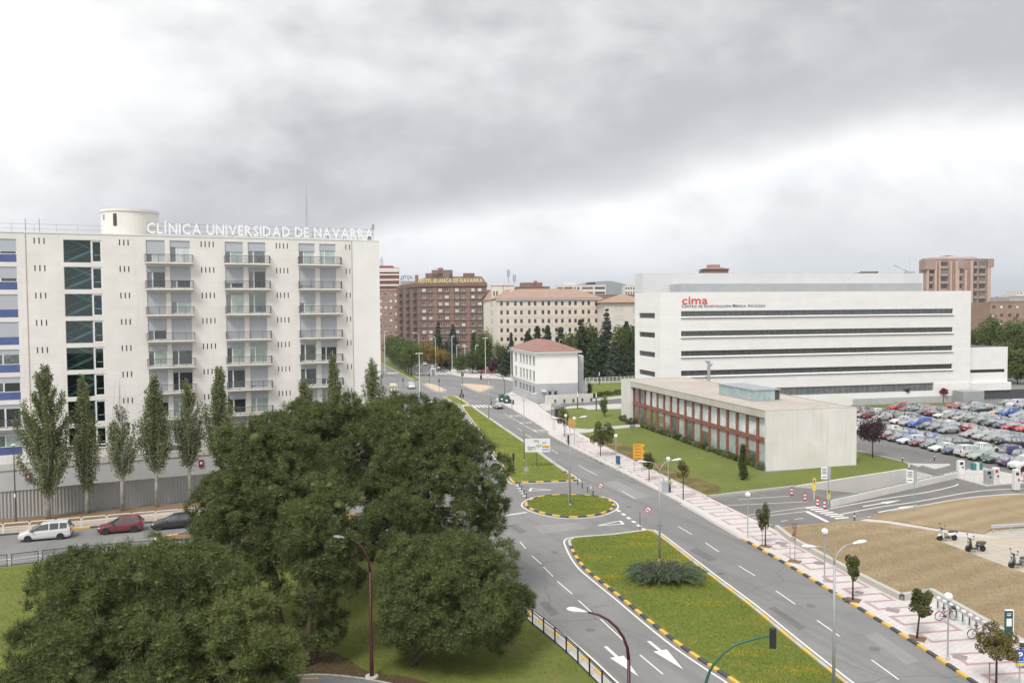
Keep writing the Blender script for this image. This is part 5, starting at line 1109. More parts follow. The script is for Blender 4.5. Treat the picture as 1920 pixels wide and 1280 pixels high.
poplar('poplar before the middle balconies, half behind the tall dark pine', (415, 936), 675, 880, 38, 26, n=6500)
poplar('short poplar rising behind the pines below the right balconies', (574, 925), 702, 870, 32, 27, n=5200)
poplar('tall slim poplar in front of the right balconies', (628, 922), 648, 870, 25, 28, n=6000)
poplar('wide airy poplar at the clinic corner by the road', (702, 918), 660, 880, 42, 29, n=5600)
poplar('short poplar at the road edge right of the clinic corner', (742, 915), 722, 870, 30, 30, n=3600)
def broad(name, label, base, vt, vb, hw, seed, mat, n=2600, size=.45, cpx=None, bark=bark_dark, tr=.2, group=None, cat='tree', fl=1.0, clumps=26, z0=.1, spread=.34, up=.4, qr=(.45, .85)):
    rng = np.random.default_rng(seed); rr = random.Random(seed); B = G(*base, z0); s = B.y / FPX; zt, zb_ = HZ(B, vt) - z0, HZ(B, vb) - z0; rx = hw * s; zc, rz = (zt + zb_) / 2, (zt - zb_) / 2; cx_ = ((cpx or base[0]) - base[0]) * s
    mb = MB(); mb.tube([(0, 0, -.1), (cx_ * .4, 0, zb_ + .1 * rz), (cx_, 0, zc + rz * .5)], [tr, tr * .75, .03], 7); P = []
    for i in range(clumps):
        d = unit(rng.normal(size=3)); q_ = rr.uniform(*qr); c_ = np.array([cx_, 0, zc]) + d * q_ * np.array([rx, rx, rz]); mb.tube([(cx_ * .6, 0, zb_ + rz * rr.uniform(.05, .7)), tuple(c_)], [tr * .3, .01], 4, False)
        m = int(n / clumps); e = unit(rng.normal(size=(m, 3))); P.append(c_ + e * rng.uniform(.3, 1, (m, 1)) ** .5 * spread * np.array([rx, rx, rz * fl]) * 1.35)
    return tree_obj(name, label, cat, B, mb, bark, cards(np.concatenate(P), rng, size, mat, up), group)
def conifer(name, label, base, vt, hw, seed, mat, n=2600, size=.6, group=None, tiers=24, vb=None, sharp=1.0, z0=.05):
    rng = np.random.default_rng(seed); rr = random.Random(seed); B = G(*base, z0); s = B.y / FPX; zt = HZ(B, vt) - z0; zb_ = (HZ(B, vb) - z0) if vb else zt * .1; rx = hw * s; P = []; mb = MB().tube([(0, 0, -.1), (0, 0, zt * .6), (0, 0, zt)], [.28, .16, .03], 6)
    for i in range(tiers):
        f = (i + rr.random() * .6) / tiers; z = zb_ + (zt - zb_) * f; ro = rx * (1 - f) ** sharp * rr.uniform(.75, 1.1) + .25
        for j in range(rr.choice((5, 6, 7))):
            a_ = rr.uniform(0, 6.28); L = ro * rr.uniform(.6, 1.1); m = max(6, int(n / tiers / 6 * (1.5 - f))); tt = rng.uniform(.1, 1, (m, 1)) ** .8
            d = np.array([math.cos(a_), math.sin(a_), 0]); q_ = tt * L * d + np.array([0, 0, z]) + np.concatenate([np.zeros((m, 2)), (tt * .18 - tt ** 2 * .32) * L], 1)
            P.append(q_ + rng.normal(size=(m, 3)) * np.array([.17, .17, .15]) * (.6 + L * .4)); mb.tube([(0, 0, z), (d[0] * L * .9, d[1] * L * .9, z - .12 * L)], [.05, .01], 3, False)
    return tree_obj(name, label, 'tree', B, mb, bark_dark, cards(np.concatenate(P), rng, size, mat, .9), group)
# avenue median trees
a0 = G(771, 704)
for i in range(9):
    p = a0 + RD * (9.5 * i); u, v = PX(p); s = FPX / p.y
    broad('avenue_tree', '%s dense green tree on the avenue median, counted from the junction' % ORD[i], (u, v), v - 11.8 * s, v - 1.6 * s, 4.3 * s, 40 + i, leaf_dark if i % 2 else leaf_mid, 3400, .5, group='trees on the avenue median', clumps=30)
for i in range(3):
    p = G(722, 690) - RN * 16 + RD * (20 + 28 * i); u, v = PX(p); s = FPX / p.y
    broad('avenue_tree', '%s dark tree on the far left side of the avenue beside the clinic corner' % ORD[i], (u, v), v - 13 * s, v - 1.5 * s, 6 * s, 60 + i, leaf_dark, 3000, .55, group='trees left of the avenue')
for i, (u, v, vt, hw) in enumerate([(798, 682, 638, 17), (814, 688, 648, 15), (829, 691, 655, 14), (842, 692, 661, 11)]):
    broad('yellow_tree', 'autumn yellow tree beside the avenue, %s from the left' % ORD[i], (u, v), vt, v - 10, hw, 70 + i, leaf_yel if i < 3 else leaf_brown, 2200, .45, group='yellow trees beside the avenue')
for i, (u, v, vt, hw, m_) in enumerate([(822, 686, 602, 21, leaf_cedar2), (850, 687, 607, 24, leaf_cedar2), (838, 690, 640, 20, leaf_cedar)]):
    conifer('cedar_tree', ['tall blue-green cedar left of its twin before the hotel', 'tall blue-green cedar right of its twin before the hotel', 'shorter dark cedar between the hotel cedars'][i], (u, v), vt, hw, 80 + i, m_, 3600, .7, 'cedars before the hotel')
conifer('cypress_tree', 'dark pointed conifer at the right end of the hotel front', (889, 690), 621, 11, 90, leaf_cedar, 3000, .6, None, 18, sharp=.55)
broad('poplar_clump', 'yellow-green ivy-clad poplar at the left end of the residence hall', (921, 692), 612, 684, 13, 91, leaf_yel, 2400, .5, clumps=22); broad('green_tree', 'bushy green tree between the hotel and the residence hall', (908, 694), 622, 686, 18, 92, leaf_mid, 3000, .55)
for i, (u, v, vt, hw, m_) in enumerate([(866, 698, 664, 15, leaf_mid), (886, 700, 656, 19, leaf_dark), (903, 698, 668, 13, leaf_dark), (936, 697, 640, 16, leaf_mid), (924, 700, 671, 9, leaf_purple)]):
    broad('garden_tree', ['round green bush left of the junction garden', 'large dark bush in the junction garden', 'dark bush right of the large one in the junction garden', 'tall green bush before the residence hall', 'small purple bush in the junction garden'][i], (u, v), vt, v - 2, hw, 100 + i, m_, 2400, .5, group='bushes in the junction garden', tr=.12)
conifer('spruce_tree', 'thin spruce in front of the residence hall left windows', (959, 700), 622, 13, 106, leaf_cedar, 2600, .6); conifer('spruce_tree', 'dark spreading spruce left of the white gatehouse', (948, 706), 655, 19, 107, leaf_cedar, 3400, .6, sharp=.7)
crow = [(990, 704, 621, 22, leaf_cedar, 'c'), (1008, 705, 611, 20, leaf_cedar, 'c'), (1027, 706, 609, 19, leaf_cedar, 'c'), (1052, 705, 612, 22, leaf_cedar2, 'c'), (1072, 707, 622, 20, leaf_mid, 'b'), (1089, 708, 597, 21, leaf_cedar, 'c'), (1102, 706, 606, 22, leaf_mid, 'b'), (1120, 707, 622, 20, leaf_dark, 'b'), (1138, 706, 579, 19, leaf_cedar2, 'c'),
        (1128, 711, 628, 20, leaf_cedar, 'c'), (1160, 708, 608, 21, leaf_mid, 'b'), (1175, 706, 602, 20, leaf_cedar, 'c'), (1190, 708, 615, 22, leaf_dark, 'b'), (1108, 713, 645, 18, leaf_cedar, 'c'), (1152, 713, 640, 20, leaf_cedar2, 'c'), (1178, 713, 645, 18, leaf_cedar, 'c')]
for i, (u, v, vt, hw, m_, k) in enumerate(crow):
    lab = '%s from the left behind the white gatehouse' % ORD[sorted(range(len(crow)), key=lambda j: crow[j][0]).index(i)]
    if k == 'c': conifer('park_conifer', 'dark park conifer, ' + lab, (u, v), vt, hw, 120 + i, m_, 7500, .7, 'park trees behind the gatehouse', sharp=.75)
    else: broad('park_tree', 'leafy park tree, ' + lab, (u, v), vt, v - 8, hw, 120 + i, m_, 5200, .6, group='park trees behind the gatehouse')
for i, (u, v, vt, hw) in enumerate([(1836, 706, 604, 26), (1862, 704, 592, 30), (1893, 708, 598, 28), (1921, 708, 594, 32), (1878, 716, 640, 26), (1908, 720, 650, 26), (1848, 712, 648, 22), (1950, 712, 600, 34)]):
    broad('grove_tree', '%s feathery green tree in the grove at the right edge, counting from the left' % ORD[[0, 2, 4, 6, 3, 5, 1, 7][i]], (u, v), vt, v - 6, hw, 150 + i, leaf_mid, 4600, .6, group='grove at the right edge', clumps=40, spread=.26)
# street trees and small trees
ST = [((1058, 818), 760, 800, 14, leaf_brown, 'brownish street tree beside the bus shelter'), ((1126, 855), 790, 832, 19, leaf_street, 'full round street tree left of the globe lamp and blue panel'), ((1217, 900), 848, 878, 12, leaf_street, 'small street tree below the orange direction signs'),
      ((1281, 936), 862, 896, 12, leaf_brown, 'thin sparse street tree at the dry corner of the lawn'), ((1435, 1023), 941, 994, 13, leaf_street, 'narrow street tree at the car park entrance'), ((1599, 1124), 1040, 1084, 14, leaf_street, 'neat oval street tree beside the dry field'),
      ((1719, 1196), 1106, 1154, 21, leaf_street, 'street tree with leaning crown by the bicycle stands'), ((1868, 1292), 1172, 1234, 29, leaf_brown, 'nearest street tree, beside the green totem at the right edge')]
for i, (b_, vt, vb, hw, m_, lab) in enumerate(ST):
    broad('street_tree', lab, b_, vt, vb, hw, 170 + i, m_, [1700, 3600, 1500, 800, 2600, 3000, 3800, 3800][i], .13 if i > 3 else .2, bark=bark_dark, tr=.07, group='young street trees on the pavement', clumps=16, z0=.12, spread=.30, qr=(.3, 1.08), cpx={6: 1731}.get(i))
broad('lawn_tree', 'small pale conical tree on the lawn beside the office path', (1134, 781), 742, 776, 9, 180, leaf_mid, 1500, .24, tr=.08, clumps=16)
conifer('cypress_tree', 'slim dark cypress standing on the lawn before the concrete office', (1393, 899), 833, 5.2, 181, leaf_dark, 4200, .17, None, 30, sharp=.35, z0=.1)
broad('plum_tree', 'dark purple-leaved tree on the grass beside the car park', (1636, 858), 785, 830, 24, 182, leaf_purple, 3200, .24, tr=.09, clumps=24)
for i, (u, v, vt, m_) in enumerate([(1546, 757, 729, leaf_red), (1622, 756, 728, leaf_red), (1700, 755, 727, leaf_purple), (1769, 754, 728, leaf_red)]):
    broad('red_tree', ['first', 'second', 'third, brownish', 'fourth'][i] + ' little red-leaved tree along the research block, from the left', (u, v), vt, vt + 10, 8, 190 + i, m_, 500, .3, group='little red trees along the research block', clumps=10, tr=.07)
p = thing('sapling', 'thin bare reddish sapling staked in the pavement', 'tree', G(1490, 1052, .12), 0); MB().tube([(0, 0, 0), (.03, 0, 1.6), (.0, .02, 3.3)], [.025, .018, .008], 5).build('trunk', bark_dark, p)
rng = np.random.default_rng(5); ob('crown', cards(np.column_stack([rng.normal(0, .13, 120), rng.normal(0, .13, 120), rng.uniform(1.9, 3.4, 120)]), rng, .12, leaf_red), p); MB().tube([(-.45, -.1, 0), (-.45, -.1, 1.5)], .03, 5).build('stake', M('stake_wood', (.25, .19, .14), .9), p)
for i, (u, v) in enumerate([(1429, 1024), (1855, 1288)]):
    o = thing('tree_stake', ['wooden stake left of the narrow street tree at the car park entrance', 'brown frame stake beside the nearest street tree'][i], 'stake', G(u, v, .12), 0); mb = MB().tube([(0, 0, 0), (0, 0, 1.5)], .035, 6); mb.tube([(0, 0, 1.45), (.5, .05, 1.35)], .015, 4); mb.build('post', MATS['stake_wood'], o)
for i, (u, v) in enumerate([(1435, 1023.5), (1599, 1124), (1719, 1196), (1490, 1052), (1868, 1292)]):
    MB().bbox(-.55, .55, -.5, .5, 0, .012, .005).build('tree_pit', soil, pave, G(u, v, .12), R(-35))
# juniper on the near island
rng = np.random.default_rng(33); rr = random.Random(33); jc = G(1246, 1088, .1); P = []; sc = jc.y / FPX; mb = MB(); quads = []
for i in range(150):
    a_ = rr.uniform(0, 6.28); L = rr.uniform(.55, 1.0) * 1.0; ex, ey = 84 * sc * math.cos(a_) * L, 84 * sc * .80 * math.sin(a_) * L; h_ = rr.uniform(.5, 1.15); b0 = np.array([ex * .12, ey * .12, .2]); b1 = np.array([ex * .6, ey * .6, h_ + .25]); b2 = np.array([ex, ey, rr.uniform(.25, .95)])
    m = 150; tt = rng.uniform(.15, 1.0, (m, 1)); Q = (1 - tt) ** 2 * b0 + 2 * tt * (1 - tt) * b1 + tt ** 2 * b2; d = unit((b2 - b0)[None] * np.ones((m, 1)) + rng.normal(size=(m, 3)) * .45 * np.linalg.norm(b2 - b0)); side = unit(np.cross(d, rng.normal(size=(m, 3)))) * .022
    Q = Q + rng.normal(size=(m, 3)) * .10 * (1.15 - tt); Ln = rng.uniform(.12, .34, (m, 1)); quads.append(np.stack([Q - side, Q + side, Q + d * Ln], 1).reshape(-1, 3)); mb.tube([tuple(b0), tuple(b1), tuple(b2)], [.025, .015, .006], 4, False)
j = thing('juniper_bush', 'wide spreading grey-green juniper on the grass island around the lamp post', 'shrub', jc, 0); mb.build('stem', bark_dark, j); ob('foliage', np_mesh('foliage', np.concatenate(quads), 3, leaf_jun), j)
# clipped shrubs along the office front
rr = random.Random(8); shr = [leaf_mid, leaf_street, leaf_jun, leaf_dark, leaf_brown, leaf_jun]
for i in range(26):
    f_ = (i + .4) / 26; q_ = Vector((1206, 799.5)).lerp(Vector((1433, 886)), f_); rng = np.random.default_rng(200 + i); base = F3.w(F3.x(1206, 799) + (LW - F3.x(1206, 799)) * f_, -.1 - .2 * rr.random(), .11); r_ = rr.uniform(.55, 1.0)
    n = 420; e = unit(rng.normal(size=(n, 3))); P = e * rng.uniform(.55, 1, (n, 1)) * np.array([r_ * .8, r_, r_ * .62]) + np.array([0, 0, r_ * .5]); P = P[P[:, 2] > .02]
    o = thing('planting_shrub', '%s low shrub along the office front, counting from its door' % ORD[i], 'shrub', base, 0, 'low shrubs along the office front'); ob('foliage', cards(P, rng, .22, shr[(i * 5) % 6], .5, 'foliage'), o); MB().tube([(0, 0, -.05), (0, 0, r_ * .5)], .05, 5).build('stem', bark_dark, o)
for i, (u, v) in enumerate([(1172, 789), (1184, 795), (1124, 743), (1140, 741), (1158, 739), (1110, 746)]):
    rng = np.random.default_rng(240 + i); n = 420; e = unit(rng.normal(size=(n, 3))); P = e * rng.uniform(.5, 1, (n, 1)) * np.array([1.5, .8, .7]) + np.array([0, 0, .6])
    o = thing('garden_shrub', ['shrub at the foot of the office pier', 'shrub left of the office door', 'first shrub edging the far lawn', 'second shrub edging the far lawn', 'third shrub edging the far lawn', 'shrub at the end of the forecourt wall'][i], 'shrub', G(u, v, .1), 0); ob('foliage', cards(P, rng, .28, leaf_dark, .5, 'foliage'), o); MB().tube([(0, 0, -.05), (0, 0, .6)], .05, 5).build('stem', bark_dark, o)
conifer('cypress_tree', 'small dark columnar cypress beside the white gatehouse annex', (1105, 741), 718, 3, 250, leaf_dark, 1200, .25, None, 14, sharp=.35)
# grass tufts and yellow flowers on the near islands
def inside(P, poly):
    x, y = P[:, 0], P[:, 1]; r = np.zeros(len(P), bool); n = len(poly)
    for i in range(n):
        a, b = poly[i], poly[i - 1]; c_ = ((a.y > y) != (b.y > y)) & (x < (b.x - a.x) * (y - a.y) / (b.y - a.y + 1e-12) + a.x); r ^= c_
    return r
def tufts(poly, n, z, size, mat, seed, label, name, clump=None):
    rng = np.random.default_rng(seed); xs = [p.x for p in poly]; ys = [p.y for p in poly]; P = np.column_stack([rng.uniform(min(xs), max(xs), n * 3), rng.uniform(min(ys), max(ys), n * 3)])
    if clump:
        C = np.column_stack([rng.uniform(min(xs), max(xs), clump), rng.uniform(min(ys), max(ys), clump)]); k = rng.integers(0, clump, n * 3); P = C[k] + rng.normal(size=(n * 3, 2)) * np.array([1.1, .45])
    P = P[inside(P, poly)][:n]; n = len(P); b = np.column_stack([P, np.full(n, z)]); d = unit(np.column_stack([rng.normal(0, .5, (n, 2)), np.ones(n)])); s_ = unit(np.column_stack([rng.normal(size=(n, 2)), np.zeros(n)])) * size * .35
    V = np.stack([b - s_, b + s_, b + d * size * rng.uniform(.6, 1.4, (n, 1))], 1).reshape(-1, 3); o = ob(name, np_mesh(name, V, 3, mat)); tag(o, label, 'grass'); o['kind'] = 'stuff'; return o
leaf_grass = mat_leaf('leaf_grass', (.22, .29, .055), (.26, .32, .065), (.33, .33, .09), .5, .5); leaf_flower = mat_leaf('leaf_flower', (.58, .46, .06), (.62, .5, .07), (.46, .40, .08), .5, .4)
tufts(offs_in(FI, .35), 26000, .11, .11, leaf_grass, 1, 'short uneven grass covering the near island', 'grass'); tufts(offs_in(FI, .5), 3600, .12, .09, leaf_flower, 2, 'yellow flower patches scattered over the near island', 'flowers', 26)
tufts(offs_in(OI, .35), 7000, .11, .11, leaf_grass, 3, 'short grass covering the oval island', 'grass'); tufts(offs_in(OI, .5), 1400, .12, .09, leaf_flower, 4, 'yellowed grass flecks on the oval island', 'flowers', 14)
tufts(offs_in(MI, .35), 12000, .11, .12, leaf_grass, 5, 'short grass covering the long median island', 'grass'); tufts(offs_in(MI, .5), 2500, .12, .11, leaf_flower, 6, 'yellow flecks scattered over the long median island', 'flowers', 50)
leaf_dry = mat_leaf('leaf_dry_grass', (.42, .325, .2), (.47, .375, .25), (.5, .41, .28), .5, .5)
tufts(gp([(1470, 995), (1600, 984), (1740, 1003), (1760, 1022), (1915, 1085), (2000, 1120), (2000, 1255), (1750, 1115), (1700, 1120), (1500, 1018)]), 9000, .29, .12, leaf_dry, 7, 'mown straw-dry grass of the field beside the pavement', 'dry_grass')
tufts(gp([(0, 1070), (200, 1048), (420, 1034), (900, 1100), (980, 1165), (1090, 1265), (900, 1280), (0, 1280)]), 22000, .13, .12, mat_leaf('leaf_lawn', (.2, .25, .05), (.25, .29, .07), (.29, .28, .08), .5, .5), 8, 'lawn grass under and beside the pines', 'grass')
# ---------------------------------------------------------------- garage ramp
ramp = struct(MB().add([FL, FR - Vector((0, 0, 4)), NR - Vector((0, 0, 4)), NL], [(0, 3, 2, 1)]).build('ramp', asphalt_lot))
rw = thing('ramp_wall', 'pale concrete retaining wall on the lawn side of the sunken ramp', 'wall', (0, 0, 0)); d = (FR - FL).normalized(); n_ = Vector((-d.y, d.x, 0))
conc_ramp = mat_wall('ramp_concrete', (.60, .575, .545), 2.4, 0, .96, .2, .04, ang=math.atan2(d.y, d.x), streak=.25)
MB().add([FL, FR, FR - Vector((0, 0, 4)), FL - Vector((0, 0, .1)), FL + n_ * .3 + Vector((0, 0, .12)), FR + n_ * .3 + Vector((0, 0, .12)), FL + Vector((0, 0, .12)), FR + Vector((0, 0, .12))], [(6, 3, 2, 7), (6, 7, 5, 4)]).build('wall', conc_ramp, rw)
rw2 = thing('ramp_parapet', 'low pale parapet with teal handrail along the sunken ramp', 'wall', NL, math.atan2((NR - NL).y, (NR - NL).x)); L = (NR - NL).length
MB().box(0, L, -.3, 0, -.1, .75).build('wall', conc_ramp, rw2); MB().add([(0, .002, .75), (L, .002, .75), (L, .002, -4), (0, .002, -.3)], [(3, 2, 1, 0)]).build('inner_face', conc_ramp, rw2)
teal_paint = M('teal_paint', (.22, .33, .33), .5, .08); mb = MB().tube([(0, -.15, .95), (L, -.15, .95)], .045, 6)
for i in range(24): mb.tube([(L * i / 23, -.15, .74), (L * i / 23, -.15, .95)], .03, 5)
mb.build('handrail', teal_paint, rw2)
rend = thing('ramp_portal', 'far end wall of the sunken ramp with a dark garage opening', 'wall', (0, 0, 0)); d = NR - FR
MB().add([FR, NR, NR - Vector((0, 0, 4)), FR - Vector((0, 0, 4))], [(0, 1, 2, 3), (3, 2, 1, 0)][:1]).build('wall', conc_ramp, rend); dn = (FL - FR).normalized() * .05
MB().add([FR + d * .12 + dn - Vector((0, 0, 4)), FR + d * .88 + dn - Vector((0, 0, 4)), FR + d * .88 + dn - Vector((0, 0, 1.4)), FR + d * .12 + dn - Vector((0, 0, 1.4))], [(0, 1, 2, 3)]).build('opening', steel_dark, rend)
for i in range(4): q_ = FR + d * (.15 + .18 * i) + dn * 1.2; MB().add([q_ - Vector((0, 0, 1.1)), q_ + d * .1 - Vector((0, 0, 1.1)), q_ + d * .1 - Vector((0, 0, .8)), q_ - Vector((0, 0, .8))], [(0, 1, 2, 3)]).build('height_stripe', white_frame, rend)
# ---------------------------------------------------------------- low walls of the dry field
def wall_run(label, pts, h, w=.3, mat=None, cap=True):
    P = gp(pts); o = thing('low_wall', label, 'wall', (0, 0, 0)); m_ = mat or mat_wall('lowwall_%d' % pts[0][0], (.40, .385, .35), 1.5, 0, .9, .4, .08)
    kerb_run('wall', o, P, False, m_, w, h)
    if cap: kerb_run('coping', o, P, False, kerb_grey, w + .1, h + .06)
    return o
wall_run('low grey wall holding the dry field along the pavement', [(1456, 994), (1485, 1017), (1610, 1086), (1690, 1126.5)], .5)
wall_run('low pale wall behind the bicycle stands', [(1692, 1127), (1745, 1116.5), (1920, 1217), (2060, 1303)], .55)
# ---------------------------------------------------------------- cars
paint = M('car_paint', (.5, .5, .5), .28, .10, 3, coat=.6, spec=.5, objcol=True); trim = M('car_trim', (.025, .025, .027), .6, .1); car_glass = mat_glass('car_glass', (.015, .017, .018), .06, .03)
tyre = M('tyre', (.025, .025, .025), .85, .1); rim = M('rim', (.48, .49, .50), .35, .1, metal=.6); lamp_w = M('headlight', (.72, .74, .76), .15, .05, coat=.5); lamp_r = M('tail_light', (.38, .02, .02), .25, .05, coat=.5); plate_m = M('number_plate', (.68, .68, .66), .5, .05)
KIND = {  # stations: x, z_low, z_belt, z_top, half width, roof half width (0 = bonnet or boot deck)
    'hatchback': [(0, .34, .52, .58, .60, 0), (.10, .24, .60, .68, .76, 0), (.8, .2, .76, .86, .84, 0), (1.15, .2, .87, .95, .86, 0), (1.95, .2, .92, 1.40, .865, .60), (2.55, .2, .93, 1.47, .865, .62), (2.63, .2, .93, 1.47, .865, .62), (3.30, .2, .95, 1.44, .86, .60), (3.42, .2, .96, 1.43, .86, .60), (3.62, .2, .97, 1.39, .85, .58), (3.92, .24, .96, 1.02, .82, .70), (4.02, .36, .74, .80, .74, 0)],
    'saloon': [(0, .34, .52, .58, .62, 0), (.10, .24, .60, .68, .78, 0), (.9, .2, .76, .85, .86, 0), (1.35, .2, .87, .94, .88, 0), (2.1, .2, .92, 1.36, .88, .60), (2.7, .2, .93, 1.43, .88, .62), (2.78, .2, .93, 1.43, .88, .62), (3.35, .2, .94, 1.38, .875, .60), (3.42, .2, .94, 1.36, .875, .59), (3.5, .2, .95, 1.33, .87, .58), (3.95, .2, .97, 1.02, .86, .70), (4.38, .26, .95, 1.0, .82, 0), (4.48, .36, .74, .80, .74, 0)],
    'people carrier': [(0, .36, .58, .66, .66, 0), (.12, .26, .70, .80, .84, 0), (.75, .22, .90, 1.0, .92, 0), (1.0, .22, .98, 1.07, .93, 0), (2.05, .22, 1.04, 1.62, .935, .68), (2.75, .22, 1.05, 1.71, .935, .70), (2.84, .22, 1.05, 1.71, .935, .70), (3.65, .22, 1.07, 1.71, .93, .69), (3.74, .22, 1.08, 1.71, .93, .69), (4.40, .22, 1.10, 1.66, .92, .67), (4.66, .28, 1.08, 1.14, .88, .76), (4.74, .38, .8, .86, .80, 0)],
    'estate': [(0, .34, .52, .58, .62, 0), (.10, .24, .60, .68, .78, 0), (.9, .2, .76, .85, .86, 0), (1.3, .2, .87, .94, .88, 0), (2.1, .2, .92, 1.38, .88, .61), (2.7, .2, .93, 1.45, .88, .63), (2.78, .2, .93, 1.45, .88, .63), (3.5, .2, .94, 1.45, .875, .62), (3.6, .2, .95, 1.44, .875, .62), (4.15, .2, .97, 1.40, .86, .60), (4.42, .26, .96, 1.02, .84, .72), (4.5, .36, .74, .80, .76, 0)],
    'van': [(0, .36, .62, .70, .68, 0), (.1, .26, .78, .88, .84, 0), (.55, .22, .96, 1.06, .88, 0), (.8, .22, 1.02, 1.12, .89, 0), (1.5, .22, 1.08, 1.70, .90, .74), (2.05, .22, 1.10, 1.82, .90, .78), (2.15, .22, 1.10, 1.83, .90, .78), (3.0, .22, 1.1, 1.84, .90, .78), (3.1, .22, 1.1, 1.84, .90, .78), (3.95, .22, 1.12, 1.82, .895, .77), (4.12, .28, 1.12, 1.74, .88, .76), (4.2, .38, .85, .92, .82, 0)]}
WX = {'hatchback': (.78, 3.28), 'saloon': (.84, 3.5), 'people carrier': (.92, 3.8), 'estate': (.84, 3.48), 'van': (.78, 3.4)}
CARM = {}
def car_meshes(kind):
    if kind in CARM: return CARM[kind]
    st = KIND[kind]; L = st[-1][0]; sec = []
    for (x, zl, zb_, zt, hw, rh) in st:
        if rh: h = [(hw * .93, zl), (hw, zl + .2), (hw * 1.0, zb_ * .8), (hw * .955, zb_), (rh, zt - .06), (rh * .72, zt), (0, zt + .025)]
        else: h = [(hw * .93, zl), (hw, zl + .16), (hw * 1.0, zb_ * .82), (hw * .965, zb_), (hw * .82, zt - .02), (hw * .5, zt + .005), (0, zt + .02)]
        X = L / 2 - x; sec.append([(X, -y, z) for y, z in h] + [(X, y, z) for y, z in h[-2::-1]])
    m = 13; body, glL, glR, ws, rwn = MB(), MB(), MB(), MB(), MB(); vs = [p for s_ in sec for p in s_]
    i_ws = 3; ri = [i for i, s_ in enumerate(st) if s_[5]]; r0, r1 = ri[0], ri[-1]
    def quad(i, k): return [vs[i * m + k], vs[i * m + k + 1], vs[(i + 1) * m + k + 1], vs[(i + 1) * m + k]]
    narrow = {i for i in range(len(st) - 1) if st[i + 1][0] - st[i][0] < .13}
    for i in range(len(st) - 1):
        for k in range(m - 1):
            q_ = quad(i, k); tgt = body; sd = k in (3, 8)
            if i == r0 - 1 and k in (4, 5, 6, 7): tgt = ws
            elif i == r1 - 1 and k in (4, 5, 6, 7) and st[r1][3] < st[r1 - 1][3] - .2 or (kind == 'van' and i == r1 and k in (4, 5, 6, 7)): tgt = rwn
            elif r0 <= i < r1 - 1 and sd and i not in narrow and not (kind == 'van' and i > r0 + 1): tgt = glL if k == 3 else glR
            elif i == r0 - 1 and sd and kind != 'van': tgt = glL if k == 3 else glR
            tgt.add(q_, [(3, 2, 1, 0)])
    body.add(sec[0], [tuple(range(m))]); body.add(sec[-1], [tuple(range(m - 1, -1, -1))])
    body.mat(1)
    zs = .28; body.box(-L / 2 + .25, L / 2 - .25, -.7, .7, .16, .34)
    hw = st[4][4]
    for wx in WX[kind]:
        for sy in (-1, 1):
            a = len(body.v); body.lathe([(0, 0), (.355, 0), (.355, .2)], 16); Mx = Matrix.Translation((L / 2 - wx, sy * (hw + .006), .33)) @ Matrix.Rotation(sy * math.pi / 2, 4, 'X'); body.xf(Mx, a)
    for sy in (-1, 1): body.cbox((L / 2 - st[3][0] - .32, sy * (hw + .08), st[3][2] + .07), (.12, .2, .13))
    body.cbox((-L / 2 + .06, 0, .42), (.14, st[-1][4] * 1.7, .14)).cbox((L / 2 - .03, 0, .40), (.1, st[0][4] * 1.6, .13))
    w = MB(); w.lathe([(.2, -.1), (.30, -.1), (.315, -.06), (.315, .06), (.30, .1), (.2, .1)], 18); w.mat(1).lathe([(0, .07), (.06, .085), (.19, .075), (.205, .1)], 10); w.lathe([(0, -.07), (.19, -.075), (.205, -.1)], 10)
    wm = w.mesh('wheel', [tyre, rim])
    hl = MB().bbox(-.16, .04, -.17, .17, -.07, .08, .03).mesh('headlight', lamp_w); tl = MB().bbox(-.05, .1, -.1, .1, -.14, .14, .03).mesh('tail_light', lamp_r); np_ = MB().box(-.01, .01, -.26, .26, -.055, .055).mesh('number_plate', plate_m)
    CARM[kind] = dict(L=L, st=st, hw=hw, body=body.mesh('body', [paint, trim]), side=[x.mesh('side_window', car_glass) for x in (glL, glR)], ws=ws.mesh('windscreen', car_glass), rw=rwn.mesh('rear_window', car_glass), wheel=wm, hl=hl, tl=tl, np=np_); return CARM[kind]
PROTO = {}
def car(kind, label, loc, rz, color, group, scale=1.0, name='parked_car', cat='car'):
    if kind not in PROTO:
        c = car_meshes(kind); r = thing(name, label, cat, loc, rz, group); L = c['L']; st = c['st']
        ob('body', c['body'], r)
        for m_ in c['side']: ob('side_window', m_, r)
        ob('windscreen', c['ws'], r); ob('rear_window', c['rw'], r)
        for wx in WX[kind]:
            for sy in (-1, 1): ob('wheel', c['wheel'], r, (L / 2 - wx, sy * (c['hw'] - .09), .315), 0, None, (-sy * math.pi / 2, 0, 0))
        for sy in (-1, 1):
            ob('headlight', c['hl'], r, (L / 2 - .14, sy * (st[1][4] - .2), st[1][2] + .0)); ob('tail_light', c['tl'], r, (-L / 2 + .02, sy * (st[-1][4] - .06), st[-2][2] - .15))
        ob('number_plate', c['np'], r, (-L / 2 - .015, 0, .58 if kind != 'saloon' else .72)); ob('number_plate', c['np'], r, (L / 2 + .025, 0, .44)); PROTO[kind] = r
        for o in [r] + list(r.children): o.color = (*color, 1)
        if scale != 1: r.scale = (scale,) * 3
        return r
    r = clone(PROTO[kind], label, loc, rz, group, scale, color); r.name = name; r['category'] = cat; return r
CC = {'white': (.62, .62, .62), 'silver': (.33, .332, .338), 'pale grey': (.22, .23, .24), 'grey': (.12, .125, .135), 'dark grey': (.07, .073, .08), 'black': (.018, .018, .021), 'red': (.42, .035, .035), 'dark red': (.16, .02, .03), 'blue': (.05, .12, .36), 'navy': (.03, .045, .13), 'dark green': (.03, .055, .045), 'orange': (.58, .15, .05), 'beige': (.52, .46, .36)}
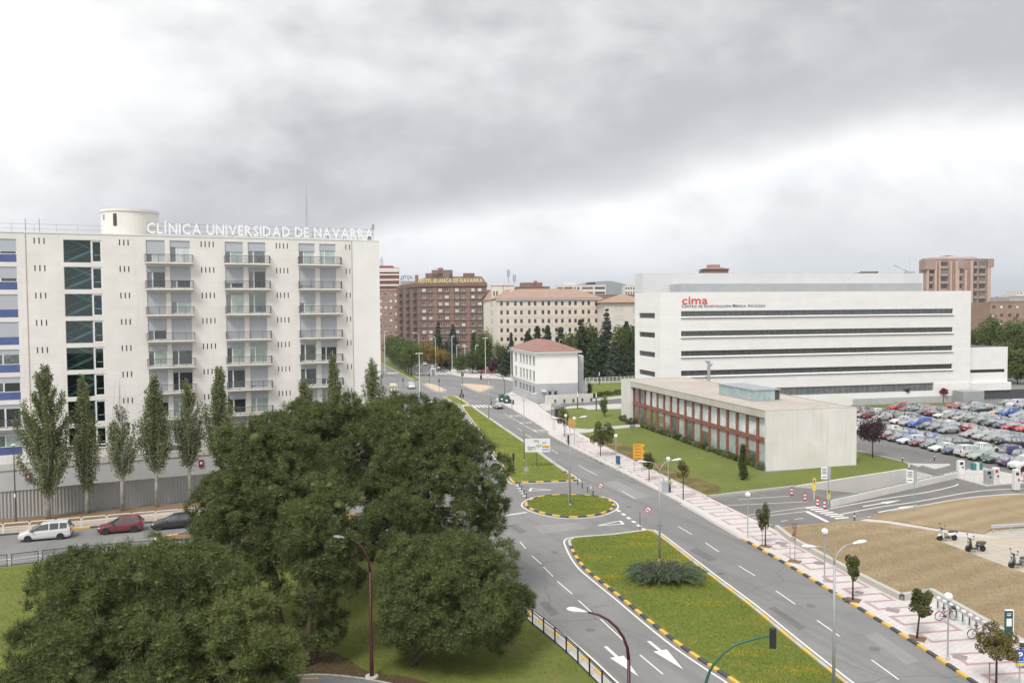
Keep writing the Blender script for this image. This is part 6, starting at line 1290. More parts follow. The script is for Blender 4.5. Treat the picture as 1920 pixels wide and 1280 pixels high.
# cars on the left road
def car_at(kind, label, u, v, dirv, colr, group=None, name='parked_car'): return car(kind, label, G(u, v), math.atan2(dirv[1], dirv[0]), CC[colr], group, 1.0, name)
ld = G(0, 1020) - G(380, 988)
car_at('people carrier', 'white people carrier on the left road, farthest left of the three cars', 87, 1009, ld, 'white', 'cars on the left road', 'car'); car_at('hatchback', 'dark red car on the left road between the white and the black one', 227, 996, ld, 'dark red', 'cars on the left road', 'car').scale = (1.06, 1.06, 1.1); car_at('hatchback', 'black hatchback on the left road behind the dark red car', 326, 988, ld, 'black', 'cars on the left road', 'car').scale = (1.08, 1.06, 1.0)
car_at('saloon', 'silver saloon driving away towards the zebra crossing', 933.5, 765, RD, 'silver', None, 'car'); car_at('van', 'small white van driving towards the camera through the junction', 771, 728, -RD, 'white', None, 'car')
for i, (u, v, k, c_, lab) in enumerate([(797, 684.5, 'hatchback', 'white', 'white car on the far avenue, behind the silver one'), (811, 691, 'estate', 'silver', 'silver estate waiting on the far avenue beside the black car'), (822, 694, 'hatchback', 'black', 'black car waiting at the far zebra crossing'), (808, 676, 'saloon', 'grey', 'grey car far up the avenue'), (800, 671, 'hatchback', 'white', 'small white car farthest up the avenue')]): car_at(k, lab, u, v, -RD, c_, 'cars on the far avenue', 'car')
car_at('hatchback', 'white car waiting behind the cone-topped pine at the junction', 733, 756, -RD, 'white', 'cars waiting at the junction', 'car'); car_at('hatchback', 'white car with its roof just above the cone-topped pine', 806, 757, -RD, 'white', 'cars waiting at the junction', 'car')
v_ = car_at('van', 'white ambulance van with orange markings half hidden by the corner poplar', 738, 735, -RD, 'white', None, 'ambulance'); v_.scale = (1.25, 1.12, 1.3)
for z in (.95, 1.35): MB().box(-1.9, 1.6, -.93, .93, z - .12, z + .08).build('stripe', M('amb_orange', (.62, .27, .04), .5) if z < 1 else M('amb_yellow', (.6, .5, .06), .5), v_)
car_at('hatchback', 'blue car behind the white fence beyond the gatehouse', 1106, 706, (1, .1), 'blue', None, 'car')
car_at('hatchback', 'white car glimpsed through the gap between the pines', 735, 1008, ld, 'white', 'cars glimpsed between the pines', 'car'); car_at('hatchback', 'white car at the junction glimpsed left of the white one in the pine gap', 660, 1000, ld, 'white', 'cars glimpsed between the pines', 'car')
# car park rows
rc = random.Random(21); rows = [94.6, 99.7, 108.6, 113.7, 122.6, 127.7, 136.6, 141.7, 150.6, 155.7, 164.6, 169.7]; wts = ['white'] * 5 + ['silver'] * 6 + ['pale grey'] * 4 + ['grey'] * 5 + ['dark grey'] * 6 + ['black'] * 4 + ['red'] * 5 + ['dark red'] * 3 + ['blue'] * 2 + ['navy'] * 3 + ['dark green'] * 2 + ['orange', 'beige']
front = ['silver', 'grey', 'dark green', 'silver', 'white', 'navy', 'white', 'grey', 'dark red', 'white', 'grey', 'dark red']
for r_, s_ in enumerate(rows):
    k = 0; t_ = 80.0
    while t_ < 190:
        t_ += 2.52; p = RN * s_ + RD * t_; u, v = PX(p)
        if p.y < 60 or u > 1934 or u < 1586 or (p - F2.o).dot(F2.n) > -9.5: continue
        if r_ == 0 and v > 886: continue
        if rc.random() < .05 and r_: continue
        colr = front[k] if r_ == 0 and k < len(front) else rc.choice(wts); kd = rc.choice(['hatchback'] * 6 + ['saloon'] * 3 + ['estate'] * 2 + ['people carrier'] * 2 + ['van']); ang = math.atan2(-RN.y, -RN.x) if (r_ % 2 == 0) != (rc.random() < .16) else math.atan2(RN.y, RN.x)
        lab = '%s %s, %s from the near end of the %s car park row' % (colr, kd, ORD[k], ORD[r_])
        q_ = p + RN * rc.uniform(-.35, .35) + RD * rc.uniform(-.12, .12)
        lz = CC[colr]; lz = tuple(x * rc.uniform(.85, 1.15) for x in lz)
        car(kd, lab, Vector((q_.x, q_.y, .008)), ang + rc.uniform(-.03, .03), lz, 'cars in the %s car park row' % ORD[r_]).scale = (rc.uniform(.93, 1.06), rc.uniform(.95, 1.04), rc.uniform(.94, 1.1)); k += 1
b_ = car('van', 'white van nose-in at the right edge beside the ticket island', G(1924, 880), math.atan2(-RN.y, -RN.x), CC['white'], None, 1.12, 'parked_van', 'van')
for r_, s_ in enumerate(rows[:6]):
    for j in range(24):
        t_ = 92 + 2.52 * j - 1.26; p = RN * (s_ + (-2.4 if r_ % 2 == 0 else -2.6)) + RD * t_
        if (p - F2.o).dot(F2.n) < -10 and p.y > 100: ribbon([p, p + RN * 5], .09, .0115 + .0004 * (j % 2)).build('bay_line', paint_worn, lot)
# ---------------------------------------------------------------- lamps
lamp_white = M('lamp_shell', (.66, .67, .69), .4, .05); pole_grey = M('pole_grey', (.36, .375, .39), .5, .08, metal=.2); globe_m = M('globe_white', (.74, .72, .69), .3, .04); pole_red = M('pole_dark_red', (.062, .013, .019), .45, .12); pole_green = M('pole_green', (.03, .105, .072), .45, .1); sig_black = M('signal_black', (.022, .024, .027), .55, .1)
def lamp_head(parent, p, d, L=.95, w=.19):
    """cobra-head luminaire lying along d"""
    d = Vector(d).normalized(); mb = MB(); prof = [(0, .04), (.10, .075), (.3, w * .7), (.62, w), (.85, w * .8), (.98, w * .35), (1, .01)]; a = Matrix.Translation(p) @ d.to_track_quat('X', 'Z').to_matrix().to_4x4()
    mb.tube([(x * L, 0, .02 * math.sin(x * 3)) for x, r in prof], [r for x, r in prof], 10); mb.v = [(x, y, z * (.55 if z > 0 else .42)) for x, y, z in mb.v]; mb.xf(a)
    h = mb.build('lamp_head', lamp_white, parent, smooth=True)
    g_ = MB(); g_.tube([(.45 * L, 0, -.05), (.6 * L, 0, -.085), (.9 * L, 0, -.05)], [.05, w * .75, .04], 8); g_.v = [(x, y, -.05 + (z + .05) * .5) for x, y, z in g_.v]; g_.xf(a).build('lens', globe_m, h, smooth=True); return h
def twin_lamp(label, base, vf, vh, reach=1.95, ang=None, z0=.11, heads=2, off_=None):
    B = G(*base, z0); zf, zh = HZ(B, vf) - z0, HZ(B, vh) - z0; t_ = thing('street_lamp', label, 'street lamp', B, ang if ang is not None else math.atan2(RN.y, RN.x), 'arched street lamps')
    MB().tube([(0, 0, 0), (0, 0, zf * .55), (0, 0, zf)], [.10, .08, .06], 10).lathe([(.0, .0), (.18, 0), (.18, .04), (.1, .25)], 10).build('pole', pole_grey, t_, smooth=True)
    for s_ in ((-1, 1) if heads == 2 else (1,)):
        pts = [(0, 0, zf - .1)] + [(s_ * reach * .62 * (1 - math.cos(a_)), 0, zf + (zh - zf) * math.sin(a_)) for a_ in (.3, .6, .9, 1.2)] + [(s_ * reach * .62, 0, zh)]
        MB().tube(pts, .035, 7).build('arm', pole_grey, t_, smooth=True); lamp_head(t_, Vector((s_ * reach * .58, 0, zh - .02)), (s_, 0, .10), .98, .2)
    return t_
twin_lamp('twin-arm street lamp on the oval grass island', (1069, 947), 801, 783); twin_lamp('twin-arm street lamp rising from the juniper island', (1237, 1052), 887, 864); twin_lamp('nearest twin-arm street lamp, at the island tip bottom right', (1563, 1306), 1058, 1021)
twin_lamp('twin-arm street lamp at the left edge of the white direction sign', (983, 864), 753, 739); twin_lamp('twin-arm street lamp just left of the silver saloon', (916.5, 787), 712, 702)
def globe_lamp(label, base, vg, z0=.12):
    B = G(*base, z0); zg = HZ(B, vg) - z0; t_ = thing('globe_lamp', label, 'street lamp', B, 0, 'globe lamps on the pavement'); MB().tube([(0, 0, 0), (0, 0, zg - .2)], [.055, .045], 9).lathe([(0, 0), (.14, 0), (.13, .05), (.06, .2)], 10).build('pole', pole_grey, t_)
    MB().lathe([(.06, -.30), (.10, -.27), (.10, -.22), (.16, -.2)], 12, (0, 0, zg)).build('collar', pole_grey, t_); MB().lathe([(.27 * math.sin(a_ * math.pi / 12), -.27 * math.cos(a_ * math.pi / 12)) for a_ in range(13)], 20, (0, 0, zg)).build('globe', globe_m, t_, smooth=True)
for b_, vg, lab in [((1402, 1007), 927, 'globe lamp by the car park entrance'), ((1546, 1090), 996, 'globe lamp beside the dry field wall'), ((1777, 1236), 1118, 'nearest globe lamp, beside the bicycle stands'), ((1155, 873), 817, 'globe lamp beside the teal information panel'), ((1253, 924), 860, 'globe lamp beside the grey cabinet and worker'), ((1061, 828), 779, 'globe lamp left of the orange signs by the shelter'), ((1077, 834), 784, 'globe lamp among the orange signs by the shelter')]: globe_lamp(lab, b_, vg)
def red_lamp(label, base, vh, reach, dirx, z0=.14):
    B = G(*base, z0); zh = HZ(B, vh) - z0; t_ = thing('red_lamp', label, 'street lamp', B, dirx, 'dark red arched lamps'); MB().lathe([(0, 0), (.42, 0), (.4, .08), (0, .08)], 12).build('footing', concrete, t_)
    MB().tube([(0, 0, .05), (0, 0, .9), (0, 0, 1), (0, 0, zh - 2.0)], [.13, .13, .10, .075], 10).build('pole', pole_red, t_, smooth=True)
    MB().tube([(0, 0, zh - 2.05)] + [(reach * (1 - math.cos(a_)), 0, zh - 2.0 + 2.0 * math.sin(a_)) for a_ in (.25, .5, .75, 1.0, 1.25, 1.5)], [.075, .07, .065, .06, .055, .05, .045], 8).build('arm', pole_red, t_, smooth=True); lamp_head(t_, Vector((reach * .96, 0, zh)), (1, 0, .12), .9, .2)
red_lamp('dark red arched lamp at the bottom edge over the road arrows', (1180, 1530), 1150, 1.9, R(180 - 8)); red_lamp('dark red lamp post standing on the lawn between the pines', (697, 1268), 1010, 1.5, R(172)); red_lamp('dark red lamp whose head pokes out of the bottom left pine', (412, 1392), 1160, 1.2, R(178)); red_lamp('dark red lamp hidden in the pine gap with only its head showing', (745, 1110), 985, 1.0, R(20))
def tall_lamp(label, base, vt, kind=0, ang=0.0, z0=.1):
    B = G(*base, z0); z = HZ(B, vt) - z0; t_ = thing('tall_lamp', label, 'street lamp', B, ang, 'slim lamp columns around the junction'); MB().tube([(0, 0, 0), (0, 0, z)], [.13, .09], 8).build('pole', lamp_white, t_)
    for s_ in ((-1, 1) if kind == 0 else (1,)):
        if kind == 2: MB().tube([(0, 0, z - .3)] + [(1.6 * (1 - math.cos(a_)), 0, z - .3 + 1.3 * math.sin(a_)) for a_ in (.4, .8, 1.2, 1.55)], .06, 6).build('arm', lamp_white, t_); MB().bbox(1.5, 2.7, -.2, .2, z + .9, z + 1.08, .05).build('lamp_head', lamp_white, t_)
        else: MB().bbox(s_ * .5 - .5, s_ * .5 + .5, -.22, .22, z, z + .16, .05).build('lamp_head', lamp_white, t_)
for b_, vt, k, lab in [((722, 702), 622, 1, 'slim white lamp column at the clinic corner'), ((787, 742), 663, 0, 'white lamp column rising behind the cone-topped pine'), ((848, 700), 631, 1, 'white lamp column beside the waiting black car'), ((910.5, 700), 634, 0, 'white twin-head lamp column before the red court'), ((958.5, 713), 657, 0, 'white lamp column at the gatehouse corner'), ((1153, 704), 642, 1, 'white lamp column before the park trees'), ((817, 690), 634, 2, 'curved lamp column in front of the cedars'), ((786, 684), 628, 2, 'curved lamp column in front of the yellow trees'), ((1049, 706), 637, 1, 'lamp column peeping over the gatehouse roof'), ((857, 697), 647, 1, 'thin pole left of the hotel garden bushes'), ((872, 698), 650, 1, 'thin pole right of the hotel garden entrance'), ((892, 700), 648, 1, 'thin pole between the dark garden bushes')]: tall_lamp(lab, b_, vt, k, math.pi if (k == 2) else 0)
B = G(30, 980, .13); z = HZ(B, 834) - .13; t_ = thing('street_lamp', 'dark thin lamp post with flat white head at the left edge', 'street lamp', B, 0); MB().tube([(0, 0, 0), (0, 0, z)], [.08, .05], 8).build('pole', M('pole_dark', (.09, .085, .085), .6), t_); MB().lathe([(0, .12), (.2, .1), (.27, .02), (.1, -.05), (0, -.06)], 14, (0, 0, z)).build('lamp_head', lamp_white, t_); MB().cbox((0, -.09, 3.0), (.15, .02, .4)).build('sticker', white_frame, t_)
for i, (u, v, vt) in enumerate([(1083, 767, 735), (1118, 769, 736), (1124, 721.5, 697), (1110, 733, 712)]):
    B = G(u, v, .11); z = HZ(B, vt) - .11; t_ = thing('light_column', ['light column at the lawn corner behind the bus shelter', 'light column at the lawn corner nearest the office pier', 'light column by the far white fence', 'light column beside the small cypress'][i], 'street lamp', B, 0, 'dark light columns of the gatehouse garden'); MB().bbox(-.12, .12, -.12, .12, 0, z * .72, .02).build('column', steel_dark, t_); MB().bbox(-.11, .11, -.11, .11, z * .72 + .002, z, .02).build('diffuser', globe_m, t_)
B = G(1329, 779); z = HZ(B, 676); t_ = thing('antenna_column', 'grey mast with small fins standing behind the concrete office', 'mast', B, 0); MB().bbox(-.28, .28, -.28, .28, 0, z, .05).build('column', metal_grey, t_)
for k, s_ in ((.72, 1), (.78, -1), (.6, 1), (.5, -1)): MB().tube([(s_ * .25, 0, z * k + 2), (s_ * .7, 0, z * k + 2.5)], [.06, .12], 6).build('floodlight', steel_dark, t_)
# ---------------------------------------------------------------- traffic signals
lens_off = [M('lens_red', (.25, .02, .02), .3), M('lens_amber', (.25, .14, .02), .3), M('lens_green', (.03, .2, .1), .3)]
def signal_head(parent, p, rz, s=1.0, back=sig_black):
    h = MB().bbox(-.15 * s, .15 * s, -.1 * s, .12 * s, -.5 * s, .5 * s, .03).build('signal_head', back, parent, p, rz)
    for i in range(3): MB().lathe([(0, 0), (.1 * s, 0), (.1 * s, .1 * s)], 10).xf(Matrix.Translation((0, -.105 * s, (.32 - .32 * i) * s)) @ Matrix.Rotation(math.pi / 2, 4, 'X')).build('lens', lens_off[i], h)
    return h
def signal(label, base, vt, heads=((0, 0, 0),), pole=pole_green, z0=.1, rz=0.0):
    B = G(*base, z0); z = HZ(B, vt) - z0; t_ = thing('traffic_light', label, 'traffic light', B, rz, 'traffic lights at the junction'); MB().tube([(0, 0, 0), (0, 0, z)], .055, 8).build('pole', pole, t_)
    for dx, dz, r_ in heads: signal_head(t_, Vector((dx, -.12, z - .5 + dz)), r_)
    return t_
signal('green traffic light post on the long median, near the white sign', (963, 889), 849, ((0, 0, math.pi), (-.05, -1.7, 1.5))); signal('traffic light with three heads on the small grass island', (866, 757), 731, ((0, .1, 0), (-.35, -.9, 1), (.35, -.9, -1))); signal('traffic light at the near tip of the kite-shaped tan island', (867, 720.5), 699, ((-.2, 0, 0), (.3, 0, .5)))
signal('traffic light at the far end of the narrow tan island', (805, 720), 699); signal('traffic light at the near end of the narrow tan island', (823.5, 734), 710); signal('traffic light beside the white van', (756, 728), 709, ((0, 0, math.pi),)); signal('traffic light beside the lamp column above the pine', (789, 744), 733, ((0, 0, 0),)); signal('low traffic light at the pavement crossing beside the green containers', (960, 768), 748, ((-.3, 0, 0), (.3, -.2, .6)))
signal('black signal box hung on the oval island lamp pole', (1067, 945), 815, ((0, 0, 0),), pole_grey)
def arm_signal(label, base, pts, head, hs, rz=0.0, r=.075, z0=.11):
    B = G(*base, z0); t_ = thing('traffic_light', label, 'traffic light', B, 0, 'traffic lights at the junction'); P = []
    for u, v in pts: q_ = PY(u, v, B.y); P.append((q_.x - B.x, 0, q_.z - B.z))
    P = [(0, 0, 0)] + P; P = smooth([Vector(p) for p in P], 4); MB().tube(P, [r * (1.15 - .5 * i / len(P)) for i in range(len(P))], 9).build('mast_arm', pole_green, t_, smooth=True); q_ = PY(*head, B.y); signal_head(t_, Vector((q_.x - B.x, .0, q_.z - B.z)), rz, hs); return t_
arm_signal('green mast-arm traffic light at the bottom edge, seen from behind', (1318, 1419), [(1320, 1310), (1327, 1268), (1342, 1240), (1372, 1212), (1410, 1198), (1447, 1190)], (1449, 1195), 1.0, math.pi); arm_signal('arched mast-arm traffic light beside the green containers', (946, 739), [(946.5, 724), (945, 712), (940, 706), (925, 702), (903, 700)], (902, 705.5), 1.7, 0)
# ---------------------------------------------------------------- signs
def panel_sign(name, label, base, u0, u1, v0, v1, face, posts=(.5,), post=pole_grey, rz=0.0, z0=.12, th=.05, group=None, back=metal_grey):
    B = G(*base, z0); s_ = B.y / FPX; za, zb_ = HZ(B, v1) - z0, HZ(B, v0) - z0; xa, xb = (u0 - base[0]) * s_, (u1 - base[0]) * s_; t_ = thing(name, label, 'sign', B, rz, group)
    f = MB().bbox(xa, xb, -th, 0, za, zb_, .01).build('panel', face, t_)
    for q_ in posts: x = xa + (xb - xa) * q_; MB().tube([(x, .05, 0), (x, .05, zb_ - .02)], .04, 7).build('post', post, t_)
    return t_, f, xa, xb, za, zb_
def bars(f, items, mat, y, name='line_of_text'):
    for (x0, x1, z0, z1) in items: MB().box(x0, x1, y - .012, y, z0, z1).build(name, mat, f)
ink = M('ink', (.09, .1, .12), .6); sign_white = M('sign_white', (.72, .73, .75), .4, .04); sign_orange = M('sign_orange', (.66, .33, .03), .45, .05); sign_blue = M('sign_blue', (.03, .09, .33), .4, .05); sign_red = M('sign_red', (.50, .03, .05), .4, .05); sign_yellow = M('sign_yellow', (.72, .58, .08), .5, .05)
t_, f, xa, xb, za, zb_ = panel_sign('direction_sign', 'large white direction sign with arrows on the long grass median', (1006, 875), 984.5, 1032, 822, 847, sign_white, (.46,), pole_green, R(2)); w_, h_ = xb - xa, zb_ - za
X = lambda a: xa + w_ * a; Z = lambda a: za + h_ * a
bars(f, [(X(.33), X(.57), Z(.84), Z(.88)), (X(.36), X(.52), Z(.76), Z(.79)), (X(.68), X(.88), Z(.69), Z(.73)), (X(.68), X(.82), Z(.60), Z(.63)), (X(.1), X(.43), Z(.38), Z(.41)), (X(.1), X(.36), Z(.31), Z(.34)), (X(.1), X(.45), Z(.22), Z(.25)), (X(.1), X(.28), Z(.12), Z(.15))], ink, -.051)
bars(f, [(X(.535), X(.55), Z(.32), Z(.68))], ink, -.051, 'arrow'); bars(f, [(X(.68), X(.97), Z(.30), Z(.48))], sign_orange, -.0512, 'orange_field'); bars(f, [(X(.68), X(.97), Z(.14), Z(.2))], sign_blue, -.0512, 'blue_field')
for a_, b_ in (((.545, .36), (.475, .50)), ((.54, .36), (.61, .50))): MB().tube([(X(a_[0]), -.06, Z(a_[1])), (X(b_[0]), -.06, Z(b_[1]))], .03, 4).build('arrow', ink, f)
for sx_, sz_, dx, dz in ((.475, .5, -1, 0), (.61, .5, 1, 0), (.5425, .68, 0, 1)): MB().add([(X(sx_) + (dx * .18 if dx else -.1), -.062, Z(sz_) + (dz * .2 if dz else -.1)), (X(sx_) + (0 if dx else .1), -.062, Z(sz_) + (.12 if dx else 0)), (X(sx_) + (0 if dx else 0), -.062, Z(sz_) + (-.12 if dx else .22))], [(0, 1, 2), (2, 1, 0)]).build('arrow_head', ink, f)
for lab, b_, u0, u1, v0, v1, n in [('stack of orange direction plates above the pavement, right of the teal panel', (1196, 884), 1187, 1208.5, 832, 861, 5), ('stack of orange direction plates beside the bus shelter', (1073, 832), 1066, 1081, 784, 801, 4)]:
    B = G(*b_, .12); s_ = B.y / FPX; t_ = thing('direction_plates', lab, 'sign', B, 0, 'orange direction signs'); zt_ = HZ(B, v0) - .12; zl = HZ(B, v1) - .12; ph = (zt_ - zl) / n
    for i in range(n): o = MB().bbox((u0 - b_[0]) * s_, (u1 - b_[0]) * s_ - .2 * (i % 2), -.05, 0, zt_ - ph * (i + 1) + .05, zt_ - ph * i, .01).build('plate', sign_orange, t_); bars(o, [((u0 - b_[0]) * s_ + .2, (u1 - b_[0]) * s_ - .5, zt_ - ph * (i + .62), zt_ - ph * (i + .42))], M('plate_ink', (.30, .13, .02), .6) if 'plate_ink' not in MATS else MATS['plate_ink'], -.0515)
    for x in ((u0 - b_[0]) * s_ + .15, (u1 - b_[0]) * s_ - .35): MB().tube([(x, .05, 0), (x, .05, zt_)], .045, 7).build('post', pole_grey, t_)
def round_sign(label, base, vc, r=.32):
    B = G(*base, .11); z = HZ(B, vc) - .11; t_ = thing('no_turn_sign', label, 'sign', B, 0, 'round no-left-turn signs'); MB().tube([(0, .04, 0), (0, .04, z + .2)], .035, 7).build('post', pole_grey, t_); rot = Matrix.Translation((0, 0, z)) @ Matrix.Rotation(math.pi / 2, 4, 'X')
    d_ = MB().lathe([(0, .0), (r, 0), (r, .02), (r * .78, .03)], 24).xf(rot).build('rim', sign_red, t_); MB().lathe([(r * .79, .026), (0, .026)], 24).xf(rot).build('disc', sign_white, d_)
    MB().add([(.1, -.034, z - .17), (.1, -.034, z + .02), (-.05, -.034, z + .02), (-.05, -.034, z + .1), (-.18, -.034, z - .02), (-.05, -.034, z - .12), (-.05, -.034, z - .06), (.02, -.034, z - .06), (.02, -.034, z - .17)], [(0, 1, 2, 7, 8), (3, 4, 5, 6, 2)]).build('arrow', ink, d_); MB().tube([(-r * .6, -.036, z + r * .6), (r * .6, -.036, z - r * .6)], .022, 4).build('slash', sign_red, d_)
round_sign('no-left-turn sign at the edge of the oval island', (1126, 935), 910, .34); round_sign('no-left-turn sign at the tip of the near grass island', (1215, 996), 955, .34); round_sign('round red-rimmed sign at the ticket barrier, right edge', (1919, 915), 889, .34)
t_, f, xa, xb, za, zb_ = panel_sign('parking_sign', 'blue parking sign with white P at the right edge', (1911, 1295), 1903, 1922, 1217, 1241, sign_blue); text_row(f, 'P', xa + .14, xa + .40, za + .24, .40, -.055, sign_white, .01, .03); text_row(f, '1', xa + .45, xa + .52, za + .14, .2, -.055, sign_white, .01, .01); MB().bbox(xa, xb, -.05, 0, za - .16, za - .02, .01).build('lower_plate', sign_yellow, t_); bars(f, [(xa + .08, xb - .12, za + .05, za + .09)], sign_white, -.052)
t_, f, xa, xb, za, zb_ = panel_sign('bicycle_totem', 'dark green information totem behind the bicycle stands', (1889, 1222), 1882, 1896, 1143, 1221, M('totem_green', (.025, .085, .075), .4, .1), (), th=.14); MB().box(xb, xb + .06, -.15, .01, za, zb_ + .05).box(xa, xb, -.15, .01, zb_, zb_ + .05).build('white_edge', sign_white, t_); bars(f, [(xa + .06, xb - .08, zb_ - 1.0, zb_ - .5)], sign_white, -.141, 'map'); bars(f, [(xa + .08, xb - .1, zb_ - .2, zb_ - .16), (xa + .08, xb - .14, zb_ - .32, zb_ - .26)], sign_white, -.141)
t_, f, xa, xb, za, zb_ = panel_sign('information_panel', 'dark teal information panel on the pavement by a globe lamp', (1159, 878), 1155, 1163, 854, 871, M('panel_teal', (.04, .11, .13), .4, .1), (.1, .9)); bars(f, [(xa + .08, xb - .08, za + .5, zb_ - .12)], sign_blue, -.052, 'poster')
for lab, b_, u0, u1, v0, v1 in [('white car park tariff sign on a teal pole at the ramp entrance', (1553, 951), 1540, 1551, 875, 898), ('white car park tariff sign on a grey pole beside the dry field', (1711, 958), 1700, 1712, 881, 904)]:
    t_, f, xa, xb, za, zb_ = panel_sign('tariff_sign', lab, b_, u0, u1, v0, v1, sign_white, (1.15,), teal_paint, R(-18), group='car park tariff signs'); w_, h_ = xb - xa, zb_ - za; bars(f, [(xa + w_ * .15, xb - w_ * .15, za + h_ * a_, za + h_ * (a_ + .06)) for a_ in (.15, .42, .55, .68, .82)], ink, -.052); MB().box(xb + .01, xb + .35, -.06, .06, za, zb_).build('side_box', metal_grey, t_)
for i, (u, v, vt) in enumerate([(1526.5, 937, 895), (1553.5, 947, 917)]):
    B = G(u, v, .05); z = HZ(B, vt) - .05; t_ = thing('yellow_totem', ['free-standing tall yellow totem sign at the ramp mouth', 'yellow totem sign fixed to the teal pole'][i], 'sign', B, 0, 'yellow totems at the ramp mouth'); MB().tube([(0, .03, 0), (0, .03, z)], .05, 7).build('post', lamp_white, t_); MB().bbox(-.2, .2, -.05, 0, z * .42, z * .72, .03).bbox(-.17, .17, -.05, 0, z * .725, z, .1).build('panel', sign_yellow, t_); MB().cbox((0, -.055, z * .85), (.16, .01, .3)).build('symbol', ink, t_)
t_, f, xa, xb, za, zb_ = panel_sign('advert_panel', 'small illuminated advert panel on a pole on the narrow tan island', (813.5, 724.5), 808, 818, 690, 704, lamp_white, (.5,)); MB().box(xa + .2, xb - .2, -.07, -.052, za + .3, zb_ - .3).build('poster', M('poster_a', (.2, .27, .27), .5, .4, .8), f); MB().box(xa + .2, xb - .2, -.072, -.053, za + .05, za + .28).build('poster', sign_red, f)
t_, f, xa, xb, za, zb_ = panel_sign('lawn_sign', 'small grey nameboard on the lawn beside the office path', (1186, 806.5), 1181, 1191, 796, 802, M('board_grey', (.13, .16, .17), .5), (.05, .95)); bars(f, [(xa + .15, xb - .15, za + .25, zb_ - .2)], metal_grey, -.052)
t_ = thing('warning_sign', 'faded grey round-backed sign on the median beside the traffic light', 'sign', G(987, 895, .11), 0); MB().tube([(0, 0, 0), (0, 0, 2.4)], .03, 6).build('post', pole_grey, t_); MB().lathe([(0, 0), (.34, 0), (.34, .02), (0, .02)], 18).xf(Matrix.Translation((0, -.05, 1.15)) @ Matrix.Rotation(math.pi / 2, 4, 'X')).build('disc', metal_grey, t_)
for P, lab in [((966.6, 779), 0), ((985.5, 792), 1), ((1012, 806.5), 2)]:
    c_ = G(*P); o = ob('bus_lettering', None, road, (c_.x, c_.y, .0075), math.atan2(RN.y, RN.x)); x = -1.3
    for ch in 'BUS': me, (a_, b_) = letter(ch, 1.1, .001, .02); me.materials.append(paint_white) if not me.materials else None; ob('letter', me, o, (x, -1, 0), 0, (1.05, 2.3, 1)); x += .95
# ---------------------------------------------------------------- barriers, railings, bollards
hoop_white = M('hoop_white', (.68, .68, .66), .45, .06)
def hoop_mesh(L, h=.95, r=.035, mid=True, mat=hoop_white):
    c_ = .16; P = [(0, 0, 0), (0, 0, h - c_), (c_ * .3, 0, h - c_ * .3), (c_, 0, h), (L - c_, 0, h), (L - c_ * .3, 0, h - c_ * .3), (L, 0, h - c_), (L, 0, 0)]; mb = MB().tube(P, r, 7)
    if mid: mb.tube([(0, 0, h * .45), (c_, 0, h * .58), (L - c_, 0, h * .58), (L, 0, h * .45)], r * .85, 7)
    return mb.mesh('frame', mat)
def hoops(label, pts, L, gap, group, h=.95, r=.035, z0=.12, umax=2000, umin=-60, mid=True):
    P = resample(pts, L + gap); me = hoop_mesh(1.0 * L, h, r, mid); k = 0
    for a, b in zip(P, P[1:]):
        u = PX((a + b) / 2)[0]
        if not umin < u < umax: continue
        d_ = b - a; t_ = thing('hoop_barrier', '%s, %s from the left' % (label, ORD[k] if k < 30 else 'number %d' % (k + 1)), 'barrier', (a.x, a.y, z0), math.atan2(d_.y, d_.x), group); ob('frame', me, t_); k += 1
hoops('white tubular hoop barrier along the far side of the left road', offs(LK, .55), 2.3, .14, 'white hoops on the far pavement', r=.05, umax=470)
LBs = [p for p in LBp if -80 < PX(p)[0] < 760]
hoops('low white hoop barrier behind the black mesh railing', offs(LBs, .55), 2.3, .2, 'white hoops behind the black railing', h=.62, r=.045, z0=0.0, umax=760)
def rail_panel(L, h=1.12, mesh_=True, r=.028):
    mb = MB().box(0, L, -r, r, h - .05, h).box(0, L, -r, r, .1, .15).box(0, .05, -r, r, 0, h).box(L - .05, L, -r, r, 0, h)
    if mesh_:
        n = int(L / .10)
        for i in range(1, n): mb.box(L * i / n - .006, L * i / n + .006, -.006, .006, .15, h - .05)
        for z_ in (.4, .65, .9): mb.box(.05, L - .05, -.005, .005, z_ - .004, z_ + .004)
    return mb.mesh('panel', sig_black)
Pn = resample(LBs, 2.35); pm = rail_panel(2.12); k = 0
for a, b in zip(Pn, Pn[1:]):
    d_ = b - a; t_ = thing('mesh_railing', 'black mesh railing panel along the left lawn edge, %s from the left' % ORD[k], 'railing', (a.x, a.y, .12), math.atan2(d_.y, d_.x), 'black mesh panels along the lawn'); ob('panel', pm, t_); k += 1
LBr = [p for p in LBp if PX(p)[0] >= 760 or PX(p)[1] > 1100]; LBr = [p for p in LBr if p.y > 25 and PX(p)[0] > 745]
Pn = resample(LBr, 1.75); rr_ = thing('guard_railing', 'black post and rail fence between the lawn and the road', 'railing', (0, 0, 0)); rail_black = M('rail_black', (.02, .021, .024), .5, .1)
pm = MB().bbox(-.05, .05, -.05, .05, 0, 1.12, .01).mesh('post', rail_black)
for i, p in enumerate(Pn):
    ob('post', pm, rr_, (p.x, p.y, .12))
    if i: a, b = Pn[i - 1], p; MB().tube([(a.x, a.y, 1.2), (b.x, b.y, 1.2)], .035, 6).build('rail', rail_black, rr_); MB().tube([(a.x, a.y, .22), (b.x, b.y, .22)], .03, 6).build('rail', rail_black, rr_)
    if i: MB().tube([(a.x, a.y, 1.05), (b.x, b.y, 1.05)], .02, 5).build('rail', rail_black, rr_)
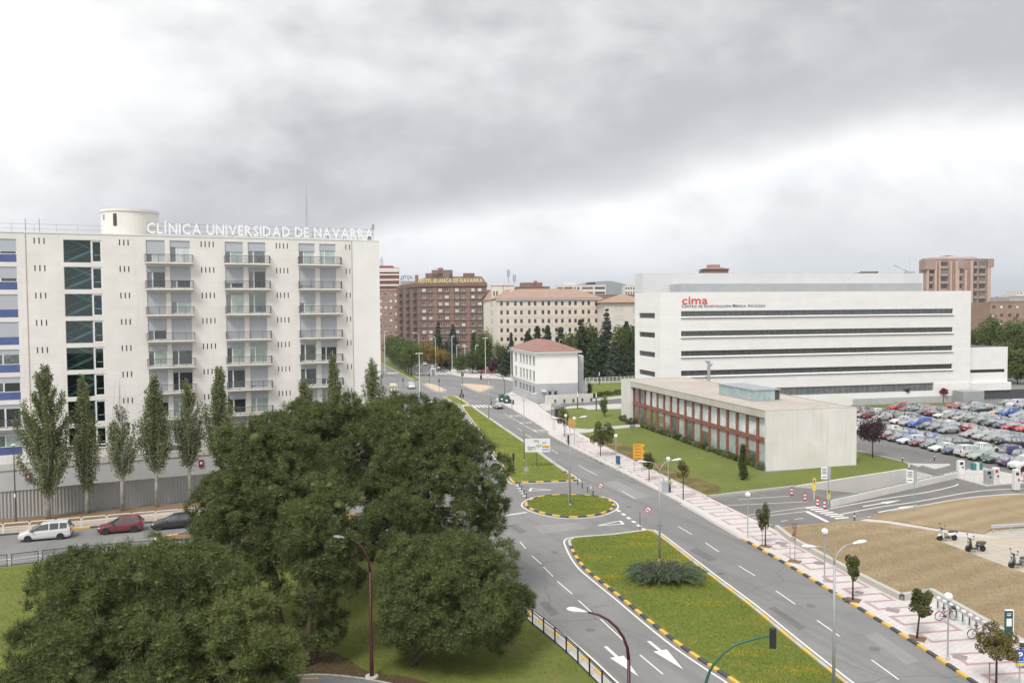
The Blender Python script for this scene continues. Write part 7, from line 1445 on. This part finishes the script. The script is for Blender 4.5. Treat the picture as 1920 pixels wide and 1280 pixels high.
B = G(132.5, 1066, .14); t_ = thing('black_post', 'thick black post on the lawn behind the mesh railing', 'post', B, 0); MB().bbox(-.15, .15, -.12, .12, 0, HZ(B, 1022.5) - .14, .02).build('post', sig_black, t_); MB().bbox(-.19, .19, -.16, .16, 0, .05, .01).build('base', rail_black, t_)
i1 = min(range(len(KR)), key=lambda i: (KR[i] - G(1044, 824)).length); i2 = min(range(len(KR)), key=lambda i: (KR[i] - G(1228, 918)).length)
hoops('thin white pedestrian hoop along the pavement kerb below the lawn', offs(KR[i1:i2], -.45)[::1] if (offs(KR[i1:i2], .45)[3] - G(1200, 860)).length < (offs(KR[i1:i2], -.45)[3] - G(1200, 860)).length else offs(KR[i1:i2], .45), 2.0, .35, 'thin hoops along the pavement', h=1.0, r=.026)
hoops('white crowd barrier at the far side of the junction', [G(837, 703), G(870, 708), G(946, 711)], 2.6, .1, 'white barriers beyond the junction', h=1.15, r=.05, z0=.05)
A, B = G(1098, 719.5), G(1200, 716); ff = thing('white_fence', 'white post and rail fence before the park trees', 'fence', A, math.atan2(B.y - A.y, B.x - A.x)); L = (B - A).length
for i in range(15): MB().box(L * i / 14 - .08, L * i / 14 + .08, -.08, .08, 0, 1.9).build('post', hoop_white, ff)
for z in (.75, 1.3, 1.8): MB().box(0, L, -.05, .05, z - .06, z + .06).build('rail', hoop_white, ff)
MB().box(0, L, -.1, .1, 0, .5).build('kerb_wall', concrete, ff)
A, B = G(898, 700), G(938, 701); rcourt = struct(slab('red_court', gp([(896, 700), (938, 702), (936, 683), (903, 683)]), 0, .08, M('court_red', (.33, .13, .125), .9, .12)))
far_pave = struct(slab('pavement', gp([(835, 700), (850, 690), (848, 683), (880, 690), (900, 699), (960, 703), (962, 715), (945, 711), (870, 707)]), 0, .1, paving))
mb = thing('guard_rail', 'galvanised steel guard rail at the edge of the motorcycle bays', 'guard rail', G(1858, 998, .1), math.atan2((G(1990, 990) - G(1858, 998)).y, (G(1990, 990) - G(1858, 998)).x)); L = (G(1990, 990) - G(1858, 998)).length
MB().add([(x, y, z) for x in (0, L) for y, z in ((0, .45), (-.08, .52), (0, .6), (-.08, .68), (0, .76))], [(i, i + 5, i + 6, i + 1) for i in range(4)] + [(i + 1, i + 6, i + 5, i) for i in range(4)][:0]).build('beam', galv, mb)
for i in range(5): MB().box(L * i / 4 + .3 - .05, L * i / 4 + .3 + .05, .02, .12, 0, .7).build('post', galv, mb)
pole_blk = M('delineator_black', (.05, .052, .055), .6, .1)
for i, (u, v) in enumerate([(974.3, 912.5), (978, 919), (982.6, 927), (987, 934), (1083, 908), (1091.5, 914.5), (1102, 922), (1112, 929)]):
    t_ = thing('delineator', ['first', 'second', 'third', 'fourth'][i % 4] + ' thin black bollard on the ' + ('left' if i < 4 else 'right') + ' edge of the gap before the oval island', 'bollard', G(u, v), 0, 'thin black bollards round the gap'); MB().lathe([(.0, .92), (.05, .9), (.06, .85), (.06, 0)], 9).build('post', pole_blk, t_); MB().lathe([(.0615, .70), (.0615, .80)], 9).build('band', white_frame, t_)
t_ = thing('delineator', 'thicker pale grey post among the thin black bollards', 'bollard', G(1108, 931), 0); MB().lathe([(0, 1.45), (.1, 1.43), (.1, 0)], 10).build('post', pole_grey, t_); MB().lathe([(.103, 1.0), (.103, 1.3)], 10).build('band', white_frame, t_)
t_ = thing('marker_post', 'slim dark post left of the no-left-turn sign on the near island', 'post', G(1200, 996), 0); MB().tube([(0, 0, 0), (0, 0, 2.0)], .035, 7).build('post', pole_blk, t_); MB().lathe([(.04, 1.5), (.04, 1.9)], 7).build('band', sign_red, t_)
for i, (u, v) in enumerate([(1484.6, 928), (1509.5, 938.5), (1533, 948.5), (1546, 953)]):
    t_ = thing('striped_bollard', ORD[i] + ' red and white striped bollard at the ramp mouth, from the left', 'bollard', G(u, v), 0, 'striped bollards at the ramp mouth')
    for k in range(5): MB().lathe([(.13, .2 * k), (.13, .2 * k + .2)] + ([(0, .2 * k + .2)] if k == 4 else []), 12).build('band', (sign_red if k % 2 == 0 else white_frame), t_)
    MB().lathe([(.2, 0), (.2, .04), (0, .04)], 12).build('foot', pole_blk, t_)
for i, (u, v) in enumerate([(1602, 979), (1692, 866), (1752, 863.5)]):
    t_ = thing('bollard', ['short dark bollard at the start of the field footpath', 'black and white bollard at the lawn corner by the car park', 'black and white bollard on the car park kerb island'][i], 'bollard', G(u, v, .1), 0); MB().lathe([(0, 1.0), (.07, .98), (.08, 0)], 10).build('post', pole_blk, t_); MB().lathe([(.082, .6), (.082, .8)], 10).build('band', white_frame, t_)
# ---------------------------------------------------------------- car park machines
machine = M('machine_white', (.62, .62, .62), .5, .06)
for i, (u, v, w_, h_, m_) in enumerate([(1801, 887, .9, 1.75, machine), (1852.5, 907, .95, 1.85, MATS['metal_grey']), (1866.5, 907, .75, 2.1, machine), (1905, 917.5, .75, 2.5, machine)]):
    t_ = thing('ticket_machine', ['white ticket column at the far tip of the paved ticket island', 'grey cabinet on the paved ticket island', 'white machine with red mark beside the grey cabinet', 'white barrier column at the right edge of the ticket island'][i], 'machine', G(u, v, .13), R(10)); MB().bbox(-w_ / 2, w_ / 2, -.3, .3, 0, h_, .06).build('housing', m_, t_); MB().cbox((-.1, -.31, h_ * .8), (w_ * .5, .03, .35)).build('screen', sig_black if i != 2 else sign_red, t_); MB().cbox((.1, -.31, h_ * .5), (.2, .03, .25)).build('slot', sig_black, t_)
    if i == 3: MB().box(.3, 3.6, -.05, .05, 1.0, 1.1).build('barrier_arm', sign_red, t_)
t_ = thing('recycling_station', 'small teal recycling bins at the far edge of the ticket island', 'bin', G(1831, 880, .13), R(12))
for i in range(3): MB().bbox(-.75 + i * .52, -.28 + i * .52, -.3, .3, 0, .95, .04).build('bin', M('teal_bin_%d' % i, [(.05, .2, .19), (.5, .55, .5), (.04, .16, .17)][i], .5), t_)
for i, (u, v) in enumerate([(1789, 893), (1807, 898), (1826, 903), (1846, 906)]):
    t_ = thing('cycle_hoop', ORD[i] + ' small steel cycle hoop on the ticket island edge, from the left', 'cycle stand', G(u, v, .13), R(-40), 'cycle hoops on the ticket island'); ob('frame', hoop_mesh(.7, .75, .025, False, galv) if i == 0 else ch_me, t_)
    if i == 0: ch_me = t_.children[0].data
# ---------------------------------------------------------------- bus shelter and pavement furniture
B = G(1024, 788, .12); sd = math.atan2(-RD.y, -RD.x) - R(9); t_ = thing('bus_shelter', 'bus shelter with dark barrel roof and green panel on the pavement', 'bus shelter', B + Vector((1.5, 3.5, 0)), sd)
sh_dark = M('shelter_dark', (.07, .075, .08), .4, .15); mb = MB(); Ls, Ws = 5.2, 1.9; vs = []; fs = []; n = 8
for i in range(n + 1): a_ = math.pi * (i / n); y, z = Ws / 2 - Ws / 2 * math.cos(a_), 2.35 + .55 * math.sin(a_); vs += [(-Ls / 2, y, z), (Ls / 2, y, z)]
for i in range(n): fs += [(2 * i, 2 * i + 1, 2 * i + 3, 2 * i + 2)]
mb.add(vs, fs).build('roof', sh_dark, t_, smooth=True); mb = MB()
for k in range(9): x = -Ls / 2 + Ls * k / 8; mb.tube([(x, vs[2 * i][1], vs[2 * i][2] + .02) for i in range(n + 1)], .035, 5)
mb.build('roof_rib', galv, t_)
for x in (-Ls / 2 + .1, 0, Ls / 2 - .1):
    for y in (.12, Ws - .12): MB().tube([(x, y, 0), (x, y, 2.4)], .05, 7).build('post', sig_black, t_)
for i in range(3): MB().box(-Ls / 2 + .15 + 1.65 * i, -Ls / 2 + 1.7 + 1.65 * i, Ws - .14, Ws - .1, .25, 2.2).build('back_pane', glass_mid, t_)
MB().box(Ls / 2 - .12, Ls / 2 - .04, .2, Ws - .2, .15, 2.2).build('advert_panel', M('advert_dark', (.03, .03, .035), .3, .3), t_); MB().box(Ls / 2 - .02, Ls / 2, .9, Ws - .3, .3, 2.0).build('poster', M('poster_green', (.06, .28, .1), .5), t_); MB().box(-1.6, 1.6, Ws - .6, Ws - .2, .45, .52).build('bench', galv, t_)
for i, (u, v) in enumerate([(941, 753), (950, 755.5)]):
    B = G(u, v, .12); t_ = thing('bottle_bank', ['left dark green igloo recycling container at the junction corner', 'right dark green igloo recycling container at the junction corner'][i], 'recycling container', B, 0, 'igloo containers at the corner'); MB().lathe([(0, 2.0), (.35, 1.95), (.68, 1.65), (.82, 1.1), (.84, .4), (.76, .05), (.7, 0)], 14).build('shell', M('igloo_green_%d' % i, (.03, .075, .065), .45, .15), t_, smooth=True); MB().cbox((0, -.8, 1.35), (.4, .2, .3)).build('mouth', sig_black, t_); MB().cbox((0, -.82, .75), (.5, .08, .4)).build('sticker', white_frame, t_)
t_ = thing('grey_cabinet', 'light grey utility cabinet on the pavement beside the worker', 'cabinet', G(1247.5, 923, .12), R(-20)); MB().bbox(-.42, .42, -.3, .3, 0, 1.4, .03).build('housing', M('cabinet_grey', (.36, .385, .40), .5, .06), t_); MB().cbox((0, -.305, .75), (.7, .02, 1.1)).build('door', M('cabinet_door', (.33, .355, .37), .5), t_); MB().cbox((-.2, 0, 1.55), (.1, .3, .3)).build('handle', pole_grey, t_)
for i, (u, v) in enumerate([(1037, 805), (1040, 807)]):
    t_ = thing('bus_stop_pole', ['left thin red bus stop pole beside the shelter', 'right thin red bus stop pole beside the shelter'][i], 'post', G(u, v, .12), 0, 'bus stop poles'); MB().tube([(0, 0, 0), (0, 0, 2.6)], .03, 6).build('post', M('pole_rust_%d' % i, (.35, .17, .15), .6), t_); MB().cbox((0, 0, 2.4), (.3, .04, .4)).build('flag', white_frame, t_)
# ---------------------------------------------------------------- bicycles and docks
kd = (KR[-1] - G(1700, 1196)).normalized(); kd = (G(1822, 1277) - G(1700, 1196)).normalized(); kn = Vector((-kd.y, kd.x, 0)); kn = kn if kn.dot(G(1800, 1150) - G(1750, 1230)) > 0 else -kn
bike_red = M('bike_red', (.22, .05, .06), .4, .1); bike_dark = M('bike_dark', (.05, .05, .055), .5, .1); whl = MB()
def ring(mb, c_, r, rr, n=20):
    P = [(c_[0] + r * math.cos(2 * math.pi * i / n), c_[1], c_[2] + r * math.sin(2 * math.pi * i / n)) for i in range(n + 1)]; mb.tube(P, rr, 5, False)
def bike(label, u, v):
    B = G(u, v, .12); t_ = thing('bicycle', label, 'bicycle', B + kn * .55, math.atan2(kn.y, kn.x), 'hire bicycles')
    for x in (-.54, .54):
        w = MB(); ring(w, (x, 0, .34), .32, .022); w = w.build('wheel', tyre, t_); s_ = MB()
        for k in range(8): a_ = math.pi * k / 8; s_.tube([(x - .3 * math.cos(a_), 0, .34 - .3 * math.sin(a_)), (x + .3 * math.cos(a_), 0, .34 + .3 * math.sin(a_))], .004, 3)
        s_.build('spokes', galv, w)
    mb = MB()
    for a, b in (((-.54, 0, .34), (-.1, 0, .3)), ((-.54, 0, .34), (-.2, 0, .78)), ((-.1, 0, .3), (-.22, 0, .88)), ((-.1, 0, .3), (.38, 0, .72)), ((-.18, 0, .6), (.36, 0, .82)), ((.54, 0, .34), (.36, 0, .95))): mb.tube([a, b], .022, 6)
    mb.build('frame', bike_red, t_); MB().tube([(.3, -.3, 1.02), (.4, -.1, 1.02), (.36, 0, .98), (.4, .1, 1.02), (.3, .3, 1.02)], .016, 6).build('handlebar', bike_dark, t_); MB().bbox(-.36, -.1, -.09, .09, .88, .95, .03).build('saddle', bike_dark, t_)
    MB().lathe([(.355, -.03), (.37, 0), (.355, .03)], 10, (0, 0, 0), R(10), R(175)).xf(Matrix.Translation((-.54, 0, .34)) @ Matrix.Rotation(math.pi / 2, 4, 'X')).build('mudguard', bike_red, t_); MB().bbox(.48, .8, -.16, .16, .78, .98, .02).build('basket', bike_dark, t_); MB().cbox((-.1, 0, .3), (.14, .16, .14)).build('crank', bike_dark, t_)
for i, (u, v) in enumerate([(1761, 1163), (1822, 1197), (1844, 1212), (1887, 1236), (1914, 1252)]): bike('%s red and dark hire bicycle in its stand, from the left' % ORD[i], u, v)
dk_a, dk_b = G(1757, 1143, .12), G(1912, 1230, .12); nd = 13
for i in range(nd):
    p = dk_a.lerp(dk_b, i / (nd - 1)) + kn * .1; t_ = thing('bicycle_dock', '%s docking post of the bicycle stands, from the left' % ORD[i], 'cycle stand', p, math.atan2(kn.y, kn.x), 'docking posts'); MB().bbox(-.05, .05, -.09, .09, 0, .85, .02).build('post', M('dock_grey', (.42, .46, .45), .5) if i == 0 else MATS['dock_grey'], t_); MB().cbox((-.06, 0, .45), (.02, .1, .5)).build('lock', sig_black, t_); MB().bbox(-.1, .14, -.13, .13, .85, 1.0, .04).build('cap', lamp_white, t_); MB().bbox(-.2, .2, -.14, .14, 0, .015, .005).build('foot', galv, t_)
# ---------------------------------------------------------------- scooters
def scooter(label, u, v, c_, seat, rz):
    t_ = thing('motor_scooter', label, 'scooter', G(u, v, .09), rz, 'scooters in the motorcycle bays'); pm_ = M('scooter_' + label[:5] + str(u), c_, .3, .1, coat=.4)
    for x in (-.62, .64):
        w = MB().lathe([(.12, -.06), (.22, -.06), (.25, 0), (.22, .06), (.12, .06)], 16).lathe([(0, .04), (.12, .045)], 10).lathe([(0, -.04), (.12, -.045)], 10).xf(Matrix.Translation((x, 0, .25)) @ Matrix.Rotation(math.pi / 2, 4, 'X')).build('wheel', [tyre], t_)
    b = MB(); b.tube([(-.85, 0, .74), (-.6, 0, .66), (-.25, 0, .58), (-.08, 0, .42)], [.07, .19, .2, .12], 10).build('body', pm_, t_, smooth=True)
    MB().bbox(-.2, .42, -.15, .15, .24, .34, .04).build('floorboard', bike_dark, t_); MB().add([(.38, -.2, .3), (.38, .2, .3), (.52, .2, .98), (.52, -.2, .98), (.46, -.2, .3), (.46, .2, .3), (.58, .18, .98), (.58, -.18, .98)], [(0, 3, 2, 1), (4, 5, 6, 7), (0, 4, 7, 3), (1, 2, 6, 5), (3, 7, 6, 2)]).build('leg_shield', pm_, t_)
    MB().tube([(.66, 0, .28), (.6, 0, .6), (.5, 0, 1.05)], .04, 7).build('fork', galv, t_); MB().tube([(.4, -.34, 1.12), (.5, -.1, 1.08), (.5, .1, 1.08), (.4, .34, 1.12)], .02, 6).cbox((.53, 0, 1.06), (.16, .22, .16)).build('handlebar', bike_dark, t_); MB().cbox((.62, 0, 1.0), (.06, .16, .14)).build('headlight', lamp_w, t_)
    MB().bbox(-.86, -.12, -.15, .15, .72, .84, .05).build('seat', seat, t_); MB().tube([(.5, .0, .52), (.66, 0, .53), (.84, 0, .42)], [.08, .1, .05], 8).build('mudguard', pm_, t_, smooth=True)
    t_.scale = (1.16, 1.3, 1.12)
    for s_ in (-.3, .3): MB().tube([(.42, s_, 1.14), (.44, s_ * 1.1, 1.36)], .01, 4).cbox((.44, s_ * 1.12, 1.4), (.03, .12, .09)).build('mirror', bike_dark, t_)
    MB().tube([(.06, .0, .26), (.0, .24, .0)], .02, 5).build('side_stand', galv, t_)
scooter('white scooter with dark seat at the head of the motorcycle bays', 1776, 1013, (.68, .68, .68), bike_dark, math.atan2(-RN.y, -RN.x) - .15); scooter('dark grey scooter with brown seat between the white and the edge scooters', 1829, 1034, (.06, .062, .07), M('seat_brown', (.11, .06, .05), .6), math.atan2(-RN.y, -RN.x) - .1); scooter('grey scooter cut by the right edge of the photo', 1911, 1064, (.16, .165, .17), MATS['seat_brown'], math.atan2(-RN.y, -RN.x) - .1)
# ---------------------------------------------------------------- people
def mat_person(name, legs, torso, sleeve, skin):
    m, t = new_mat(name); z = t.n('ShaderNodeSeparateXYZ', {0: t.n('ShaderNodeTexCoord').outputs['Object']}).outputs; a = t.mix(t.m('GREATER_THAN', z[2], .92), legs, torso); a = t.mix(t.m('GREATER_THAN', z[2], 1.475), a, skin); a = t.mix(t.m('LESS_THAN', z[2], .08), a, (.03, .03, .03))
    finish(t, a, .85, 0, t.noise(t.n('ShaderNodeTexCoord').outputs['Object'], 14, 3), .3); return m
def person(label, u, v, rz, legs, torso, skin=(.42, .25, .18), hair=(.03, .022, .018), vest=None, stride=.12, arm=0.0, z0=.12, group=None):
    t_ = thing('person', label, 'person', G(u, v, z0), rz, group)
    V = [((0, 0, .96), .13), ((0, 0, 1.15), .125), ((0, 0, 1.36), .15), ((0, .0, 1.47), .06), ((0, .01, 1.55), .065), ((0, .01, 1.64), .09), ((0, .01, 1.72), .075),
         ((.09, 0, .9), .095), ((.10, -stride, .5), .065), ((.10, -stride * .6, .1), .045), ((.10, -stride * .6 - .14, .04), .04), ((-.09, 0, .9), .095), ((-.10, stride * .6, .5), .065), ((-.10, stride, .1), .045), ((-.10, stride - .14, .04), .04),
         ((.19, 0, 1.40), .065), ((.24, .03, 1.13), .048), ((.23, -.08 - arm, .92 + arm), .038), ((.22, -.12 - arm, .84 + arm), .04), ((-.19, 0, 1.40), .065), ((-.24, .03, 1.13), .048), ((-.23, -.08 - arm, .92 + arm), .038), ((-.22, -.12 - arm, .84 + arm), .04)]
    E = [(0, 1), (1, 2), (2, 3), (3, 4), (4, 5), (5, 6), (0, 7), (7, 8), (8, 9), (9, 10), (0, 11), (11, 12), (12, 13), (13, 14), (2, 15), (15, 16), (16, 17), (17, 18), (2, 19), (19, 20), (20, 21), (21, 22)]
    me = bpy.data.meshes.new('body'); me.from_pydata([p for p, r in V], E, []); me.materials.append(mat_person('cloth_' + label[:14], legs, torso, torso, skin)); o = ob('body', me, t_); o.modifiers.new('skin', 'SKIN'); sv = me.skin_vertices[0].data
    for i, (p, r) in enumerate(V): sv[i].radius = (r * (1.25 if i in (0, 1, 2) else 1), r * (.85 if i in (0, 1, 2) else 1)); sv[i].use_root = (i == 0)
    sb = o.modifiers.new('sub', 'SUBSURF'); sb.levels = 1; sb.render_levels = 2
    MB().lathe([(0, .115), (.06, .1), (.1, .05), (.105, -.01), (.09, -.06)], 12, (0, .025, 1.675)).build('hair', M('hair_' + label[:10], hair, .8), t_, smooth=True)
    if vest: MB().lathe([(.175, 0), (.19, .12), (.2, .3), (.18, .42), (.1, .47)], 14).xf(Matrix.Translation((0, 0, 1.0)) @ Matrix.Diagonal((1.12, .84, 1, 1))).build('vest', M('vest_yellow', vest, .6, .05), t_, smooth=True)
    return t_
person('worker in yellow high-visibility vest beside the grey cabinet', 1256, 922.5, R(100), (.025, .027, .035), (.10, .12, .05), vest=(.62, .68, .18), arm=.12); person('pedestrian in dark coat on the zebra crossing behind the silver saloon', 921, 761.5, R(90), (.02, .02, .023), (.02, .02, .023), z0=0); person('pedestrian in grey walking by the far crossing, left of the other', 831, 697.5, R(200), (.05, .05, .06), (.12, .12, .13), group='pedestrians beyond the junction'); person('pedestrian in black by the lamp column beyond the junction', 844, 699.5, R(10), (.02, .02, .025), (.03, .03, .035), group='pedestrians beyond the junction')
# ---------------------------------------------------------------- air
hz = MB().box(-14000, 14000, -200, 14500, -6, 420).build('haze', None); hz.data.materials.clear(); hz['kind'] = 'stuff'
m = bpy.data.materials.new('haze_air'); m.use_nodes = True; m.node_tree.nodes.clear(); t = NT(m.node_tree); v_ = t.n('ShaderNodeVolumePrincipled', {'Color': (.80, .88, .98, 1), 'Density': .00011, 'Anisotropy': .2}); t.n('ShaderNodeOutputMaterial', {1: v_.outputs[0]}); hz.data.materials.append(m); hz['label'] = 'thin pale air between the camera and the hills'; hz['category'] = 'haze'
for k, v in LABELS.items():
    if len(v) > 1: print('DUPLICATE LABEL', k, len(v))
